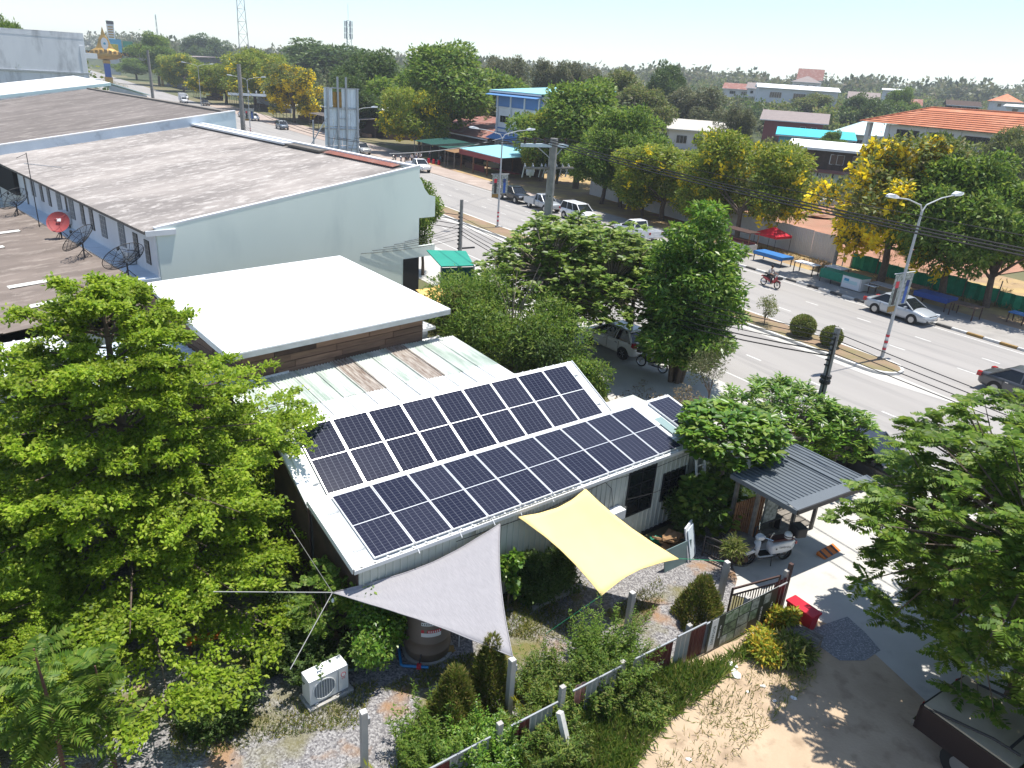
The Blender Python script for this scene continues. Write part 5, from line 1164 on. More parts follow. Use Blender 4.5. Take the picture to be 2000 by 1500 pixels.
def motorbike(label, loc, rz, paint, name='motorbike'):
    t = thing(name, label, 'motorbike', loc, rz)
    bike_wheel(t, -.62, .29, .09); bike_wheel(t, .63, .29, .08)
    for y in (-.07,.07): MB().tube([(.63,y,.29),(.52,y,.62),(.44,y,.86)], .022, n=6).obj('fork', 'chrome', t)
    loft([(-.80,.62,.72,.05,.0),(-.62,.52,.74,.12,.0),(-.2,.42,.68,.13,.0),(.05,.34,.52,.12,.0),(.25,.34,.52,.12,.0),(.42,.40,.80,.14,.0),(.52,.62,.95,.12,.0),(.60,.82,.95,.07,.0)], 'body', paint, t)
    MB().box((-.30,0,.755), (.75,.25,.09), 0, (0,R(-3))).obj('seat', 'rubber', t)
    o = loft([(.33,.46,.56,.06,.0),(.55,.58,.66,.07,.0),(.72,.58,.66,.07,.0),(.92,.46,.52,.05,.0)], 'mudguard', paint, t)
    MB().tube([(.40,-.33,1.0),(.46,-.12,.98),(.46,.12,.98),(.40,.33,1.0)], .018, n=6).obj('handlebar', 'steel_dark', t)
    MB().lathe([(.03,-.02),(.085,.03),(.07,.06)], (.56,0,.90), 12, 'X').obj('headlight', 'lamp_clear', t)
    for y in (-.24,.24): MB().tube([(.43,y,.99),(.38,y*1.2,1.13)], .008, n=4).obj('mirror_stalk', 'steel_dark', t); MB().box((.37,y*1.25,1.15), (.02,.10,.06)).obj('mirror', 'steel_dark', t)
    MB().box((.0,0,.36), (.34,.2,.22)).obj('engine', 'alloy', t); MB().tube([(.1,-.12,.25),(-.25,-.16,.25),(-.8,-.17,.36)], .028, .045, n=8).obj('exhaust', 'chrome', t)
    MB().box((-.84,0,.68), (.06,.14,.09)).obj('taillight', 'lamp_red', t); MB().tube([(-.05,.12,.28),(-.62,.11,.29)], .03, n=6).obj('swing_arm', 'steel_dark', t)
    MB().box((.78,0,.83), (.24,.30,.20)).obj('basket', 'steel_dark', t) if name == 'motorbike' else None
    return t
c, h = between((1489,557),(1517,564.5), 0); motorbike('red motorbike ridden along the far lane', (c.x,c.y,.006), HR, 'paint_red')
person('person in grey shirt and dark trousers riding the red motorbike', (c.x-.12*e_.x,c.y-.12*e_.y,.01), HR, RIDE, 'cloth_grey', 'cloth_dark')
motorbike('dark motorbike parked behind the white hatchback under the tall tree', at(1272,722,.006), R(140), 'paint_black')
for k, (u, v, p) in enumerate([(770,312,'paint_black'),(783,318,'paint_silver'),(795,317,'paint_black'),(857,318,'paint_teal')]):
    motorbike(['black motorbike left end of the group by the eatery','silver motorbike beside the schoolchildren','black motorbike behind the schoolchildren','teal motorbike right of the white pickup near the red stools'][k], at(u,v,.04), R(rnd.uniform(60,120)), p)
for k, (u, v, l_) in enumerate([(804,321,'person in white shirt standing leftmost beside the motorbikes'),(813,318,'person in white shirt standing second beside the motorbikes'),(821,319,'person in white shirt standing third beside the motorbikes'),(840,312,'person in white shirt standing behind the white pickup')]):
    person(l_, at(u,v,.04), R(rnd.uniform(0,360)), STAND, 'cloth_white', 'cloth_blue' if k % 2 else 'cloth_dark', sc=.97)
# white scooter with top box
p_f, p_r = at(1450,1108), at(1536,1095); dd = (p_f-p_r).normalized(); cc = (p_f+p_r)/2; sz = math.atan2(dd.y,dd.x)
st = thing('scooter', 'white scooter with maroon seat and black top box parked on the concrete', 'scooter', (cc.x+.05,cc.y+.12,.01), sz)
bike_wheel(st, .66, .24, .10); bike_wheel(st, -.62, .24, .11)
loft([(-.90,.50,.66,.05,.0),(-.80,.40,.74,.15,.01),(-.5,.34,.76,.21,.01),(-.12,.34,.72,.20,.01),(.02,.30,.60,.15,.0)], 'rear_body', 'paint_white', st, 2)
MB().bx(-.08,.40,-.18,.18,.27,.33).obj('footboard', 'paint_white', st); MB().bx(-.02,.36,-.13,.13,.33,.34).obj('foot_mat', 'rubber', st)
for s_ in (-1,1): MB().tube([(.42,s_*.17,.30),(.0,s_*.19,.29),(-.55,s_*.20,.34)], .022, n=6).obj('side_trim', 'steel_dark', st)
sh_ = MB(); sh_.add([(.38,-.16,.28),(.38,.16,.28),(.44,-.25,.55),(.44,.25,.55),(.34,-.20,.88),(.34,.20,.88),(.50,-.10,.30),(.50,.10,.30),(.56,-.13,.58),(.56,.13,.58),(.40,-.10,.90),(.40,.10,.90)],
   [(0,2,3,1),(2,4,5,3),(6,7,9,8),(8,9,11,10),(0,6,8,2),(2,8,10,4),(1,3,9,7),(3,5,11,9),(4,10,11,5),(0,1,7,6)])
o = sh_.obj('leg_shield', 'paint_white', st, smooth=True); md = o.modifiers.new('s', 'SUBSURF'); md.levels = md.render_levels = 1
loft([(.42,.36,.44,.05,.0),(.55,.42,.56,.10,.0),(.70,.40,.56,.11,.0),(.86,.30,.44,.08,.0)], 'mudguard', 'paint_white', st, 2)
loft([(.22,.86,.98,.07,.0),(.34,.84,1.02,.12,.0),(.46,.84,1.00,.10,.0),(.52,.88,.96,.05,.0)], 'headset', 'paint_white', st, 2)
MB().lathe([(.02,.0),(.075,.0),(.07,.03),(.02,.045)], (.48,0,.93), 14, 'X').obj('headlight', 'lamp_clear', st)
MB().tube([(.20,-.36,1.02),(.32,-.12,.98),(.32,.12,.98),(.20,.36,1.02)], .018, n=6).obj('handlebar', 'chrome', st)
for s_ in (-1,1): MB().tube([(.26,s_*.26,1.01),(.24,s_*.32,1.22)], .009, n=5).obj('mirror_stalk', 'chrome', st); MB().lathe([(.005,-.01),(.055,0),(.005,.012)], (.23,s_*.33,1.25), 12, 'X').obj('mirror', 'chrome', st); MB().cyl((.18,s_*.36,1.02),(.24,s_*.26,1.01),.022,n=8).obj('grip', 'rubber', st)
o = MB().box((-.38,0,.80), (.74,.27,.10)).obj('seat', 'seat_maroon', st); md = o.modifiers.new('b', 'BEVEL'); md.width = .04; md.segments = 3
o = MB().box((-.95,0,1.0), (.36,.42,.34)).obj('top_box', 'steel_dark', st); md = o.modifiers.new('b', 'BEVEL'); md.width = .04; md.segments = 2
MB().box((-.80,0,.80), (.5,.10,.03)).obj('carrier', 'chrome', st); MB().box((-.93,0,.60), (.05,.14,.10)).obj('taillight', 'lamp_red', st)
MB().tube([(.66,.06,.24),(.52,.06,.55)], .025, n=6).obj('fork', 'steel_dark', st); MB().tube([(-.05,.16,.28),(.0,.26,.01)], .014, n=5).obj('side_stand', 'steel_dark', st); MB().tube([(-.2,-.15,.22),(-.85,-.17,.30)], .045, n=8).obj('exhaust', 'steel_dark', st)
text('Lambretta', .10, 'steel_dark', 'lettering', st, (-.42,.218,.60), (R(90),R(4),R(180)), .001)
MB().lathe([(.03,.214),(.03,.217),(.02,.217)], (-.12,0,.57), 12, 'Y').obj('emblem', 'steel_dark', st)
hm = thing('helmet', 'white and black helmet resting beside the scooter top box', 'helmet', Vector((cc.x,cc.y,.86))-dd*.62+Vector((0,0,.01)), sz); MB().lathe([(.11,0),(.125,.06),(.11,.14),(.06,.19),(.01,.20)], (0,0,0), 14).obj('shell', 'paint_white', hm, smooth=True); MB().lathe([(.127,.05),(.127,.08)], (0,0,0), 14).obj('stripe', 'steel_dark', hm)
# ================================================================== rising ground far away
def terrain(x, y):
    d = math.hypot(x, y); a = math.degrees(math.atan2(x, y))
    k = max(0, min(1, (d-230)/650)); k = k*k*(3-2*k)
    A = 13+9*max(0, min(1, (a-2)/22))+6*max(0, min(1, (-a-24)/8))-7*max(0, 1-abs(a+20)/6)
    n_ = -x*math.sin(ROAD.rz)+y*math.cos(ROAD.rz); q = max(0, min(1, (abs(n_-38)-22)/45)); k *= q*q*(3-2*q)
    return A*k*(1+.12*math.sin(x*.011+1)+.10*math.sin(y*.013))
hm_ = MB(); NX, NY = 220, 60
for j in range(NY+1):
    d = 225*(9.5**(j/NY))
    for i in range(NX+1):
        a = R(-52+104*i/NX); x, y = d*math.sin(a), d*math.cos(a); hm_.v.append((x, y, terrain(x,y)-.03 if j else -.06))
hm_.f = [(j*(NX+1)+i, j*(NX+1)+i+1, (j+1)*(NX+1)+i+1, (j+1)*(NX+1)+i) for j in range(NY) for i in range(NX)]
struct('hill_terrain', hm_, 'wood_floor', True)
# ================================================================== far houses
def house_box(name, label, loc, rz, w, d, h, rh, wm, rm, eave=.7, hip=False, wins=(), storeys=1, mono=False, winm='dark_glass', cat='house'):
    t = thing(name, label, cat, loc, rz)
    MB().bx(0,w,0,d,-.5,h).obj('wall', wm, t)
    e = eave
    if mono:
        MB().plate([(-e,-e,h+.05+rh*.0),(w+e,-e,h+.05),(w+e,d+e,h+rh),(-e,d+e,h+rh)], (0,0,1), .12).obj('roof', rm, t)
    else:
        x0 = d/2 if hip else -e; hx = (d/2 if hip else 0)
        A = [(-e,-e,h),(w+e,-e,h),(w+e,d+e,h),(-e,d+e,h)]; r0 = (x0 if hip else -e,d/2,h+rh); r1 = (w-x0 if hip else w+e,d/2,h+rh)
        rf = MB(); rf.add(A+[r0,r1], [(0,1,5,4),(2,3,4,5),(1,2,5),(3,0,4),(3,2,1,0)]); o = rf.obj('roof', rm, t)
        if not hip: MB().add([],[]); g_ = MB(); g_.add([(.02,0,h-.05),(.02,d,h-.05),(.02,d/2,h+rh*.86)], [(0,1,2)]); g_.add([(-.02,0,h-.05),(-.02,d,h-.05),(-.02,d/2,h+rh*.86)], [(2,1,0)]); g_.obj('gable', wm, t)
    MB().bx(-e,w+e,-e-.04,-e,h-.18,h+.03).obj('fascia', 'plain_white', t)
    for (x0, x1, z0, z1) in wins:
        o = MB().bx(x0-.06,x1+.06,-.06,-.01,z0-.06,z1+.06).obj('window', 'plain_white', t); n = max(1, int((x1-x0)/.8))
        for k in range(n): a = x0+(x1-x0)*k/n+.03; b = x0+(x1-x0)*(k+1)/n-.03; MB().bx(a,b,-.08,-.05,z0,z1).obj('pane', winm, o)
    return t
# blue and white three-storey house
t = house_box('blue_house', 'three-storey white and blue house with pale aqua roof above the eatery', sn(-109,66), HR, 13, 12, 11.2, 1.1, 'wall_white', 'roof_aqua', 1.0, mono=True,
    wins=[(1.2,4.6,6.6,7.6),(6.0,9.2,6.6,7.6),(1.2,4.6,2.6,3.4),(6,9.4,2.4,3.2)], cat='house')
MB().bx(-.3,13.3,-.1,.0,4.9,5.1).obj('band', 'wall_blue', t); MB().bx(-.3,13.3,-.1,.0,5.6,5.8).obj('band', 'wall_blue', t); MB().bx(-.2,13.2,-.14,-.02,9.0,10.5).obj('open_storey', 'wall_blue', t); MB().bx(-.2,13.2,-.16,-.03,8.8,8.9).obj('rail', 'plain_white', t)
MB().plate([(-.6,-1.6,4.0),(13.4,-1.6,4.0),(13.4,0,4.7),(-.6,0,4.7)], (0,0,1), .08).obj('awning', 'awning_blue', t); MB().plate([(-.9,-1.8,10.6),(13.9,-1.8,10.6),(13.9,0,11.1),(-.9,0,11.1)], (0,0,1), .06).obj('awning', 'awning_blue', t)
for k in range(4): MB().bx(.3+4.0*k,.6+4.0*k,-.3,-.05,0,10.8).obj('column', 'wall_white', t)
# eatery with pale blue roof
er = thing('eatery', 'open-sided eatery with pale blue roof and red-brown beams by the road', 'eatery', sn(-101,55), HR)
MB().plate([(0,0,3.05),(12,0,2.95),(12.5,8.5,3.5),(-1,8.5,3.6)], (0,0,1), .08).obj('roof', 'roof_aqua', er); MB().bx(0,12,-.08,.0,2.3,2.98).obj('fascia', 'wall_red', er)
for x in (.3,4,8,11.7):
    for y in (.2,7): MB().bx(x-.08,x+.08,y-.08,y+.08,0,3.0).obj('post', 'wood_warm', er)
MB().bx(.3,11.7,7.4,7.6,0,3.2).obj('back_wall', 'wood_dark', er); MB().bx(.4,3.9,2,3,.9,1.0).obj('counter', 'wood_warm', er); MB().bx(.4,3.9,2.1,2.2,0,.9).obj('counter_front', 'wall_red', er); MB().bx(4.4,11,3,4,.7,.8).obj('table', 'wall_red', er)
# shed with red-brown roof
t = house_box('red_roofed_shed', 'long shed with red-brown metal roof left of the blue house', sn(-137,66), HR, 26, 14, 3.6, 2.2, 'wood_dark', 'rust_red_roof', .8, mono=True, cat='shed')
# roadside awnings and shacks
def awning_stall(label, s0, s1, n0, dep, h, rm, wm='wood_dark'):
    t = thing('roadside_stall', label, 'stall', sn(s0,n0), HR); L_ = s1-s0
    MB().ribs((0,0,h-.35), (L_,0,0), (0,dep,.55), .5, .06, .05).obj('roof', rm, t); MB().bx(0,L_,dep-.2,dep,0,h).obj('back_wall', wm, t)
    for k in range(int(L_/3)+1): MB().bx(.1+k*3-.05,.1+k*3+.05,.05,.15,0,h-.3).obj('post', 'wood_grey', t)
    MB().bx(.5,L_-.5,dep-1.6,dep-.8,0,.8).obj('counter', 'wood_board', t)
awning_stall('roadside stall with dark green awning left of the eatery', -116, -104, 54.5, 6, 3.1, 'green_dark_sheet'); awning_stall('roadside stall with tan sheet awning next to the green one', -104, -100.6, 54, 5, 2.8, 'cardboard')
awning_stall('dark roadside shack with brown walls behind the billboard', -172, -150, 55, 7, 3.6, 'asbestos_dark'); awning_stall('pale roofed roadside stall beyond the yellow tree', -205, -186, 56, 8, 3.8, 'white_metal'); awning_stall('long roadside shelter with pale roof farther up the road', -262, -225, 58, 9, 4.6, 'white_metal', 'wall_white')
awning_stall('roadside stall with red and white goods near the distant lamp', -300, -280, 54, 6, 3.2, 'wall_red')
for k in range(3):
    rs = thing('red_stool', ['red plastic stool nearest the white pickup','red plastic stool beside the awning post','red plastic stool under the green awning'][k], 'stool', sn(-108.5+1.2*k,53.6+.3*k), 0, 'red stools by the eatery')
    MB().lathe([(.25,0),(.2,.7),(.22,.75),(.02,.76)], (0,0,0), 10).obj('seat', 'red_plastic', rs)
# sheet fence on the far side
ff = thing('metal_sheet_fence', 'long grey metal sheet fence along the far verge', 'fence', sn(-76,60.6), math.atan2(*(lambda v: (v.y,v.x))(sn(-36.8,57.9)-sn(-76,60.6))))
fl_ = (sn(-36.8,57.9)-sn(-76,60.6)).length
fsm = MB().ribs((0,0,.05), (1.28,0,0), (0,0,2.35), .2, .03, .03, (0,-1,0)).mesh('sheet', 'zinc_grey')
for k in range(int(fl_/1.27)): o = link('sheet', fsm, ff, (1.27*k, rnd.uniform(-.012,.012), rnd.uniform(-.04,.04))); o.rotation_euler = (rnd.uniform(-.015,.015), rnd.uniform(-.006,.006), 0)
for k in range(int(fl_/3)+1): MB().bx(3*k,3*k+.07,.03,.1,0,2.3).obj('post', 'galv_steel', ff)
gn = thing('green_net_fence', 'green shade net fence behind the golden trees', 'fence', sn(-36.5,58.3), HR)
for k in range(9): MB().corr((2.4*k,0,.0), (2.4,0,0), (0,0,1.25+rnd.uniform(-.35,.2)), 3, .09, 4, 2, (0,1,0)).obj('net_panel', 'net_green', gn)
for k in range(10): MB().cyl((2.4*k,0,0),(2.4*k,0,1.9),.04,n=6).obj('post', 'wood_grey', gn)
# building plot: block wall, slabs, soil heaps
bw = thing('block_wall', 'low grey block wall behind the red soil plot', 'wall', Vector((33,116,0)), R(-14))
for k in range(11): MB().bx(2.4*k,2.4*k+2.3,-.02*(k%2),.15,0,1.9+rnd.uniform(-.05,.05)).obj('panel', 'block_wall', bw); MB().bx(2.4*k-.1,2.4*k+.1,-.08,.2,0,2.1).obj('pillar', 'concrete', bw)
for k, (u, v) in enumerate([(1625,398),(1640,402)]):
    t = thing('concrete_slab', ['long pale concrete slab lying on the red soil','second pale concrete slab on the red soil beside the pole'][k], 'slab', at(u,v,.1), R(-25)); MB().bx(-2.6,2.6,-.5,.5,0,.35).obj('block', 'kerb_white', t); MB().bx(-2.2,2.2,-.3,.3,.36,.55).obj('block', 'concrete', t)
for k, (u, v, r_) in enumerate([(1560,400,1.6),(1600,425,1.3),(1660,420,1.5),(1540,385,1.4)]):
    t = thing('soil_heap', ['red soil heap left of the slabs','small red soil heap near the fence','red soil heap behind the pole','red soil heap by the block wall'][k], 'soil heap', at(u,v,.05), 0); blob(12, r_, (1.4,1.1,.22), 'red_soil', 'heap', t, 20+k, .15)
# dark wooden house with white roof
t = house_box('wooden_house', 'dark wooden two-storey house with bright white roof facing the red soil', Vector((42.5,125.5,0)), R(-22), 17, 10, 6.0, .7, 'wood_dark', 'white_roof', .8, mono=True, wins=[(6.2,8.2,3.9,5.3),(9.5,11.5,3.9,5.3)], winm='wood_board')
for k in range(28): MB().bx(.6*k,.6*k+.56,-.05-.01*(k%2),-.0,3.0,5.9).obj('board', 'wood_dark', t)
for k in range(6): MB().bx(.3+2.3*k,2.4+2.3*k,-.06,-.01,.0,2.4).obj('shutter', 'blue_wall', t)
MB().plate([(3,-1.2,2.5),(10,-1.2,2.5),(10,0,2.9),(3,0,2.9)], (0,0,1), .05).obj('canopy', 'rust_red_roof', t); text('12/14', .7, 'wood_dark', 'lettering', t, (5.5,-.08,1.9), (R(90),0,0), .01)
# houses behind
t = house_box('grey_roofed_house', 'white-walled house with pale grey roof left of the turquoise house', Vector((34,190,0)), R(-8), 15, 12, 4.6, 2.2, 'wall_white', 'roof_lightgrey', 1.0, wins=[(2,4.5,1.4,3.2),(6,8.5,1.4,3.2),(11,12.5,1.4,3.4)])
t = house_box('red_house', 'red-walled house with grey-brown gabled roof behind the turquoise one', Vector((68,228,0)), R(-20), 16, 13, 7.2, 2.6, 'wall_red', 'roof_greybrown', 1.4, wins=[(10,11.5,4.6,6),(13,14.5,4.6,6)])
t = house_box('turquoise_house', 'low turquoise house with bright turquoise metal roof', Vector((66,206,0)), R(-18), 18, 10, 4.2, 1.6, 'wall_turq', 'roof_turq', 1.0, mono=True, wins=[(14.5,16,1.5,3)])
t = house_box('hip_roofed_house', 'house with pale green hipped roof beside the school', Vector((86,214,0)), R(-16), 19, 16, 5.4, 4.6, 'wall_pinkish', 'roof_palegreen', 1.3, hip=True, wins=[(1,5,1.5,4),(8,10,1.5,4)], winm='wood_dark')
# school with orange tiled roof
sc = thing('school', 'large two-storey school with orange tiled hipped roof at right', 'school', Vector((79,184,0)), R(-62))
MB().bx(6,56,0,13,0,9.3).obj('wall', 'wall_pinkish', sc); MB().bx(0,6,0,13,5.2,6.3).obj('balcony_parapet', 'wall_pinkish', sc)
for x in (.3,5.5):
    for y in (.3,12.5): MB().bx(x-.5,x+.5,y-.5,y+.5,0,9.3).obj('column', 'wall_pinkish', sc)
MB().bx(0,6,0,13,4.6,5.2).obj('floor_slab', 'wall_pinkish', sc); MB().bx(56,84,-8,13,0,9.3).obj('wall', 'wall_pinkish', sc)
TW, TN = 1.0, 60
def hiproof(x0, x1, y0, y1, z, rh, ridge_in0, ridge_in1):
    ym = (y0+y1)/2; A = [(x0,y0,z),(x1,y0,z),(x1,y1,z),(x0,y1,z),(x0+ridge_in0,ym,z+rh),(x1-ridge_in1,ym,z+rh)]
    o = MB(); o.add(A, [(0,1,5,4),(2,3,4,5),(1,2,5),(3,0,4)]); return o.obj('roof', 'roof_orange', sc), ym
rf, ym = hiproof(-1.4, 58, -1.4, 14.4, 9.4, 4.0, 12, 6); rf2, _ = hiproof(52, 87, -9.5, 14.4, 9.35, 4.6, 13, 13)
# rows of tiles, each course a slightly proud strip
for k in range(10):
    f0, f1 = k/10, (k+1)/10; y0 = -1.4+f0*(ym+1.4); z0 = 9.42+4*f0; xl = -1.4+12*f0; xr = 58-6*f0
    if k < 9: MB().add([],[]); q = MB().beam((xl,y0,z0+.05), (min(xr,57),y0,z0+.05), .12, .10); q.obj('tile_course', 'roof_orange', rf)
MB().tube([(52,-9.5,9.5),(65,2.4,14.0)], .18, n=6).obj('hip_ridge', 'rust_red_roof', rf2); MB().tube([(-1.4,-1.4,9.5),(10.6,6.5,13.5),(52,6.5,13.5)], .16, n=6).obj('hip_ridge', 'roof_orange', rf)
for z0, z1 in ((6.6,8.4),(2.0,3.8)):
    for x in (8,16,24,32,40,48):
        o = MB().bx(x,x+5.6,-.08,-.02,z0,z1).obj('window', 'wood_dark', sc)
        for k in range(6): MB().bx(x+.15+.92*k,x+.15+.92*k+.75,-.12,-.08,z0+.15,z1-.15).obj('pane', 'dark_glass', o)
    for x in (60,68,76): MB().bx(x,x+4,-8.1,-8.0,z0,z1).obj('window', 'dark_glass', sc)
for x in (15,23,31,39,47,55): MB().bx(x-.25,x+.25,-.25,0,0,9.3).obj('pilaster', 'wall_pinkish', sc)
MB().bx(6,56,-.3,0,4.5,5.0).obj('band', 'wall_white', sc)
# distant halls and houses on the rise
def far_house(label, u, v, dist, w, d, h, rh, wm, rm, hip=False, rz=-20):
    dr = ray(u, v); k = dist/math.hypot(dr.x, dr.y); p = Vector((dr.x*k, dr.y*k, CAM_H+dr.z*k))
    return house_box('distant_house', label, p, R(rz), w, d, h, rh, wm, rm, .8, hip=hip, wins=[(w*.15,w*.3,h*.3,h*.7),(w*.45,w*.6,h*.3,h*.7),(w*.75,w*.9,h*.3,h*.7)])
hl = far_house('long white hall with dark windows on the rise', 1478, 196, 330, 30, 14, 5.0, 1.6, 'wall_white', 'white_roof', rz=-12)
far_house('grey hip-roofed house above the long white hall', 1545, 176, 420, 13, 12, 4, 3, 'wall_pinkish', 'roof_greybrown', True)
far_house('red temple roof standing high among trees on the skyline', 1556, 163, 560, 15, 12, 2.5, 7, 'wall_pinkish', 'rust_red_roof')
far_house('maroon row roof left of the white hall', 1412, 186, 380, 18, 10, 3, 2.6, 'wall_pinkish', 'rust_red_roof'); far_house('brown roof between dark trees left of the hall', 1458, 186, 370, 9, 9, 3, 2.5, 'wall_pinkish', 'roof_greybrown')
far_house('white house with red shutters among the hillside trees', 1722, 196, 400, 8, 8, 4.5, .8, 'wall_white', 'white_roof'); far_house('brown-roofed house by the dark tree on the slope', 1654, 216, 300, 9, 9, 4, 2.4, 'wall_pinkish', 'roof_greybrown')
far_house('small house with maroon gable above the orange roof', 1748, 218, 330, 8, 8, 2.5, 2.4, 'wall_pinkish', 'rust_red_roof'); far_house('orange-roofed pavilion near the right edge', 1938, 212, 320, 8, 8, 2.5, 2.6, 'wall_pinkish', 'roof_orange', True); far_house('long pale roof sloping at the right edge', 1962, 222, 260, 10, 6, 2, .6, 'wall_white', 'white_roof', rz=-40)
far_house('dark roof just above the orange tiles', 1850, 214, 300, 9, 7, 1.5, 1.6, 'wood_dark', 'wood_dark')
# far left buildings along the road
t = house_box('terraced_shops', 'distant terraced shops with brown blinds behind the ornate arch', sn(-420,64), HR, 60, 14, 13, .8, 'block_wall', 'roof_greybrown', .6, mono=True, wins=[(2+4.2*k,5+4.2*k,7,11) for k in range(13)], cat='building')
for k in range(12): MB().bx(26+2.6*k,28.4+2.6*k,-.3,-.1,4,12).obj('blind', 'wood_board', t)
house_box('white_warehouse', 'pale blue-white warehouse roof between the roadside trees', sn(-330,95), HR, 40, 22, 9, 2.6, 'wall_white', 'blue_wall', .5, cat='warehouse')
house_box('cream_warehouse', 'cream long building behind trees below the telecom tower', sn(-330,150), HR, 60, 20, 12, 2, 'fascia', 'skylight', .5, cat='warehouse')
house_box('pink_roofed_hall', 'pink-red roofed hall peeking over the trees by the tower', sn(-420,205), HR, 34, 22, 17, 3.5, 'wall_pinkish', 'wall_red', .5, cat='hall')
house_box('white_shop', 'white shop with flat roof behind the yellow roadside tree', sn(-185,66), HR, 18, 10, 6.4, .4, 'wall_white', 'white_roof', .5, mono=True, wins=[(1,4,3.4,5),(6,9,3.4,5)], cat='shop'); house_box('brick_shop', 'small brick-red shop with pale roof left of the billboard', sn(-158,64), HR, 10, 8, 5.4, .5, 'wood_board', 'white_roof', .5, mono=True, wins=[(1,3,3,4.4)], cat='shop')
# ================================================================== ornate arch and sign tower on the road
av = on_line(213, 158, 36.5)[0]
arc = thing('ornate_arch', 'golden ornamental pillar crest with striped booms across the road', 'arch', (av.x,av.y,0), HR)
MB().bx(-1.5,1.5,-1.5,1.5,0,2.6).obj('plinth', 'gold', arc); MB().bx(-1.2,1.2,-1.2,1.2,2.6,8.2).obj('pillar', 'sign_blue', arc); MB().bx(-1.4,1.4,-1.4,1.4,8.2,9.4).obj('capital', 'gold', arc)
cr_ = MB(); cr_.lathe([(.5,9.4),(4,10.0),(6.6,11),(6.8,12),(5.6,13.2),(3.6,14.3),(2.6,16),(2.0,18),(.9,19.6),(.15,22.5),(.02,23)], (0,0,0), 16); cr_.v = [(x*.35,y,z) for x, y, z in cr_.v]; cr_.obj('crest', 'gold', arc)
for k in range(7): y = -5.4+1.8*k; MB().bx(-2.3,-2.1,y-.6,y+.6,12+.2*(3-abs(k-3)),13.1+.25*(3-abs(k-3))).obj('carving', 'kerb_yellow', arc); MB().bx(2.1,2.3,y-.6,y+.6,12+.2*(3-abs(k-3)),13.1+.25*(3-abs(k-3))).obj('carving', 'kerb_yellow', arc)
md_ = MB(); md_.lathe([(1.4,2.2),(1.4,2.35)], (0,0,16.2), 20, 'X'); md_.v = [(x,y,16.2+(z-16.2)*1.7) for x, y, z in md_.v]; md_.obj('medallion', 'label_white', arc)
mk_ = MB(); mk_.lathe([(.5,2.36),(.5,2.42)], (0,0,16.2), 12, 'X'); mk_.obj('medallion_emblem', 'wall_turq', arc)
for s_ in (-1,1):
    MB().bx(-.2,.2,min(s_*5.5,s_*22),max(s_*5.5,s_*22),11.6,13.0).obj('boom', 'steel_dark', arc)
    for k in range(9): MB().box((.25,s_*(7+1.7*k),12.3), (.08,.5,1.2), 0, (R(35),0)).obj('chevron', 'gold', arc)
    d_ = MB(); d_.lathe([(2.4,.3),(2.4,.45)], (0,s_*14.5,12.6), 20, 'X'); d_.obj('round_sign', 'lamp_grey', arc); MB().box((.2,s_*14.5,15.2), (.3,2.6,2.6), 0, (R(45),0)).obj('round_sign_crown', 'gold', arc)
    MB().bx(-.5,.5,s_*22-.5,s_*22+.5,0,13).obj('side_pillar', 'gold', arc)
sb, shh = on_line(213, 36, 56)
stw = thing('sign_tower', 'tall narrow sign tower with yellow stripes over a blue panel', 'sign', (sb.x,sb.y,0), HR)
zt = shh; sw = 2.6
MB().bx(-1,1,-sw,sw,0,zt*.45).obj('base', 'lamp_grey', stw); MB().bx(.9,1.2,-sw*1.9,sw*1.9,zt*.33,zt*.64).obj('panel', 'sign_cyan', stw); MB().bx(1.2,1.3,-sw*1.2,sw*1.1,zt*.42,zt*.55).obj('panel_print', 'blossom_yellow', stw)
MB().bx(-.8,.9,-sw*.75,sw*.75,zt*.64,zt*.96).obj('tower', 'plain_white', stw); MB().bx(.9,1.0,-sw*.8,sw*.8,zt*.9,zt*.96).obj('tower_cap', 'steel_dark', stw)
for k in range(5): MB().bx(.9,1.02,-sw*.6,sw*.5,zt*(.66+.045*k),zt*(.685+.045*k)).obj('stripe', 'gold', stw)
MB().bx(.9,1.3,sw*2.2,sw*4.4,zt*.52,zt*.62).obj('green_sign', 'sign_green', stw)
# ================================================================== telecom towers
def tower(label, u, vtop, dist, h_over, w0, w1, top=False):
    dr = ray(u, vtop); k = dist/math.hypot(dr.x, dr.y); x, y, zt = dr.x*k, dr.y*k, CAM_H+dr.z*k+h_over
    t = thing('telecom_tower', label, 'tower', (x,y,0), R(20)); L3 = [(math.cos(a), math.sin(a)) for a in (0,2.094,4.189)]
    n = int(zt/3.2); lg = MB(); br = MB()
    def P(i, z): w = w0+(w1-w0)*z/zt; return Vector((L3[i][0]*w, L3[i][1]*w, z))
    for i in range(3): lg.tube([P(i,0), P(i,zt)], .13, .09, n=5)
    lg.obj('leg', 'galv_steel', t)
    for j in range(n):
        z0, z1 = zt*j/n, zt*(j+1)/n
        for i in range(3): br.tube([P(i,z0), P((i+1)%3,z1)], .06, n=4); br.tube([P(i,z1), P((i+1)%3,z1)], .05, n=4)
    br.obj('brace', 'galv_steel', t)
    if top:
        for j in range(3):
            for i in range(6): a = i*1.047; MB().box((1.5*math.cos(a),1.5*math.sin(a),zt-1.2-2.2*j), (.3,.35,2.0), a).obj('antenna', 'lamp_grey', t)
        MB().cyl((0,0,zt),(0,0,zt+6),.06,n=5).obj('spike', 'lamp_grey', t)
tower('lattice telecom tower rising out of the top of the picture', 467, 0, 260, 8, 2.4, 1.1); tower('lattice telecom tower with antenna clusters over the dark trees', 680, 40, 330, 0, 1.9, .9, True); tower('faint thin mast on the left skyline', 303, 28, 520, 0, .5, .3)
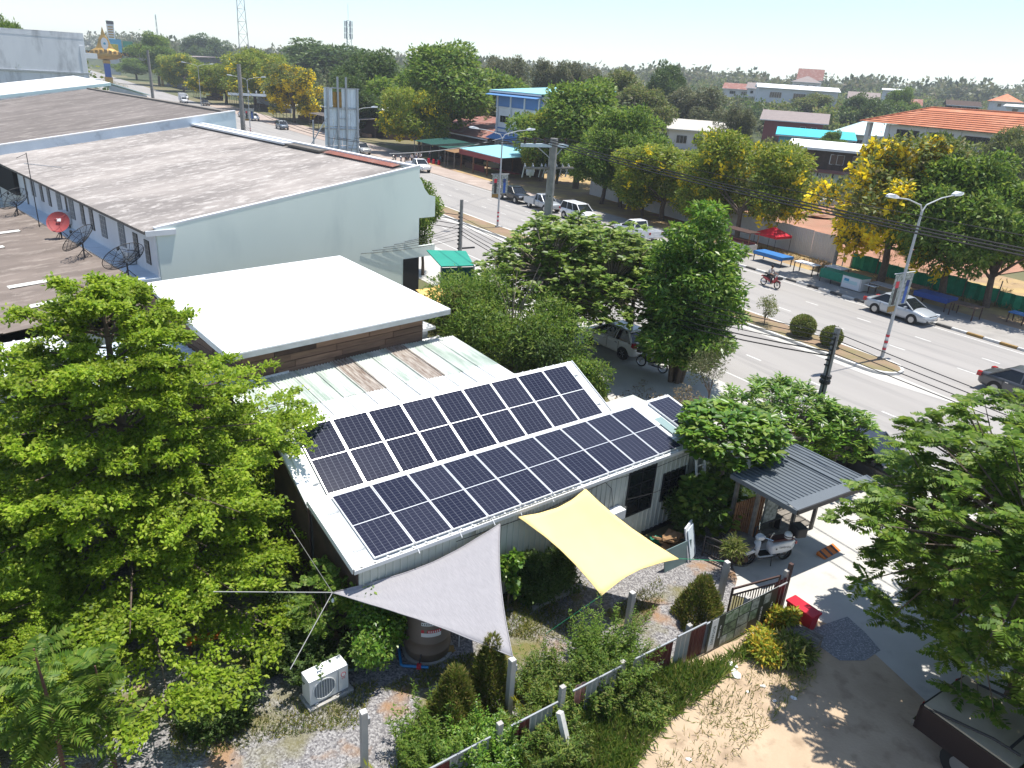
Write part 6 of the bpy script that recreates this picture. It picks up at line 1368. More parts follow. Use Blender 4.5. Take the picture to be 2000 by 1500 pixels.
# ================================================================== back of the steel billboard
bs, bh = on_line(632, 178, 22)[0], on_line(632, 178, 22)[1]; bl = thing('billboard', 'back of a tall steel-framed billboard with a missing sheet by the road', 'billboard', (bs.x,bs.y,0), HR)
W_, ZB, ZT = 3.1, 5.2, bh+.3
for j in range(4):
    for i in range(4):
        if j == 3 and i in (1,): continue
        y0 = W_*i/4; z0 = ZB+(ZT-ZB)*j/4; MB().ribs((0,y0,z0+.02), (0,W_/4-.02,0), (0,0,(ZT-ZB)/4-.03), .2, .02, .02, (1,0,0)).obj('sheet', 'blue_wall', bl)
MB().bx(.02,.04,W_*.25,W_*.5,ZT-(ZT-ZB)/4,ZT-.3).obj('sheet', 'kerb_yellow', bl)
for y in (.3,W_*.38,W_*.62,W_-.2): MB().bx(.08,.22,y-.07,y+.07,0,ZT+(.9 if 0 < y-.5 < 2 else 0)).obj('column', 'galv_steel', bl)
for j in range(6): z = ZB-2+j*(ZT-ZB+2)/5; MB().bx(.06,.16,0,W_,z-.04,z+.04).obj('girt', 'galv_steel', bl)
for j in range(9): MB().bx(.1,.16,W_*.38,W_*.62,3+j*.85,3.05+j*.85).obj('rung', 'galv_steel', bl)
for z0, z1, ya_, yb_ in ((5.2,8.4,0,W_*.38),(5.2,9,W_*.62,W_),(2,5.2,W_*.3,W_*.6)): MB().beam((.2,ya_,z0),(.2,yb_,z1),.06).obj('brace', 'galv_steel', bl)
MB().beam((.3,.1,6.5),(3.4,-2.4,.2),.1).obj('stay', 'galv_steel', bl); MB().beam((.3,.1,9),(.3,-2.2,5.5),.08).obj('stay', 'galv_steel', bl); MB().bx(.1,.18,-1.1,-1.0,0,8.8).obj('column', 'galv_steel', bl)
# ================================================================== stalls and tables on the far pavement
def table(label, s, n, L_, D_, h, top, legm='brown_steel', rz=0, drape=0):
    t = thing('market_table', label, 'table', sn(s,n,.11), HR+rz)
    MB().bx(-L_/2,L_/2,-D_/2,D_/2,h-.05,h).obj('table_top', top, t)
    if drape: 
        MB().bx(-L_/2-.02,L_/2+.02,-D_/2-.03,-D_/2-.01,h-drape,h+.01).obj('drape', top, t); MB().bx(L_/2+.01,L_/2+.03,-D_/2,D_/2,h-drape*.8,h+.005).obj('drape', top, t)
    for x in (-L_/2+.08,L_/2-.08):
        for y in (-D_/2+.07,D_/2-.07): MB().bx(x-.03,x+.03,y-.03,y+.03,0,h-.05).obj('leg', legm, t)
    return t
table('table covered with bright blue tarp on the far pavement', -39.6, 51.9, 3.0, 1.4, .85, 'tarp_blue', drape=.3); table('white-topped table with thin legs behind the red motorbike', -36.0, 51.6, 1.9, .9, .9, 'plain_white', 'steel_dark')
table('square white-topped table near the tilted pole', -34.6, 53.6, 1.5, 1.2, .75, 'plain_white'); table('table with purple-grey top near the silver sedan', -29.0, 51.6, 2.4, 1.1, .85, 'cloth_grey'); table('brown wooden table in front of the silver sedan', -23.6, 52.2, 1.7, 1.2, .9, 'wood_board')
table('table under navy blue tarp behind the silver sedan', -26.0, 52.6, 2.4, 1.3, .95, 'tarp_navy', drape=.35); table('small stand with bright blue top under the right tree', -21.3, 54.6, 1.1, .9, .7, 'tarp_blue'); table('long dark tarp-covered table at the right pavement edge', -14.5, 54.5, 3.2, 1.6, .8, 'tarp_navy', drape=.2)
bt_ = thing('wooden_bench', 'brown wooden bench with backrest behind the purple-grey table', 'bench', sn(-28.2,53.8,.11), HR); MB().bx(-.9,.9,-.2,.2,.4,.45).obj('seat', 'wood_board', bt_); MB().bx(-.9,.9,.17,.22,.6,.95).obj('backrest', 'wood_board', bt_)
for x in (-.8,.8): MB().bx(x-.04,x+.04,-.18,.2,0,.9).obj('leg', 'wood_board', bt_)
gs_ = thing('market_stall', 'green-covered market stall with printed white front panel', 'stall', sn(-32.2,51.2,.11), HR)
MB().bx(-1.9,.1,-.5,.5,.35,1.0).obj('cover', 'tarp_green', gs_); MB().bx(.1,1.7,-.55,.55,.05,1.0).obj('cabinet', 'zinc_grey', gs_); MB().bx(.05,1.75,-.6,.6,1.0,1.06).obj('cover_top', 'tarp_green', gs_); MB().bx(.15,1.6,-.575,-.555,.1,.95).obj('printed_panel', 'label_white', gs_)
MB().bx(.25,1.4,-.58,-.576,.45,.7).obj('panel_print', 'roof_palegreen', gs_); MB().bx(.3,.7,-.582,-.577,.6,.8).obj('panel_print', 'wall_turq', gs_); MB().bx(1.75,2.6,-.2,.3,.6,.66).obj('side_shelf', 'plain_white', gs_)
for x in (-1.85,-.9): MB().bx(x,x+.05,-.45,-.4,0,.35).obj('leg', 'steel_dark', gs_)
ct = thing('food_cart', 'pale food cart with dark roof and one wheel under the tree', 'cart', sn(-43.6,52.2,.11), HR); MB().bx(-1.7,1.5,-.6,.6,.35,1.0).obj('body', 'zinc_grey', ct); MB().bx(-1.7,1.5,-.7,.7,2.0,2.06).obj('roof', 'brown_steel', ct); MB().bx(-1.2,1.3,-.5,.5,1.0,1.1).obj('counter', 'wall_red', ct)
for x in (-1.65,1.45):
    for y in (-.58,.58): MB().bx(x-.03,x+.03,y-.03,y+.03,1.0,2.0).obj('post', 'wood_warm', ct)
wheel(ct, -1.1, -.62, .34, .1, -1)
um = thing('red_canopy', 'red cloth canopy tent beside the tree trunk at the fence', 'canopy', sn(-43.4,56.3,.06), HR); um.scale = (.72,.72,.85)
cv = MB(); cv.add([(-1.7,-1.5,1.85),(1.7,-1.5,1.85),(1.7,1.5,1.85),(-1.7,1.5,1.85),(0,0,2.6),(-1.7,-1.5,1.6),(1.7,-1.5,1.6),(1.7,1.5,1.6),(-1.7,1.5,1.6)], [(0,1,4),(1,2,4),(2,3,4),(3,0,4),(0,5,6,1),(1,6,7,2),(2,7,8,3),(3,8,5,0)]); cv.obj('cloth', 'red_plastic', um)
for x in (-1.65,1.65):
    for y in (-1.45,1.45): MB().cyl((x,y,0),(x,y,1.85),.03,n=6).obj('pole', 'steel_dark', um)
# green canopy by the mint wall
gc = thing('green_canopy', 'bright green metal canopy at the street corner of the mint building', 'canopy', (0,0,0), 0)
gp = [at(833,488,3.3), at(862,520,3.1), at(926,518,3.1), at(910,490,3.3)]; MB().slab(gp[::1], .06).obj('roof', 'green_sheet', gc); MB().plate([gp[1]-Vector((0,0,.1)), gp[2]-Vector((0,0,.1)), gp[2]-Vector((0,0,1.6)), gp[1]-Vector((0,0,1.6))], (0,1,0), .03).obj('side_sheet', 'green_dark_sheet', gc)
for p in gp[1:3]: MB().cyl((p.x,p.y,0),(p.x,p.y,3.05),.05,n=6).obj('post', 'galv_steel', gc)
# ================================================================== trees and plants
def join(parts):
    V = []; F = []; k = 0
    for v, f in parts: V.append(v); F.append(f+k); k += len(v)
    return np.concatenate(V), np.concatenate(F)
def puff_leaves(puffs, n, L, W, up=.5, rad_lo=.5, droop=.15, fold=None, out=.7, jit=.6, rag=.16):
    """leaves spread through ellipsoidal clumps; puffs: rows of (cx,cy,cz,rx,ry,rz)"""
    P = np.asarray(puffs, float); vol = (P[:,3]*P[:,4]+P[:,3]*P[:,5]+P[:,4]*P[:,5])
    idx = rng.choice(len(P), n, p=vol/vol.sum()); u = rdir(n, .25)
    r = rad_lo+(1-rad_lo)*rng.random((n,1))**.6
    C = P[idx,:3]+u*P[idx,3:6]*r*(1+rag*np.abs(rng.normal(size=(n,1))))
    D = u*out+rng.normal(size=(n,3))*jit+np.array([0,0,-.1]); Nn = u*.5+rng.normal(size=(n,3))*.45+np.array([0,0,up])
    s = rng.uniform(.7,1.25,(n,1))
    return leaves(C, D, unit(Nn), L*s, W*s, droop, fold)
def limbs(mb, base, fork, targets, r, bend=.15):
    base = Vector(base); fork = Vector(fork)
    mb.tube([base, base.lerp(fork,.5)+Vector((rnd.uniform(-1,1),rnd.uniform(-1,1),0))*bend*.5, fork], [r*1.25, r, r*.85], n=8)
    for t_ in targets:
        t_ = Vector(t_); s0 = base.lerp(fork, rnd.uniform(.7,1.0)); m = s0.lerp(t_,.5)+Vector((rnd.uniform(-1,1),rnd.uniform(-1,1),rnd.uniform(-.2,.8)))*bend
        mb.tube([s0, m, t_], [r*.55, r*.35, r*.12], n=5)
def make_crown(h, cr, ch, npf, nl, L, W, lm, tm, tr, pr=(.32,.5), flat=.75, blossom=0, up=.5, seed=1, core=True):
    """returns (crown mesh, trunk mesh, blossom mesh or None) for a tree of height h standing at the origin"""
    global rng
    keep = rng; rng = np.random.default_rng(seed); zc = h-ch/2; P = []
    lob = [(rdir(1,.25)[0], rng.uniform(.35,.72)) for _ in range(max(5, npf//6))]
    while len(P) < npf:
        u, q = lob[len(P) % len(lob)]; r = cr*rng.uniform(*pr)
        c = u*q+rng.normal(size=3)*.19; k_ = np.linalg.norm(c); c = c/k_*min(k_, .93)
        P.append((c[0]*cr, c[1]*cr, zc+c[2]*ch/2, r, r, r*flat))
    V, F = puff_leaves(P, nl, L, W, up); cm = npmesh('crown', V, F, lm)
    mb = MB(); fk = (cr*.04*rng.normal(), cr*.04*rng.normal(), max(h-ch*.95, h*.3)); limbs(mb, (0,0,-.1), fk, [p[:3] for p in P[::max(1,len(P)//9)]], tr, cr*.06)
    tmsh = mb.mesh('trunk', tm); bm_ = None
    if blossom:
        up_p = [p for p in P if rng.random() < .75]; n = blossom; idx = rng.integers(0, len(up_p), n//14+1); parts = []
        for i in idx:
            p = np.array(up_p[i]); u = rdir(1,.35)[0]; c = p[:3]+u*p[3:6]*rng.uniform(.85,1.1); m = 14
            C = c+np.stack([rng.normal(size=m)*.10*cr/4, rng.normal(size=m)*.10*cr/4, -rng.random(m)*.8*cr/4-.0], 1)
            parts.append(leaves(C, rdir(m), rdir(m,.5), L*1.1, W*1.6))
        V, F = join(parts); bm_ = npmesh('blossom', V, F, 'blossom_yellow')
    rng = keep
    return cm, tmsh, bm_
def plant_tree(name, label, meshes, loc, rz=0, sc=1.0, cat='tree', group=None):
    t = thing(name, label, cat, loc, rz, group); t.scale = (sc,)*3 if not isinstance(sc, tuple) else sc
    link('crown', meshes[0], t); link('trunk', meshes[1], t)
    if meshes[2]: link('blossom', meshes[2], t)
    return t
# ---- the big layered tree at left
def tier_tree():
    parts = []; mb = MB(); Ht = 8.55
    mb.tube([(0,0,-.1),(.05,.03,2.5),(.0,.05,5.2),(.04,0,7.2),(0,0,Ht-.45)], [.20,.16,.11,.05,.012], n=8)
    z = 1.0; k = 0
    while z < Ht-.1:
        f = z/Ht; Lb = 6.2*max(.10, (1-f)**.76); nb = 11 if f < .6 else 8
        for b in range(nb):
            a = 2*math.pi*(b+rng.random()*.7)/nb+k*.7; ln = Lb*rng.uniform(.62,1.12); zz = z+rng.uniform(-.28,.28)
            d = np.array([math.cos(a), math.sin(a), 0]); s = np.array([-math.sin(a), math.cos(a), 0]); rise = rng.uniform(.02,.14)+.12*f
            p0 = np.array([0,0,zz-.15]); tip = d*ln+np.array([0,0,zz+rise*ln])
            mb.tube([p0, p0*.5+tip*.5+np.array([0,0,.06]), tip], [.055*(1-f*.6), .03, .008], n=4)
            n = int(3300*ln/5.5)+200
            # side sprays: sub-branches fanning out from the branch, leaves lying in flat plates
            ns = int(9+ln*3.0); t0 = rng.uniform(.28,1.0,ns); side = rng.choice([-1,1], ns); sl = (.20+.22*np.sin(np.pi*np.clip(t0,0,1)))*ln*rng.uniform(.5,1.1,ns)
            i = rng.integers(0, ns, n); q = rng.random(n)**.65
            base = p0[None]+(tip-p0)[None]*t0[i][:,None]
            ang = rng.uniform(.5,1.0,ns)[i][:,None]; dirn = d[None]*np.cos(ang)+s[None]*side[i][:,None]*np.sin(ang)
            C = base+dirn*(q*sl[i])[:,None]+rng.normal(size=(n,3))*np.array([.075,.075,.045])
            C[:,2] += .05*np.sin(q*3)+.03
            D = dirn+rng.normal(size=(n,3))*.8; Nn = rng.normal(size=(n,3))*.38+np.array([0,0,1.0])
            sz = rng.uniform(.7,1.25,(n,1)); parts.append(leaves(C, D, unit(Nn), .108*sz, .064*sz, .1))
        z += .62-.16*f; k += 1
    V, F = join(parts); return npmesh('crown', V, F, 'leaf_lime'), mb.mesh('trunk', 'trunk_bark'), None
TT = tier_tree()
plant_tree('layered_tree', 'huge bright lime-green tree with flat layered branches filling the left side', TT, (-9.5,15.9,0), 0, 1.0)
# second lime tree part behind it at the left edge
plant_tree('layered_tree', 'smaller lime-green layered tree at the left picture edge', TT, (-14.6,15.2,0), 2.2, .72)
plant_tree('layered_tree', 'young lime-green layered tree in the lower left corner', TT, (-10.6,11.2,0), 4.0, (.55,.55,.42))
# ---- feathery compound leaves
def fronds(C, D, length, nleaf, ll, lw, droop=.5, pinch=True):
    """compound leaves: C base points, D directions; leaflets in two ranks"""
    parts = []; m = len(C)
    t = np.linspace(.12,1,nleaf); D = unit(D); S = unit(np.cross(D, np.array([[0,0,1.0]])+rng.normal(size=(m,3))*.12)); U = np.cross(S, D)
    ln = np.broadcast_to(np.asarray(length).reshape(-1,1), (m,1))
    for k, tk in enumerate(t):
        p = C+D*ln*tk-np.array([0,0,1.0])*ln*droop*tk*tk; w_ = math.sin(math.pi*(.12+.8*tk)) if pinch else 1
        for sgn in (-1,1):
            dr = S*sgn+D*.45-np.array([0,0,1.0])*(.22+droop*.5*tk)+rng.normal(size=(m,3))*.08
            parts.append(leaves(p, dr, U+rng.normal(size=(m,3))*.15, ll*w_*rng.uniform(.85,1.15,(m,1)), lw*rng.uniform(.85,1.15,(m,1)), .12))
    return join(parts)
def feather_tree(h, cr, ch, nros, nfr, flen, nleaf, ll, lw, lm, seed, droop=.55, tr=.2):
    global rng
    keep = rng; rng = np.random.default_rng(seed); zc = h-ch/2; tips = []
    for i in range(nros):
        u = rdir(1,.2)[0]; q = rng.uniform(.5,1.0); tips.append(np.array([u[0]*cr*q, u[1]*cr*q, zc+u[2]*ch/2*q]))
    tips = np.array(tips); C = np.repeat(tips, nfr, 0)+rng.normal(size=(nros*nfr,3))*.05
    out = unit(tips*np.array([1,1,.35])-np.array([0,0,zc*.35])); out = np.repeat(out, nfr, 0)
    a = rng.random(nros*nfr)*2*math.pi; D = np.stack([np.cos(a), np.sin(a), rng.uniform(.05,.75,nros*nfr)], 1)+out*.35
    V, F = fronds(C, D, flen*rng.uniform(.75,1.2,nros*nfr), nleaf, ll, lw, droop)
    mb = MB(); mb.tube([(0,0,-.1),(.1,.05,h*.2),(.0,-.1,zc-ch*.25)], [tr*1.2,tr,tr*.8], n=8)
    prim = [Vector((math.cos(b)*cr*.42, math.sin(b)*cr*.42, zc+rng.uniform(-.15,.3)*ch)) for b in np.arange(7)*.9]
    for p in prim: mb.tube([(0,-.1,zc-ch*.3), Vector((0,-.1,zc-ch*.3)).lerp(p,.5)+Vector((0,0,-.2)), p], [tr*.6,tr*.42,tr*.25], n=6)
    for t_ in tips:
        p = min(prim, key=lambda q: (q-Vector(t_)).length); mb.tube([p, p.lerp(Vector(t_),.5)+Vector((0,0,.1)), Vector(t_)], [tr*.2,tr*.13,tr*.05], n=4)
    rng = keep
    return npmesh('crown', V, F, lm), mb.mesh('trunk', 'trunk_bark'), None
plant_tree('feathery_tree', 'large feathery-leaved green tree covering the lower right corner', feather_tree(7.5, 4.8, 6.9, 640, 9, .52, 9, .19, .085, 'leaf_fern', 5, .42), (12.6,13.7,0), 1.0)
def sapling(h, nf, flen, seed):
    global rng
    keep = rng; rng = np.random.default_rng(seed); z = rng.uniform(.25,1.0,nf)*h; a = rng.random(nf)*6.283
    C = np.stack([.03*np.cos(a), .03*np.sin(a), z], 1); D = np.stack([np.cos(a), np.sin(a), .25+.75*(z/h)**3], 1)
    V, F = fronds(C, D, flen*rng.uniform(.7,1.1,nf)*(1.05-.35*z/h), 15, .24, .062, .42, True); mb = MB(); mb.tube([(0,0,-.1),(.04,.02,h*.5),(0,0,h)], [.05,.04,.015], n=7)
    rng = keep
    return npmesh('crown', V, F, 'leaf_green'), mb.mesh('trunk', 'trunk_red'), None
plant_tree('sapling', 'young tree with long drooping feather leaves and reddish stem, lower left', sapling(3.6, 64, 1.15, 8), at(135,1560), .3)
plant_tree('sapling', 'slimmer young feather-leaved tree right of the reddish stem', sapling(2.6, 36, .95, 9), at(225,1500), 1.3)
plant_tree('moringa_shrub', 'small light green feathery tree above the air conditioner', feather_tree(2.2, .85, 1.5, 46, 6, .34, 8, .11, .05, 'leaf_green', 12, .3, .05), at(640,1262), .5, cat='shrub')
# ---- broad rosette leaves (almond and frangipani)
def rosette_tree(h, cr, ch, nros, nl, L, W, lm, seed, layers=None, tr=.1, tm='trunk_pale', flowers=0, up=.35, fork=.45, droop=.25):
    global rng
    keep = rng; rng = np.random.default_rng(seed); zc = h-ch/2; tips = []
    for i in range(nros):
        if layers:
            li = rng.integers(0, layers); f = (li+.5)/layers; z = h-ch+ch*f; rad = cr*(1.0-.55*f**1.5)*math.sqrt(rng.random()); a = rng.random()*6.283
            tips.append((rad*math.cos(a), rad*math.sin(a), z+rng.normal()*.26+.05*rad))
        else:
            u = rdir(1,.35)[0]; q = rng.uniform(.72,1.0); tips.append((u[0]*cr*q, u[1]*cr*q, zc+u[2]*ch/2*q))
    tips = np.array(tips); C = np.repeat(tips, nl, 0)+rng.normal(size=(nros*nl,3))*.03; a = rng.random(nros*nl)*6.283
    D = np.stack([np.cos(a), np.sin(a), rng.uniform(-.05,up+.3,nros*nl)], 1); Nn = np.array([0,0,1.0])+rng.normal(size=(nros*nl,3))*.22
    s = rng.uniform(.7,1.15,(nros*nl,1)); V, F = leaves(C+D*.03, D, unit(Nn), L*s, W*s, droop, .10)
    mb = MB(); fk = Vector((.0,.05,(h-ch)*.9)); mb.tube([(0,0,-.1),(.03,.0,(h-ch)*.5),fk], [tr*1.2,tr,tr*.85], n=8)
    mids = [Vector((math.cos(b)*cr*.4, math.sin(b)*cr*.4, h-ch*.75+.25*ch*(i%3)*.5)) for i, b in enumerate(np.arange(8)*.785)]
    for m_ in mids: mb.tube([fk, fk.lerp(m_,.5)+Vector((0,0,.1)), m_], [tr*.6,tr*.45,tr*.3], n=6)
    for t_ in tips[::1 if nros < 160 else 2]:
        p = min(mids, key=lambda q: (q-Vector(t_)).length); mb.tube([p, Vector(t_)], tr*.22, tr*.12, n=4)
    bm_ = None
    if flowers:
        sel = tips[rng.integers(0, nros, flowers)]; parts = []
        for c in sel:
            m = 16; cc = c+np.array([0,0,.10])+rng.normal(size=(m,3))*.05; parts.append(leaves(cc, rdir(m,.3), rdir(m,1), .075, .06))
        V2, F2 = join(parts); bm_ = npmesh('blossom', V2, F2, 'flower_white')
    rng = keep
    return npmesh('crown', V, F, lm), mb.mesh('trunk', tm), bm_
plant_tree('almond_tree', 'wide spreading almond tree with pale layered leaves around the thick pole', rosette_tree(6.5, 5.6, 3.9, 1250, 11, .34, .19, 'leaf_almond', 21, layers=6, tr=.16), (2.9,36.4,0), 0)
plant_tree('almond_tree', 'lower almond tree crown right of the thick pole over the forecourt', rosette_tree(5.6, 3.0, 2.0, 330, 11, .32, .18, 'leaf_almond', 22, layers=3, tr=.12), (6.0,36.8,0), 1)
plant_tree('almond_tree', 'small glossy almond tree between the ladder and the shelter', rosette_tree(4.05, 1.75, 1.75, 230, 12, .30, .15, 'leaf_gloss', 23, tr=.09), (6.95,20.9,0), 0)
plant_tree('almond_shrub', 'dark glossy almond shrub below the small almond tree', rosette_tree(2.0, 1.1, 1.7, 110, 11, .30, .15, 'leaf_green', 24, tr=.05), (6.35,20.0,0), .7, cat='shrub')
plant_tree('frangipani', 'frangipani bush with white flowers behind the charcoal roof', rosette_tree(3.5, 2.3, 2.7, 300, 15, .33, .085, 'leaf_gloss', 25, tr=.09, tm='wood_grey', flowers=16, droop=.12), (9.9,24.6,0), 0)
plant_tree('frangipani', 'smaller frangipani clump right of the utility pole', rosette_tree(3.0, 1.1, 2.0, 110, 14, .32, .085, 'leaf_gloss', 26, tr=.07, tm='wood_grey', flowers=5, droop=.12), (12.0,24.0,0), 2)
# ---- tall narrow tree
def column_tree():
    P = []; g = np.random.default_rng(31); stems = [(-.8,.25,8.4),(.55,-.1,9.2),(.1,.6,7.6),(1.6,.3,7.4),(-1.5,-.2,6.9),(.9,-.8,6.2),(-.3,-1.0,6.0)]
    for sx, sy, hh in stems:
        for z in np.arange(1.9, hh, .52):
            k = 1-.45*(z/hh); P.append((sx*(.55+.45*z/hh)+g.normal()*.34, sy+g.normal()*.36, z, .66*k+.2, .66*k+.2, .34*k+.14))
    V, F = puff_leaves(P, 30000, .26, .095, .35, .55, .35, None, .6, .5); mb = MB()
    for sx, sy, hh in stems: mb.tube([(sx*.15,sy*.2,-.1),(sx*.35,sy*.5,hh*.4),(sx,sy,hh)], [.11,.08,.02], n=6)
    return npmesh('crown', V, F, 'leaf_gloss'), mb.mesh('trunk', 'trunk_bark'), None
plant_tree('column_tree', 'tall narrow dark green tree with several stems beside the road', column_tree(), (7.9,33.2,0), .4, (1.22,1.22,.9))
# ---- mid bushes
plant_tree('bushy_tree', 'bushy olive-green tree with bare twigs behind the old green roof', make_crown(5.4, 3.3, 4.6, 26, 30000, .19, .06, 'leaf_green', 'trunk_bark', .10, (.25,.4), .9, seed=41), (-.2,31.6,0))
plant_tree('bushy_tree', 'olive bushy tree against the annex right of the flat white roof', make_crown(4.4, 2.0, 3.9, 16, 15000, .18, .05, 'leaf_olive', 'trunk_bark', .08, (.28,.42), .9, seed=42), (-2.6,32.4,0))
plant_tree('bush', 'rounded leafy bush at the back corner of the solar house', make_crown(2.7, 1.5, 2.5, 14, 9000, .15, .065, 'leaf_green', 'trunk_bark', .05, (.3,.45), .9, seed=43), (3.3,27.9,0), cat='bush')
plant_tree('bush', 'dense dark bush between the white hatchback and the house', make_crown(3.2, 1.9, 3.0, 14, 10000, .15, .06, 'leaf_dark', 'trunk_bark', .05, (.3,.45), .9, seed=44), (1.3,29.6,0), cat='bush')
plant_tree('bushy_tree', 'broad green tree filling the gap behind the white hatchback', make_crown(5.2, 2.8, 4.8, 24, 16000, .22, .10, 'leaf_green', 'trunk_bark', .1, (.25,.4), .9, seed=48), (4.6,38.0,0))
tw = thing('bare_twigs', 'pale bare twigs sticking out of the bushy tree', 'twigs', (-.2,31.2,3.2), 0); m_ = MB()
for k in range(9): a = rnd.uniform(0,6.28); m_.tube([(0,0,-1),(math.cos(a)*.5,math.sin(a)*.5,.8),(math.cos(a)*1.2,math.sin(a)*1.2,rnd.uniform(1.6,2.6))], [.03,.02,.008], n=4)
m_.obj('twig', 'trunk_pale', tw)
plant_tree('corner_tree', 'green tree squeezed between the mint building and the dark pole', make_crown(6.6, 1.9, 5.6, 16, 13000, .22, .11, 'leaf_green', 'trunk_bark', .1, (.35,.5), 1, seed=45), sn(-45.5,22.2))
def sparse(h, r, n, lm, seed, L=.1, W=.035): return make_crown(h, r, h*.8, 12, n, L, W, lm, 'trunk_bark', .03, (.3,.5), 1, seed=seed)
plant_tree('dry_shrub', 'sparse half-dry shrub beside the road near the frangipani', sparse(3.4, 1.1, 2200, 'leaf_dull', 46), (8.6,29.6,0), cat='shrub'); plant_tree('dry_shrub', 'brownish sparse shrub below the tall narrow tree', sparse(2.3, 1.2, 3000, 'leaf_dry', 47), (6.9,26.9,0), cat='shrub')
# ---- median bushes
def clipped(r, h, n, seed):
    P = [(0,0,h*.5,r,r,h*.5)]; global rng; keep = rng; rng = np.random.default_rng(seed); V, F = puff_leaves(P, n*2, .085, .055, .4, .8, .1, None, .7, .6, .05); rng = keep
    return npmesh('crown', V, F, 'leaf_olive'), MB().tube([(0,0,0),(0,0,h*.6)], .06, n=6).mesh('trunk', 'trunk_bark'), None
plant_tree('clipped_bush', 'larger clipped round bush on the median', clipped(.68, 1.25, 6000, 51), sn(-25.2,37.05,.15), cat='bush'); plant_tree('clipped_bush', 'smaller clipped round bush on the median beside the utility pole', clipped(.56, 1.15, 5000, 52), sn(-23.3,37.1,.15), cat='bush')
plant_tree('median_shrub', 'straggly flowering shrub on the median left of the round bush', sparse(1.6, .7, 1200, 'leaf_olive', 53, .1, .05), sn(-27.8,36.9,.15), cat='shrub'); plant_tree('median_shrub', 'low bushy shrub on the median beside the tall tree', sparse(1.2, .8, 1600, 'leaf_olive', 54, .1, .05), sn(-30.6,36.9,.15), cat='shrub')
for k in range(6):
    plant_tree('median_shrub', 'round median shrub, %s along the distant row under the arch' % ORD[k], clipped(1.1, 1.8, 400, 60) if k == 0 else ms_, sn(-330-14*k,35.6,.15), cat='shrub', group='distant median shrubs')
    if k == 0: ms_ = (bpy.data.objects['median_shrub.002'].children[0].data, bpy.data.objects['median_shrub.002'].children[1].data, None)
# ---- conical cypress shrubs and hedge plants by the fence
def cone_bush(h, r, n, lm, seed):
    global rng
    keep = rng; rng = np.random.default_rng(seed); z = h*(1-np.sqrt(rng.random(n)))*.98; a = rng.random(n)*6.283; rr = r*(1-z/h)**.75*(.55+.5*rng.random(n)**.5)*(1+.18*np.sin(a*5+z*3))
    C = np.stack([rr*np.cos(a), rr*np.sin(a), z], 1); D = np.stack([np.cos(a)*.55, np.sin(a)*.55, np.full(n,1.0)], 1)+rng.normal(size=(n,3))*.3; Nn = np.stack([np.cos(a), np.sin(a), np.full(n,.3)], 1)+rng.normal(size=(n,3))*.4
    V, F = leaves(C, D, unit(Nn), .13*rng.uniform(.7,1.3,(n,1)), .028, .0); rng = keep
    return npmesh('crown', V, F, lm), MB().tube([(0,0,0),(0,0,h*.7)], .03, .01, n=6).mesh('trunk', 'trunk_bark'), None
plant_tree('cypress_shrub', 'conical yellow-tipped cypress shrub beside the gravel', cone_bush(1.75, .62, 11000, 'leaf_cypress', 71), (-.75,11.75,0), cat='shrub'); plant_tree('cypress_shrub', 'taller conical cypress shrub next to the grey sail post', cone_bush(2.0, .55, 11000, 'leaf_cypress', 72), (-.02,12.5,0), cat='shrub')
plant_tree('cypress_shrub', 'round cypress shrub in front of the steel gate', cone_bush(1.45, .60, 9000, 'leaf_cypress', 73), (5.4,15.85,0), cat='shrub')
def shrub(label, loc, h, r, n, L, W, lm, seed, name='shrub', sq=1.0): return plant_tree(name, label, make_crown(h, r, h*.97, 12, n, L, W, lm, 'trunk_bark', .025, (.32,.5), 1.0, seed=seed), loc, cat='shrub', sc=(1,1,sq))
def sprigs(label, loc, h, r, ns, npl, L, W, lm, seed, lean=.45):
    global rng
    keep = rng; rng = np.random.default_rng(seed); a = rng.random(ns)*6.283; q = np.sqrt(rng.random(ns))*r*.62
    B = np.stack([q*np.cos(a), q*np.sin(a), np.zeros(ns)], 1); D = np.stack([np.cos(a)*lean*q/r*1.6, np.sin(a)*lean*q/r*1.6, np.ones(ns)], 1)+rng.normal(size=(ns,3))*.12
    ln = h*rng.uniform(.5,1.1,ns)*(1-.35*q/r); n = ns*npl; i = np.repeat(np.arange(ns), npl); t = rng.uniform(.12,1.0,n)
    out = rng.normal(size=(n,3)); out[:,2] = .45; out = unit(out)
    C = B[i]+D[i]*(ln[i]*t)[:,None]+np.stack([np.sin(i*1.3+t*2)*.05*t, np.cos(i*1.7+t*2)*.05*t, -.12*t*t*ln[i]], 1)+out*(.16*r*(1.05-t)*rng.random(n))[:,None]
    s_ = rng.uniform(.55,1.3,(n,1))*(1.2-.5*t[:,None]); V, F = leaves(C, out, unit(rng.normal(size=(n,3))*.5+np.array([0,0,1.0])), L*s_, W*s_, .25); mb = MB()
    for k in range(0, ns, 2): mb.tube([B[k], B[k]+D[k]*ln[k]*.5, B[k]+D[k]*ln[k]*.95-np.array([0,0,.12*ln[k]])], [.008,.006,.003], n=3)
    rng = keep
    return plant_tree('weed_shrub', label, (npmesh('crown', V, F, lm), mb.mesh('trunk', 'leaf_olive'), None), loc, cat='shrub')
shrub('leafy green shrub beside the brown water tank', (-2.75,13.35,0), 1.95, .85, 12000, .10, .055, 'leaf_gloss', 81); sprigs('tall feathery weed bush below the yellow sail along the fence', (2.75,13.6,0), 1.75, 1.0, 150, 85, .11, .032, 'leaf_green', 82); sprigs('bushy weed clump at the fence right of the grey post', (1.3,12.9,0), 1.25, .95, 110, 75, .10, .03, 'weed', 83)
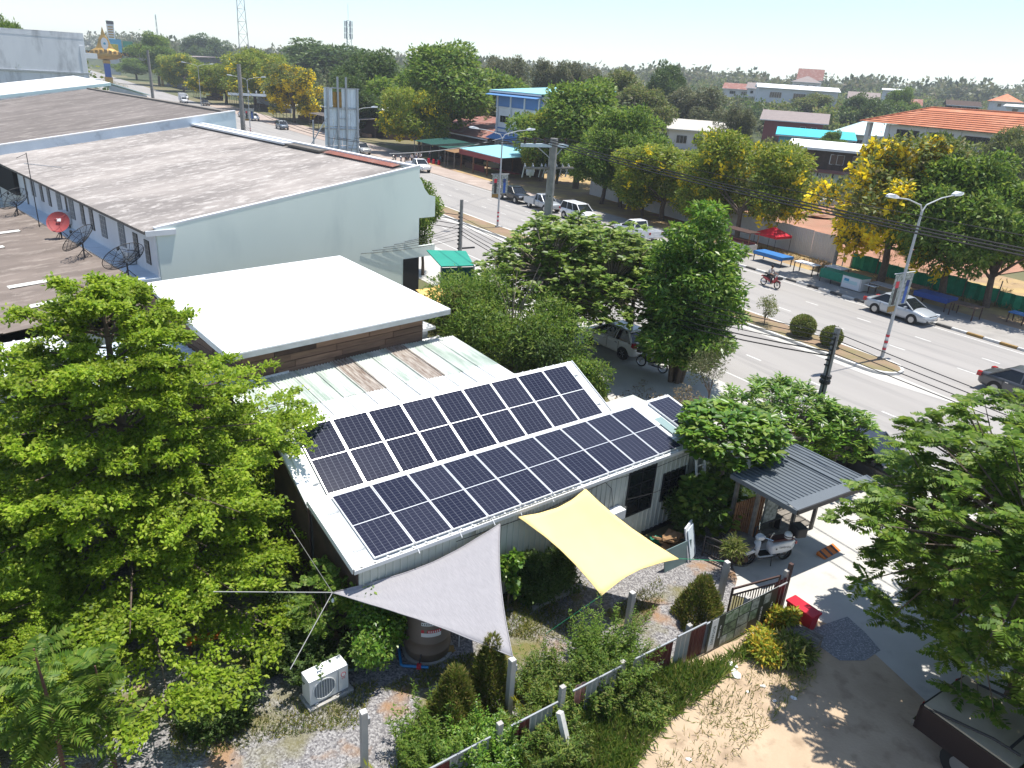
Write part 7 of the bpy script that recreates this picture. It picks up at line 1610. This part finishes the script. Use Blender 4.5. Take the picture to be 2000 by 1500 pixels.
shrub('dark shrub row against the white wall behind the yellow sail', HB.w(5.6,-.55), 1.15, .75, 7000, .09, .04, 'leaf_dark', 84); shrub('dark shrub beside the wall right of the grey sail', HB.w(4.5,-.5), 1.3, .7, 7000, .09, .04, 'leaf_dark', 85); shrub('thin yellow-green climbing shrub at the edge of the grey sail', HB.w(3.75,-.35), 2.1, .32, 700, .16, .11, 'leaf_gloss', 86)
sprigs('dark potted shrub by the left corner of the house', HB.w(-1.4,.2), 1.4, .8, 90, 65, .11, .045, 'leaf_dark', 87); shrub('low dark shrub beside the bench under the left tree', at(560,1240), 1.3, .75, 5000, .10, .045, 'leaf_dark', 88); sprigs('dark shrub cluster behind the air conditioner', at(545,1290), 1.05, .8, 90, 60, .11, .045, 'leaf_dark', 89); sprigs('dark leafy clump in the lower left garden', at(430,1400), 1.0, 1.0, 110, 55, .12, .045, 'leaf_dark', 90)
sprigs('green weed bush at the bottom edge beside the fence', (-.1,10.9,0), 1.25, 1.0, 120, 75, .10, .04, 'leaf_gloss', 91); sprigs('feathery weed bush by the lower fence end', (-1.1,11.0,0), 1.3, .9, 110, 75, .11, .03, 'leaf_green', 92); sprigs('green weed tangle over the fence sheets', (2.45,12.75,0), 1.2, .7, 90, 70, .10, .045, 'weed', 93); sprigs('weeds leaning on the broken white post', (1.2,11.4,0), 1.0, 1.1, 120, 65, .11, .035, 'weed', 94); sprigs('weed bush at the foot of the maroon sheet', (3.5,12.6,0), .55, .8, 80, 45, .10, .035, 'weed', 95)
shrub('yellow and green croton beside the red box', (7.6,15.7,0), .55, .42, 2200, .15, .05, 'leaf_croton', 96); shrub('orange-tinged croton in front of the banner', (6.9,14.75,0), .42, .5, 2200, .15, .05, 'leaf_croton', 97); shrub('grey-green spiky plant by the pallet bench', (7.45,14.6,0), .42, .55, 1500, .24, .05, 'leaf_olive', 98); shrub('dark green plants shading the back of the shelter', SH.w(-.6,2.9), 1.6, .9, 6000, .14, .05, 'leaf_dark', 99); shrub('dark palm-like bush at the back of the shelter', SH.w(1.5,3.4), 1.5, 1.0, 5000, .25, .03, 'leaf_dark', 100)
shrub('grass-like plant on top of the wooden spool', at(1430,1085,.69), .45, .35, 700, .2, .03, 'leaf_olive', 101)
def palm(label, loc, nf, L, sc=1.0, lm='palm_leaf', seed=3):
    t = thing('young_palm', label, 'palm', loc, 0); g = np.random.default_rng(seed); global rng; keep = rng; rng = g
    a = g.random(nf)*6.283; D = np.stack([np.cos(a)*.5, np.sin(a)*.5, np.ones(nf)], 1); V, F = fronds(np.zeros((nf,3)), D, np.full(nf,L), 16, .22*sc, .03*sc, .25, False); rng = keep
    link('frond', npmesh('frond', V, F, lm), t); MB().tube([(0,0,-.05),(0,0,.15)], .04, n=6).obj('stem', 'trunk_bark', t)
palm('young yellow-green palm beside the grey sail post', at(1035,1400), 4, 1.0); palm('single yellow palm frond near the lone concrete post', at(748,1530), 3, .75, seed=5); palm('spiky cycad under the shelter edge', at(1475,985), 9, .9, 1.2, 'leaf_dark', 6)
for k, (u, v) in enumerate([(490,1330),(520,1320),(505,1345)]):
    t = thing('snake_plant', ['left snake plant clump near the air conditioner','right snake plant clump near the air conditioner','front snake plant clump near the air conditioner'][k], 'plant', at(u,v), 0); n = 14; a = rng.random(n)*6.28
    V, F = leaves(np.stack([.08*np.cos(a),.08*np.sin(a),np.zeros(n)],1), np.stack([np.cos(a)*.25,np.sin(a)*.25,np.ones(n)],1), rdir(n), .55, .06); link('leaf', npmesh('leaf', V, F, 'leaf_olive'), t)
# ---- grass, weeds and fallen leaves
def scatter(name, label, cat, polys, n, L, W, m, lean=.45, z=.01, clump=0):
    pts = []
    for poly, share in polys:
        P = [at(*p) for p in poly]; xs = [p.x for p in P]; ys = [p.y for p in P]; k = 0
        def inside(x, y):
            c = False; j = len(P)-1
            for i in range(len(P)):
                if (P[i].y > y) != (P[j].y > y) and x < (P[j].x-P[i].x)*(y-P[i].y)/(P[j].y-P[i].y)+P[i].x: c = not c
                j = i
            return c
        cl = [(rnd.uniform(min(xs),max(xs)), rnd.uniform(min(ys),max(ys))) for _ in range(max(1,clump))]
        while k < n*share:
            if clump: c = rnd.choice(cl); x, y = c[0]+rnd.gauss(0,.28), c[1]+rnd.gauss(0,.28)
            else: x, y = rnd.uniform(min(xs),max(xs)), rnd.uniform(min(ys),max(ys))
            k += 1
            if inside(x, y): pts.append((x, y, z))
    C = np.array(pts); n = len(C); D = rng.normal(size=(n,3))*lean+np.array([0,0,1.0]); s = rng.uniform(.5,1.3,(n,1)); V, F = leaves(C, D, rdir(n), L*s, W*s, .2)
    o = link(name, npmesh(name, V, F, m)); stuff(o, label, cat); return o
FENCE_SIDE = [(760,1500),(1000,1420),(1200,1330),(1290,1305),(1380,1300),(1500,1245),(1490,1272),(1420,1320),(1300,1420),(1190,1560),(900,1640)]
scatter('weeds', 'tall green weeds growing along the outside of the garden fence', 'weeds', [(FENCE_SIDE, 1)], 70000, .30, .035, 'weed', .55, clump=420)
scatter('dry_grass', 'dry grass on the sandy plot beside the weeds', 'grass', [([(1240,1560),(1330,1420),(1440,1320),(1540,1260),(1600,1320),(1500,1420),(1360,1560)],1)], 6000, .16, .02, 'grass_blades', .7, clump=90)
scatter('lawn', 'short grass patches on the gravel yard under the sails', 'grass', [([(940,1240),(1000,1130),(1150,1140),(1100,1280),(1030,1250)],.3),([(740,1350),(860,1290),(960,1270),(940,1300),(800,1360)],.2),([(330,1400),(620,1360),(740,1330),(700,1420),(560,1440),(340,1500)],.35),([(1180,1200),(1290,1130),(1300,1160),(1250,1240)],.15)], 30000, .12, .02, 'grass_blades', .7, clump=60)
scatter('verge_grass', 'dry tufts on the far verge and under the roadside trees', 'grass', [([(1560,520),(1640,540),(1990,640),(2050,580),(1720,480)],.7),([(1440,480),(1600,510),(1640,530),(1480,500)],.3)], 7000, .45, .06, 'leaf_dry', .8, .06, clump=120)
scatter('fallen_leaves', 'brown fallen leaves on the soil under the house trees', 'leaves', [([(1195,780),(1260,740),(1300,790),(1250,850)],1)], 1500, .1, .05, 'leaf_dry', 4)
# ================================================================== roadside and background trees
KIND = {}
def kind(k, *a, **kw): KIND[k] = make_crown(*a, **kw)
kind('green', 10, 5, 8.8, 60, 30000, .36, .17, 'leaf_green', 'trunk_bark', .22, (.15,.30), .8, seed=201)
kind('mixed', 10, 5, 8.9, 56, 21000, .36, .15, 'leaf_yellowish', 'trunk_bark', .2, (.13,.27), .85, blossom=1600, seed=202)
kind('gold', 10, 4.8, 8.8, 56, 15000, .36, .15, 'leaf_olive', 'trunk_bark', .2, (.13,.26), .95, blossom=11000, seed=203)
kind('dark', 10, 5.2, 8.6, 60, 26000, .36, .18, 'leaf_dark', 'trunk_bark', .25, (.16,.30), .75, seed=204)
kind('dull', 10, 4.6, 8.8, 50, 17000, .34, .14, 'leaf_dull', 'trunk_bark', .2, (.13,.27), .9, seed=205)
kind('olive', 10, 5, 8.7, 54, 20000, .36, .16, 'leaf_olive', 'trunk_bark', .2, (.15,.28), .8, seed=206)
def road_tree(k, label, u, v, n, wpx, name='roadside_tree', group=None, hf=1.0):
    b, h = on_line(u, v, n); d = math.hypot(b.x, b.y); r = wpx/2*d/FPX*1.14; base = KIND[k]; cr = 5.2 if k == 'dark' else 5.0
    return plant_tree(name, label, base, (b.x,b.y,0), rnd.uniform(0,6.28), (r/cr, r/cr, h/10), group=group)
TREES = [('gold','golden-flowered tree behind the twin-armed street lamp',1795,262,56.0,250),('green','big green tree at the right edge over the pavement',1925,292,56.5,210),('green','second green tree at the far right edge behind the street',2010,340,57,200),
 ('mixed','green and yellow tree in front of the red soil plot',1480,240,56.8,190),('mixed','yellow-flecked tree left of the red soil plot',1395,290,57,150),('mixed','yellow-tinged tree above the parked white pickup',1315,268,57,190),('green','bright green tree standing right of the thick pole',1235,205,58,150),('green','largest bright green tree behind the thick concrete pole',1145,150,62,220),
 ('green','green tree between the parked cars and the grey fence',1190,250,57,150),('mixed','yellow-green tree over the white car roof',1270,300,56.5,120),('dark','dark leafy tree behind the eatery',1095,250,62,100),('mixed','tree with a yellow flower patch beside the blue house',1068,200,61,100),('green','tall green tree with a pale tuft left of the blue house',872,78,66,220),('mixed','flowering roadside tree behind the parked cars near the billboard',820,150,58,120),('dark','dark round tree right of the billboard',745,92,70,140),('dark','dense dark tree behind the billboard over the shacks',700,140,60,90),
 ('dark','wide dark tree above the white roadside shop',610,74,95,230),('gold','yellow-flowered tree left of the billboard',570,126,56,105),('mixed','yellow-green tree behind the pole with white crossarm',490,84,60,120),('mixed','yellow-green tree lining the far pavement beyond the lorry',435,112,57,100),('dark','round dark tree on the left skyline',398,64,110,80),
 ('mixed','small yellowish tree beside the distant lamp',352,98,58,80),('green','green tree in front of the distant terraced shops',300,62,57,70),('green','dark green tree behind the ornate arch',262,112,57,60),('green','leafy tree above the stained white block at the left edge',8,30,-70,70),
 ('dull','dull green tree in the wood left of the aqua roof',1010,92,120,110),('dull','grey-green tree with bare top right of the aqua roof',1070,98,115,100),('dull','grey-green wood tree behind the bright green one',1125,104,125,110),('olive','olive tree between the dull wood and the dark clump',1215,128,120,120),('dark','dark leafy tree standing alone above the grey-roofed house',1300,115,150,85),
 ('dull','dark feathery tree behind the grey-roofed house',1385,155,150,130),('olive','olive bushy tree left of the grey-roofed house',1255,160,115,120),('olive','wide olive tree in front of the long white hall',1595,178,265,100),('green','small bright green tree before the hip-roofed house',1632,254,150,45),('dark','dark tree above the school roof beside the slope house',1690,180,230,80),
 ('green','pale rounded tree on the slope above the school',1768,170,270,60),('dark','dark tree in front of the school facade at right',1850,255,100,90),('green','green tree before the school entrance',1745,300,80,70),('olive','olive tree beside the school right wing',1990,240,140,80),('olive','dull green tree behind the blue house',955,130,90,120),('green','green tree at left of the wooden house',1535,290,78,70),
 ('dull','slim dull tree between the pole and the wooden house',1440,195,120,70),('green','leafy tree behind the stained block near the left edge',60,160,-20,60)]
for k, l_, u, v, n, wpx in TREES:
    if n < 0:
        dr = ray(u, v); dist = 150; q = dist/math.hypot(dr.x, dr.y); h = CAM_H+dr.z*q; r = wpx/2*dist/FPX; plant_tree('roadside_tree', l_, KIND[k], (dr.x*q,dr.y*q,0), 1.0, (r/5,r/5,h/10))
    else: road_tree(k, l_, u, v, n, wpx)
plant_tree('garden_tree', 'green bushes below the stained white block at far left', KIND['olive'], RH.w(-14,99), 0, (1.4,1.4,.55)); plant_tree('garden_tree', 'small green bush at the foot of the stained white block', KIND['green'], RH.w(13,101), 0, (.35,.35,.42))
# the wood beyond: one mass of crowns
def project(p):
    x, y, z = p[0], p[1], p[2]-CAM_H; dep = math.cos(PITCH)*y-math.sin(PITCH)*z
    if dep < 1: return None
    Y = (math.sin(PITCH)*y+math.cos(PITCH)*z)/dep; X = x/dep
    return 1000+FPX*(X*math.cos(ROLL)+Y*math.sin(ROLL)), 750-FPX*(-X*math.sin(ROLL)+Y*math.cos(ROLL)), dep
KEEP = [(1470,1605,165,200,345),(1400,1460,170,190,395),(1545,1600,140,176,570),(1640,1680,185,215,310),(1715,1755,175,200,410),(1740,1785,200,222,340),(1930,1975,195,215,330),(1835,1890,203,220,310),(1285,1400,225,295,200),(1430,1600,215,295,245),(1580,1720,222,300,235),(1660,2010,205,330,215),(1540,1710,280,375,140),(320,420,75,110,350),(450,560,65,95,420),(960,1100,160,335,135),(880,985,215,300,150)]
def wood(name, label, n, dmin, dmax, lm, seed, csz=(5,9), quads=110, qs=1.3):
    global rng
    keep = rng; rng = np.random.default_rng(seed); parts = []; k = 0; tries = 0
    while k < n and tries < n*8:
        tries += 1; a = math.radians(rng.uniform(-37,41)); d = dmin*(dmax/dmin)**rng.random(); x, y = d*math.sin(a), d*math.cos(a); lx = ROAD.l(Vector((x,y,0)))
        if 15 < lx.y < 75 or (lx.y < 15 and d < 200): continue
        h = rng.uniform(*csz)*1.35; r = rng.uniform(*csz)*.62; z0 = terrain(x,y); pr = project((x,y,z0+h))
        if pr is None: continue
        rp = r*FPX/pr[2]; bad = False
        for x0, x1, y0, y1, dd in KEEP:
            if d < dd+6 and x0-rp < pr[0] < x1+rp and pr[1] < y1 and pr[1]+h*FPX/pr[2] > y0 and (pr[1] < y1-.35*(y1-y0)): bad = True
        if bad: continue
        m = 6; P = [(x+rng.normal()*r*.5, y+rng.normal()*r*.5, z0+h*rng.uniform(.45,.82), r*.55, r*.55, h*.26) for _ in range(m)]
        q = int(quads*(1 if d < 350 else .55)); s = qs*(1 if d < 350 else 1.5)
        parts.append(puff_leaves(P, q, s, s*.7, .5, .55, .1)); k += 1
    V, F = join(parts); rng = keep; o = link(name, npmesh(name, V, F, lm)); stuff(o, label, 'trees')
wood('woodland', 'mid green wood covering the ground beyond the houses', 900, 170, 900, 'leaf_olive', 301, quads=150, qs=1.1); wood('woodland', 'darker evergreen crowns scattered through the far wood', 800, 170, 1100, 'leaf_dark', 302, quads=150, qs=1.1); wood('woodland', 'greyish dry crowns in the wood behind the blue house', 330, 150, 700, 'leaf_dull', 303, quads=150, qs=1.0); wood('skyline_trees', 'hazy line of treetops along the horizon', 1500, 600, 1900, 'leaf_dull', 304, (8,14), 100, 2.4)
wood('undergrowth', 'low green scrub between the houses beyond the road', 260, 90, 300, 'leaf_olive', 305, (1.6,3.2), 170, .6)
# ================================================================== hazy air over the whole place
hz = MB().bx(-1500,1500,-30,2300,-1.1,62).obj('haze', None); hz['kind'] = 'stuff'
hmat = bpy.data.materials.new('haze'); hmat.use_nodes = True; hmat.node_tree.nodes.clear()
_o = hmat.node_tree.nodes.new('ShaderNodeOutputMaterial'); _v = hmat.node_tree.nodes.new('ShaderNodeVolumePrincipled')
_v.inputs['Color'].default_value = (.86,.92,1.0,1); _v.inputs['Density'].default_value = .0003; _v.inputs['Anisotropy'].default_value = .1
hmat.node_tree.links.new(_v.outputs[0], _o.inputs['Volume']); hz.data.materials.append(hmat)
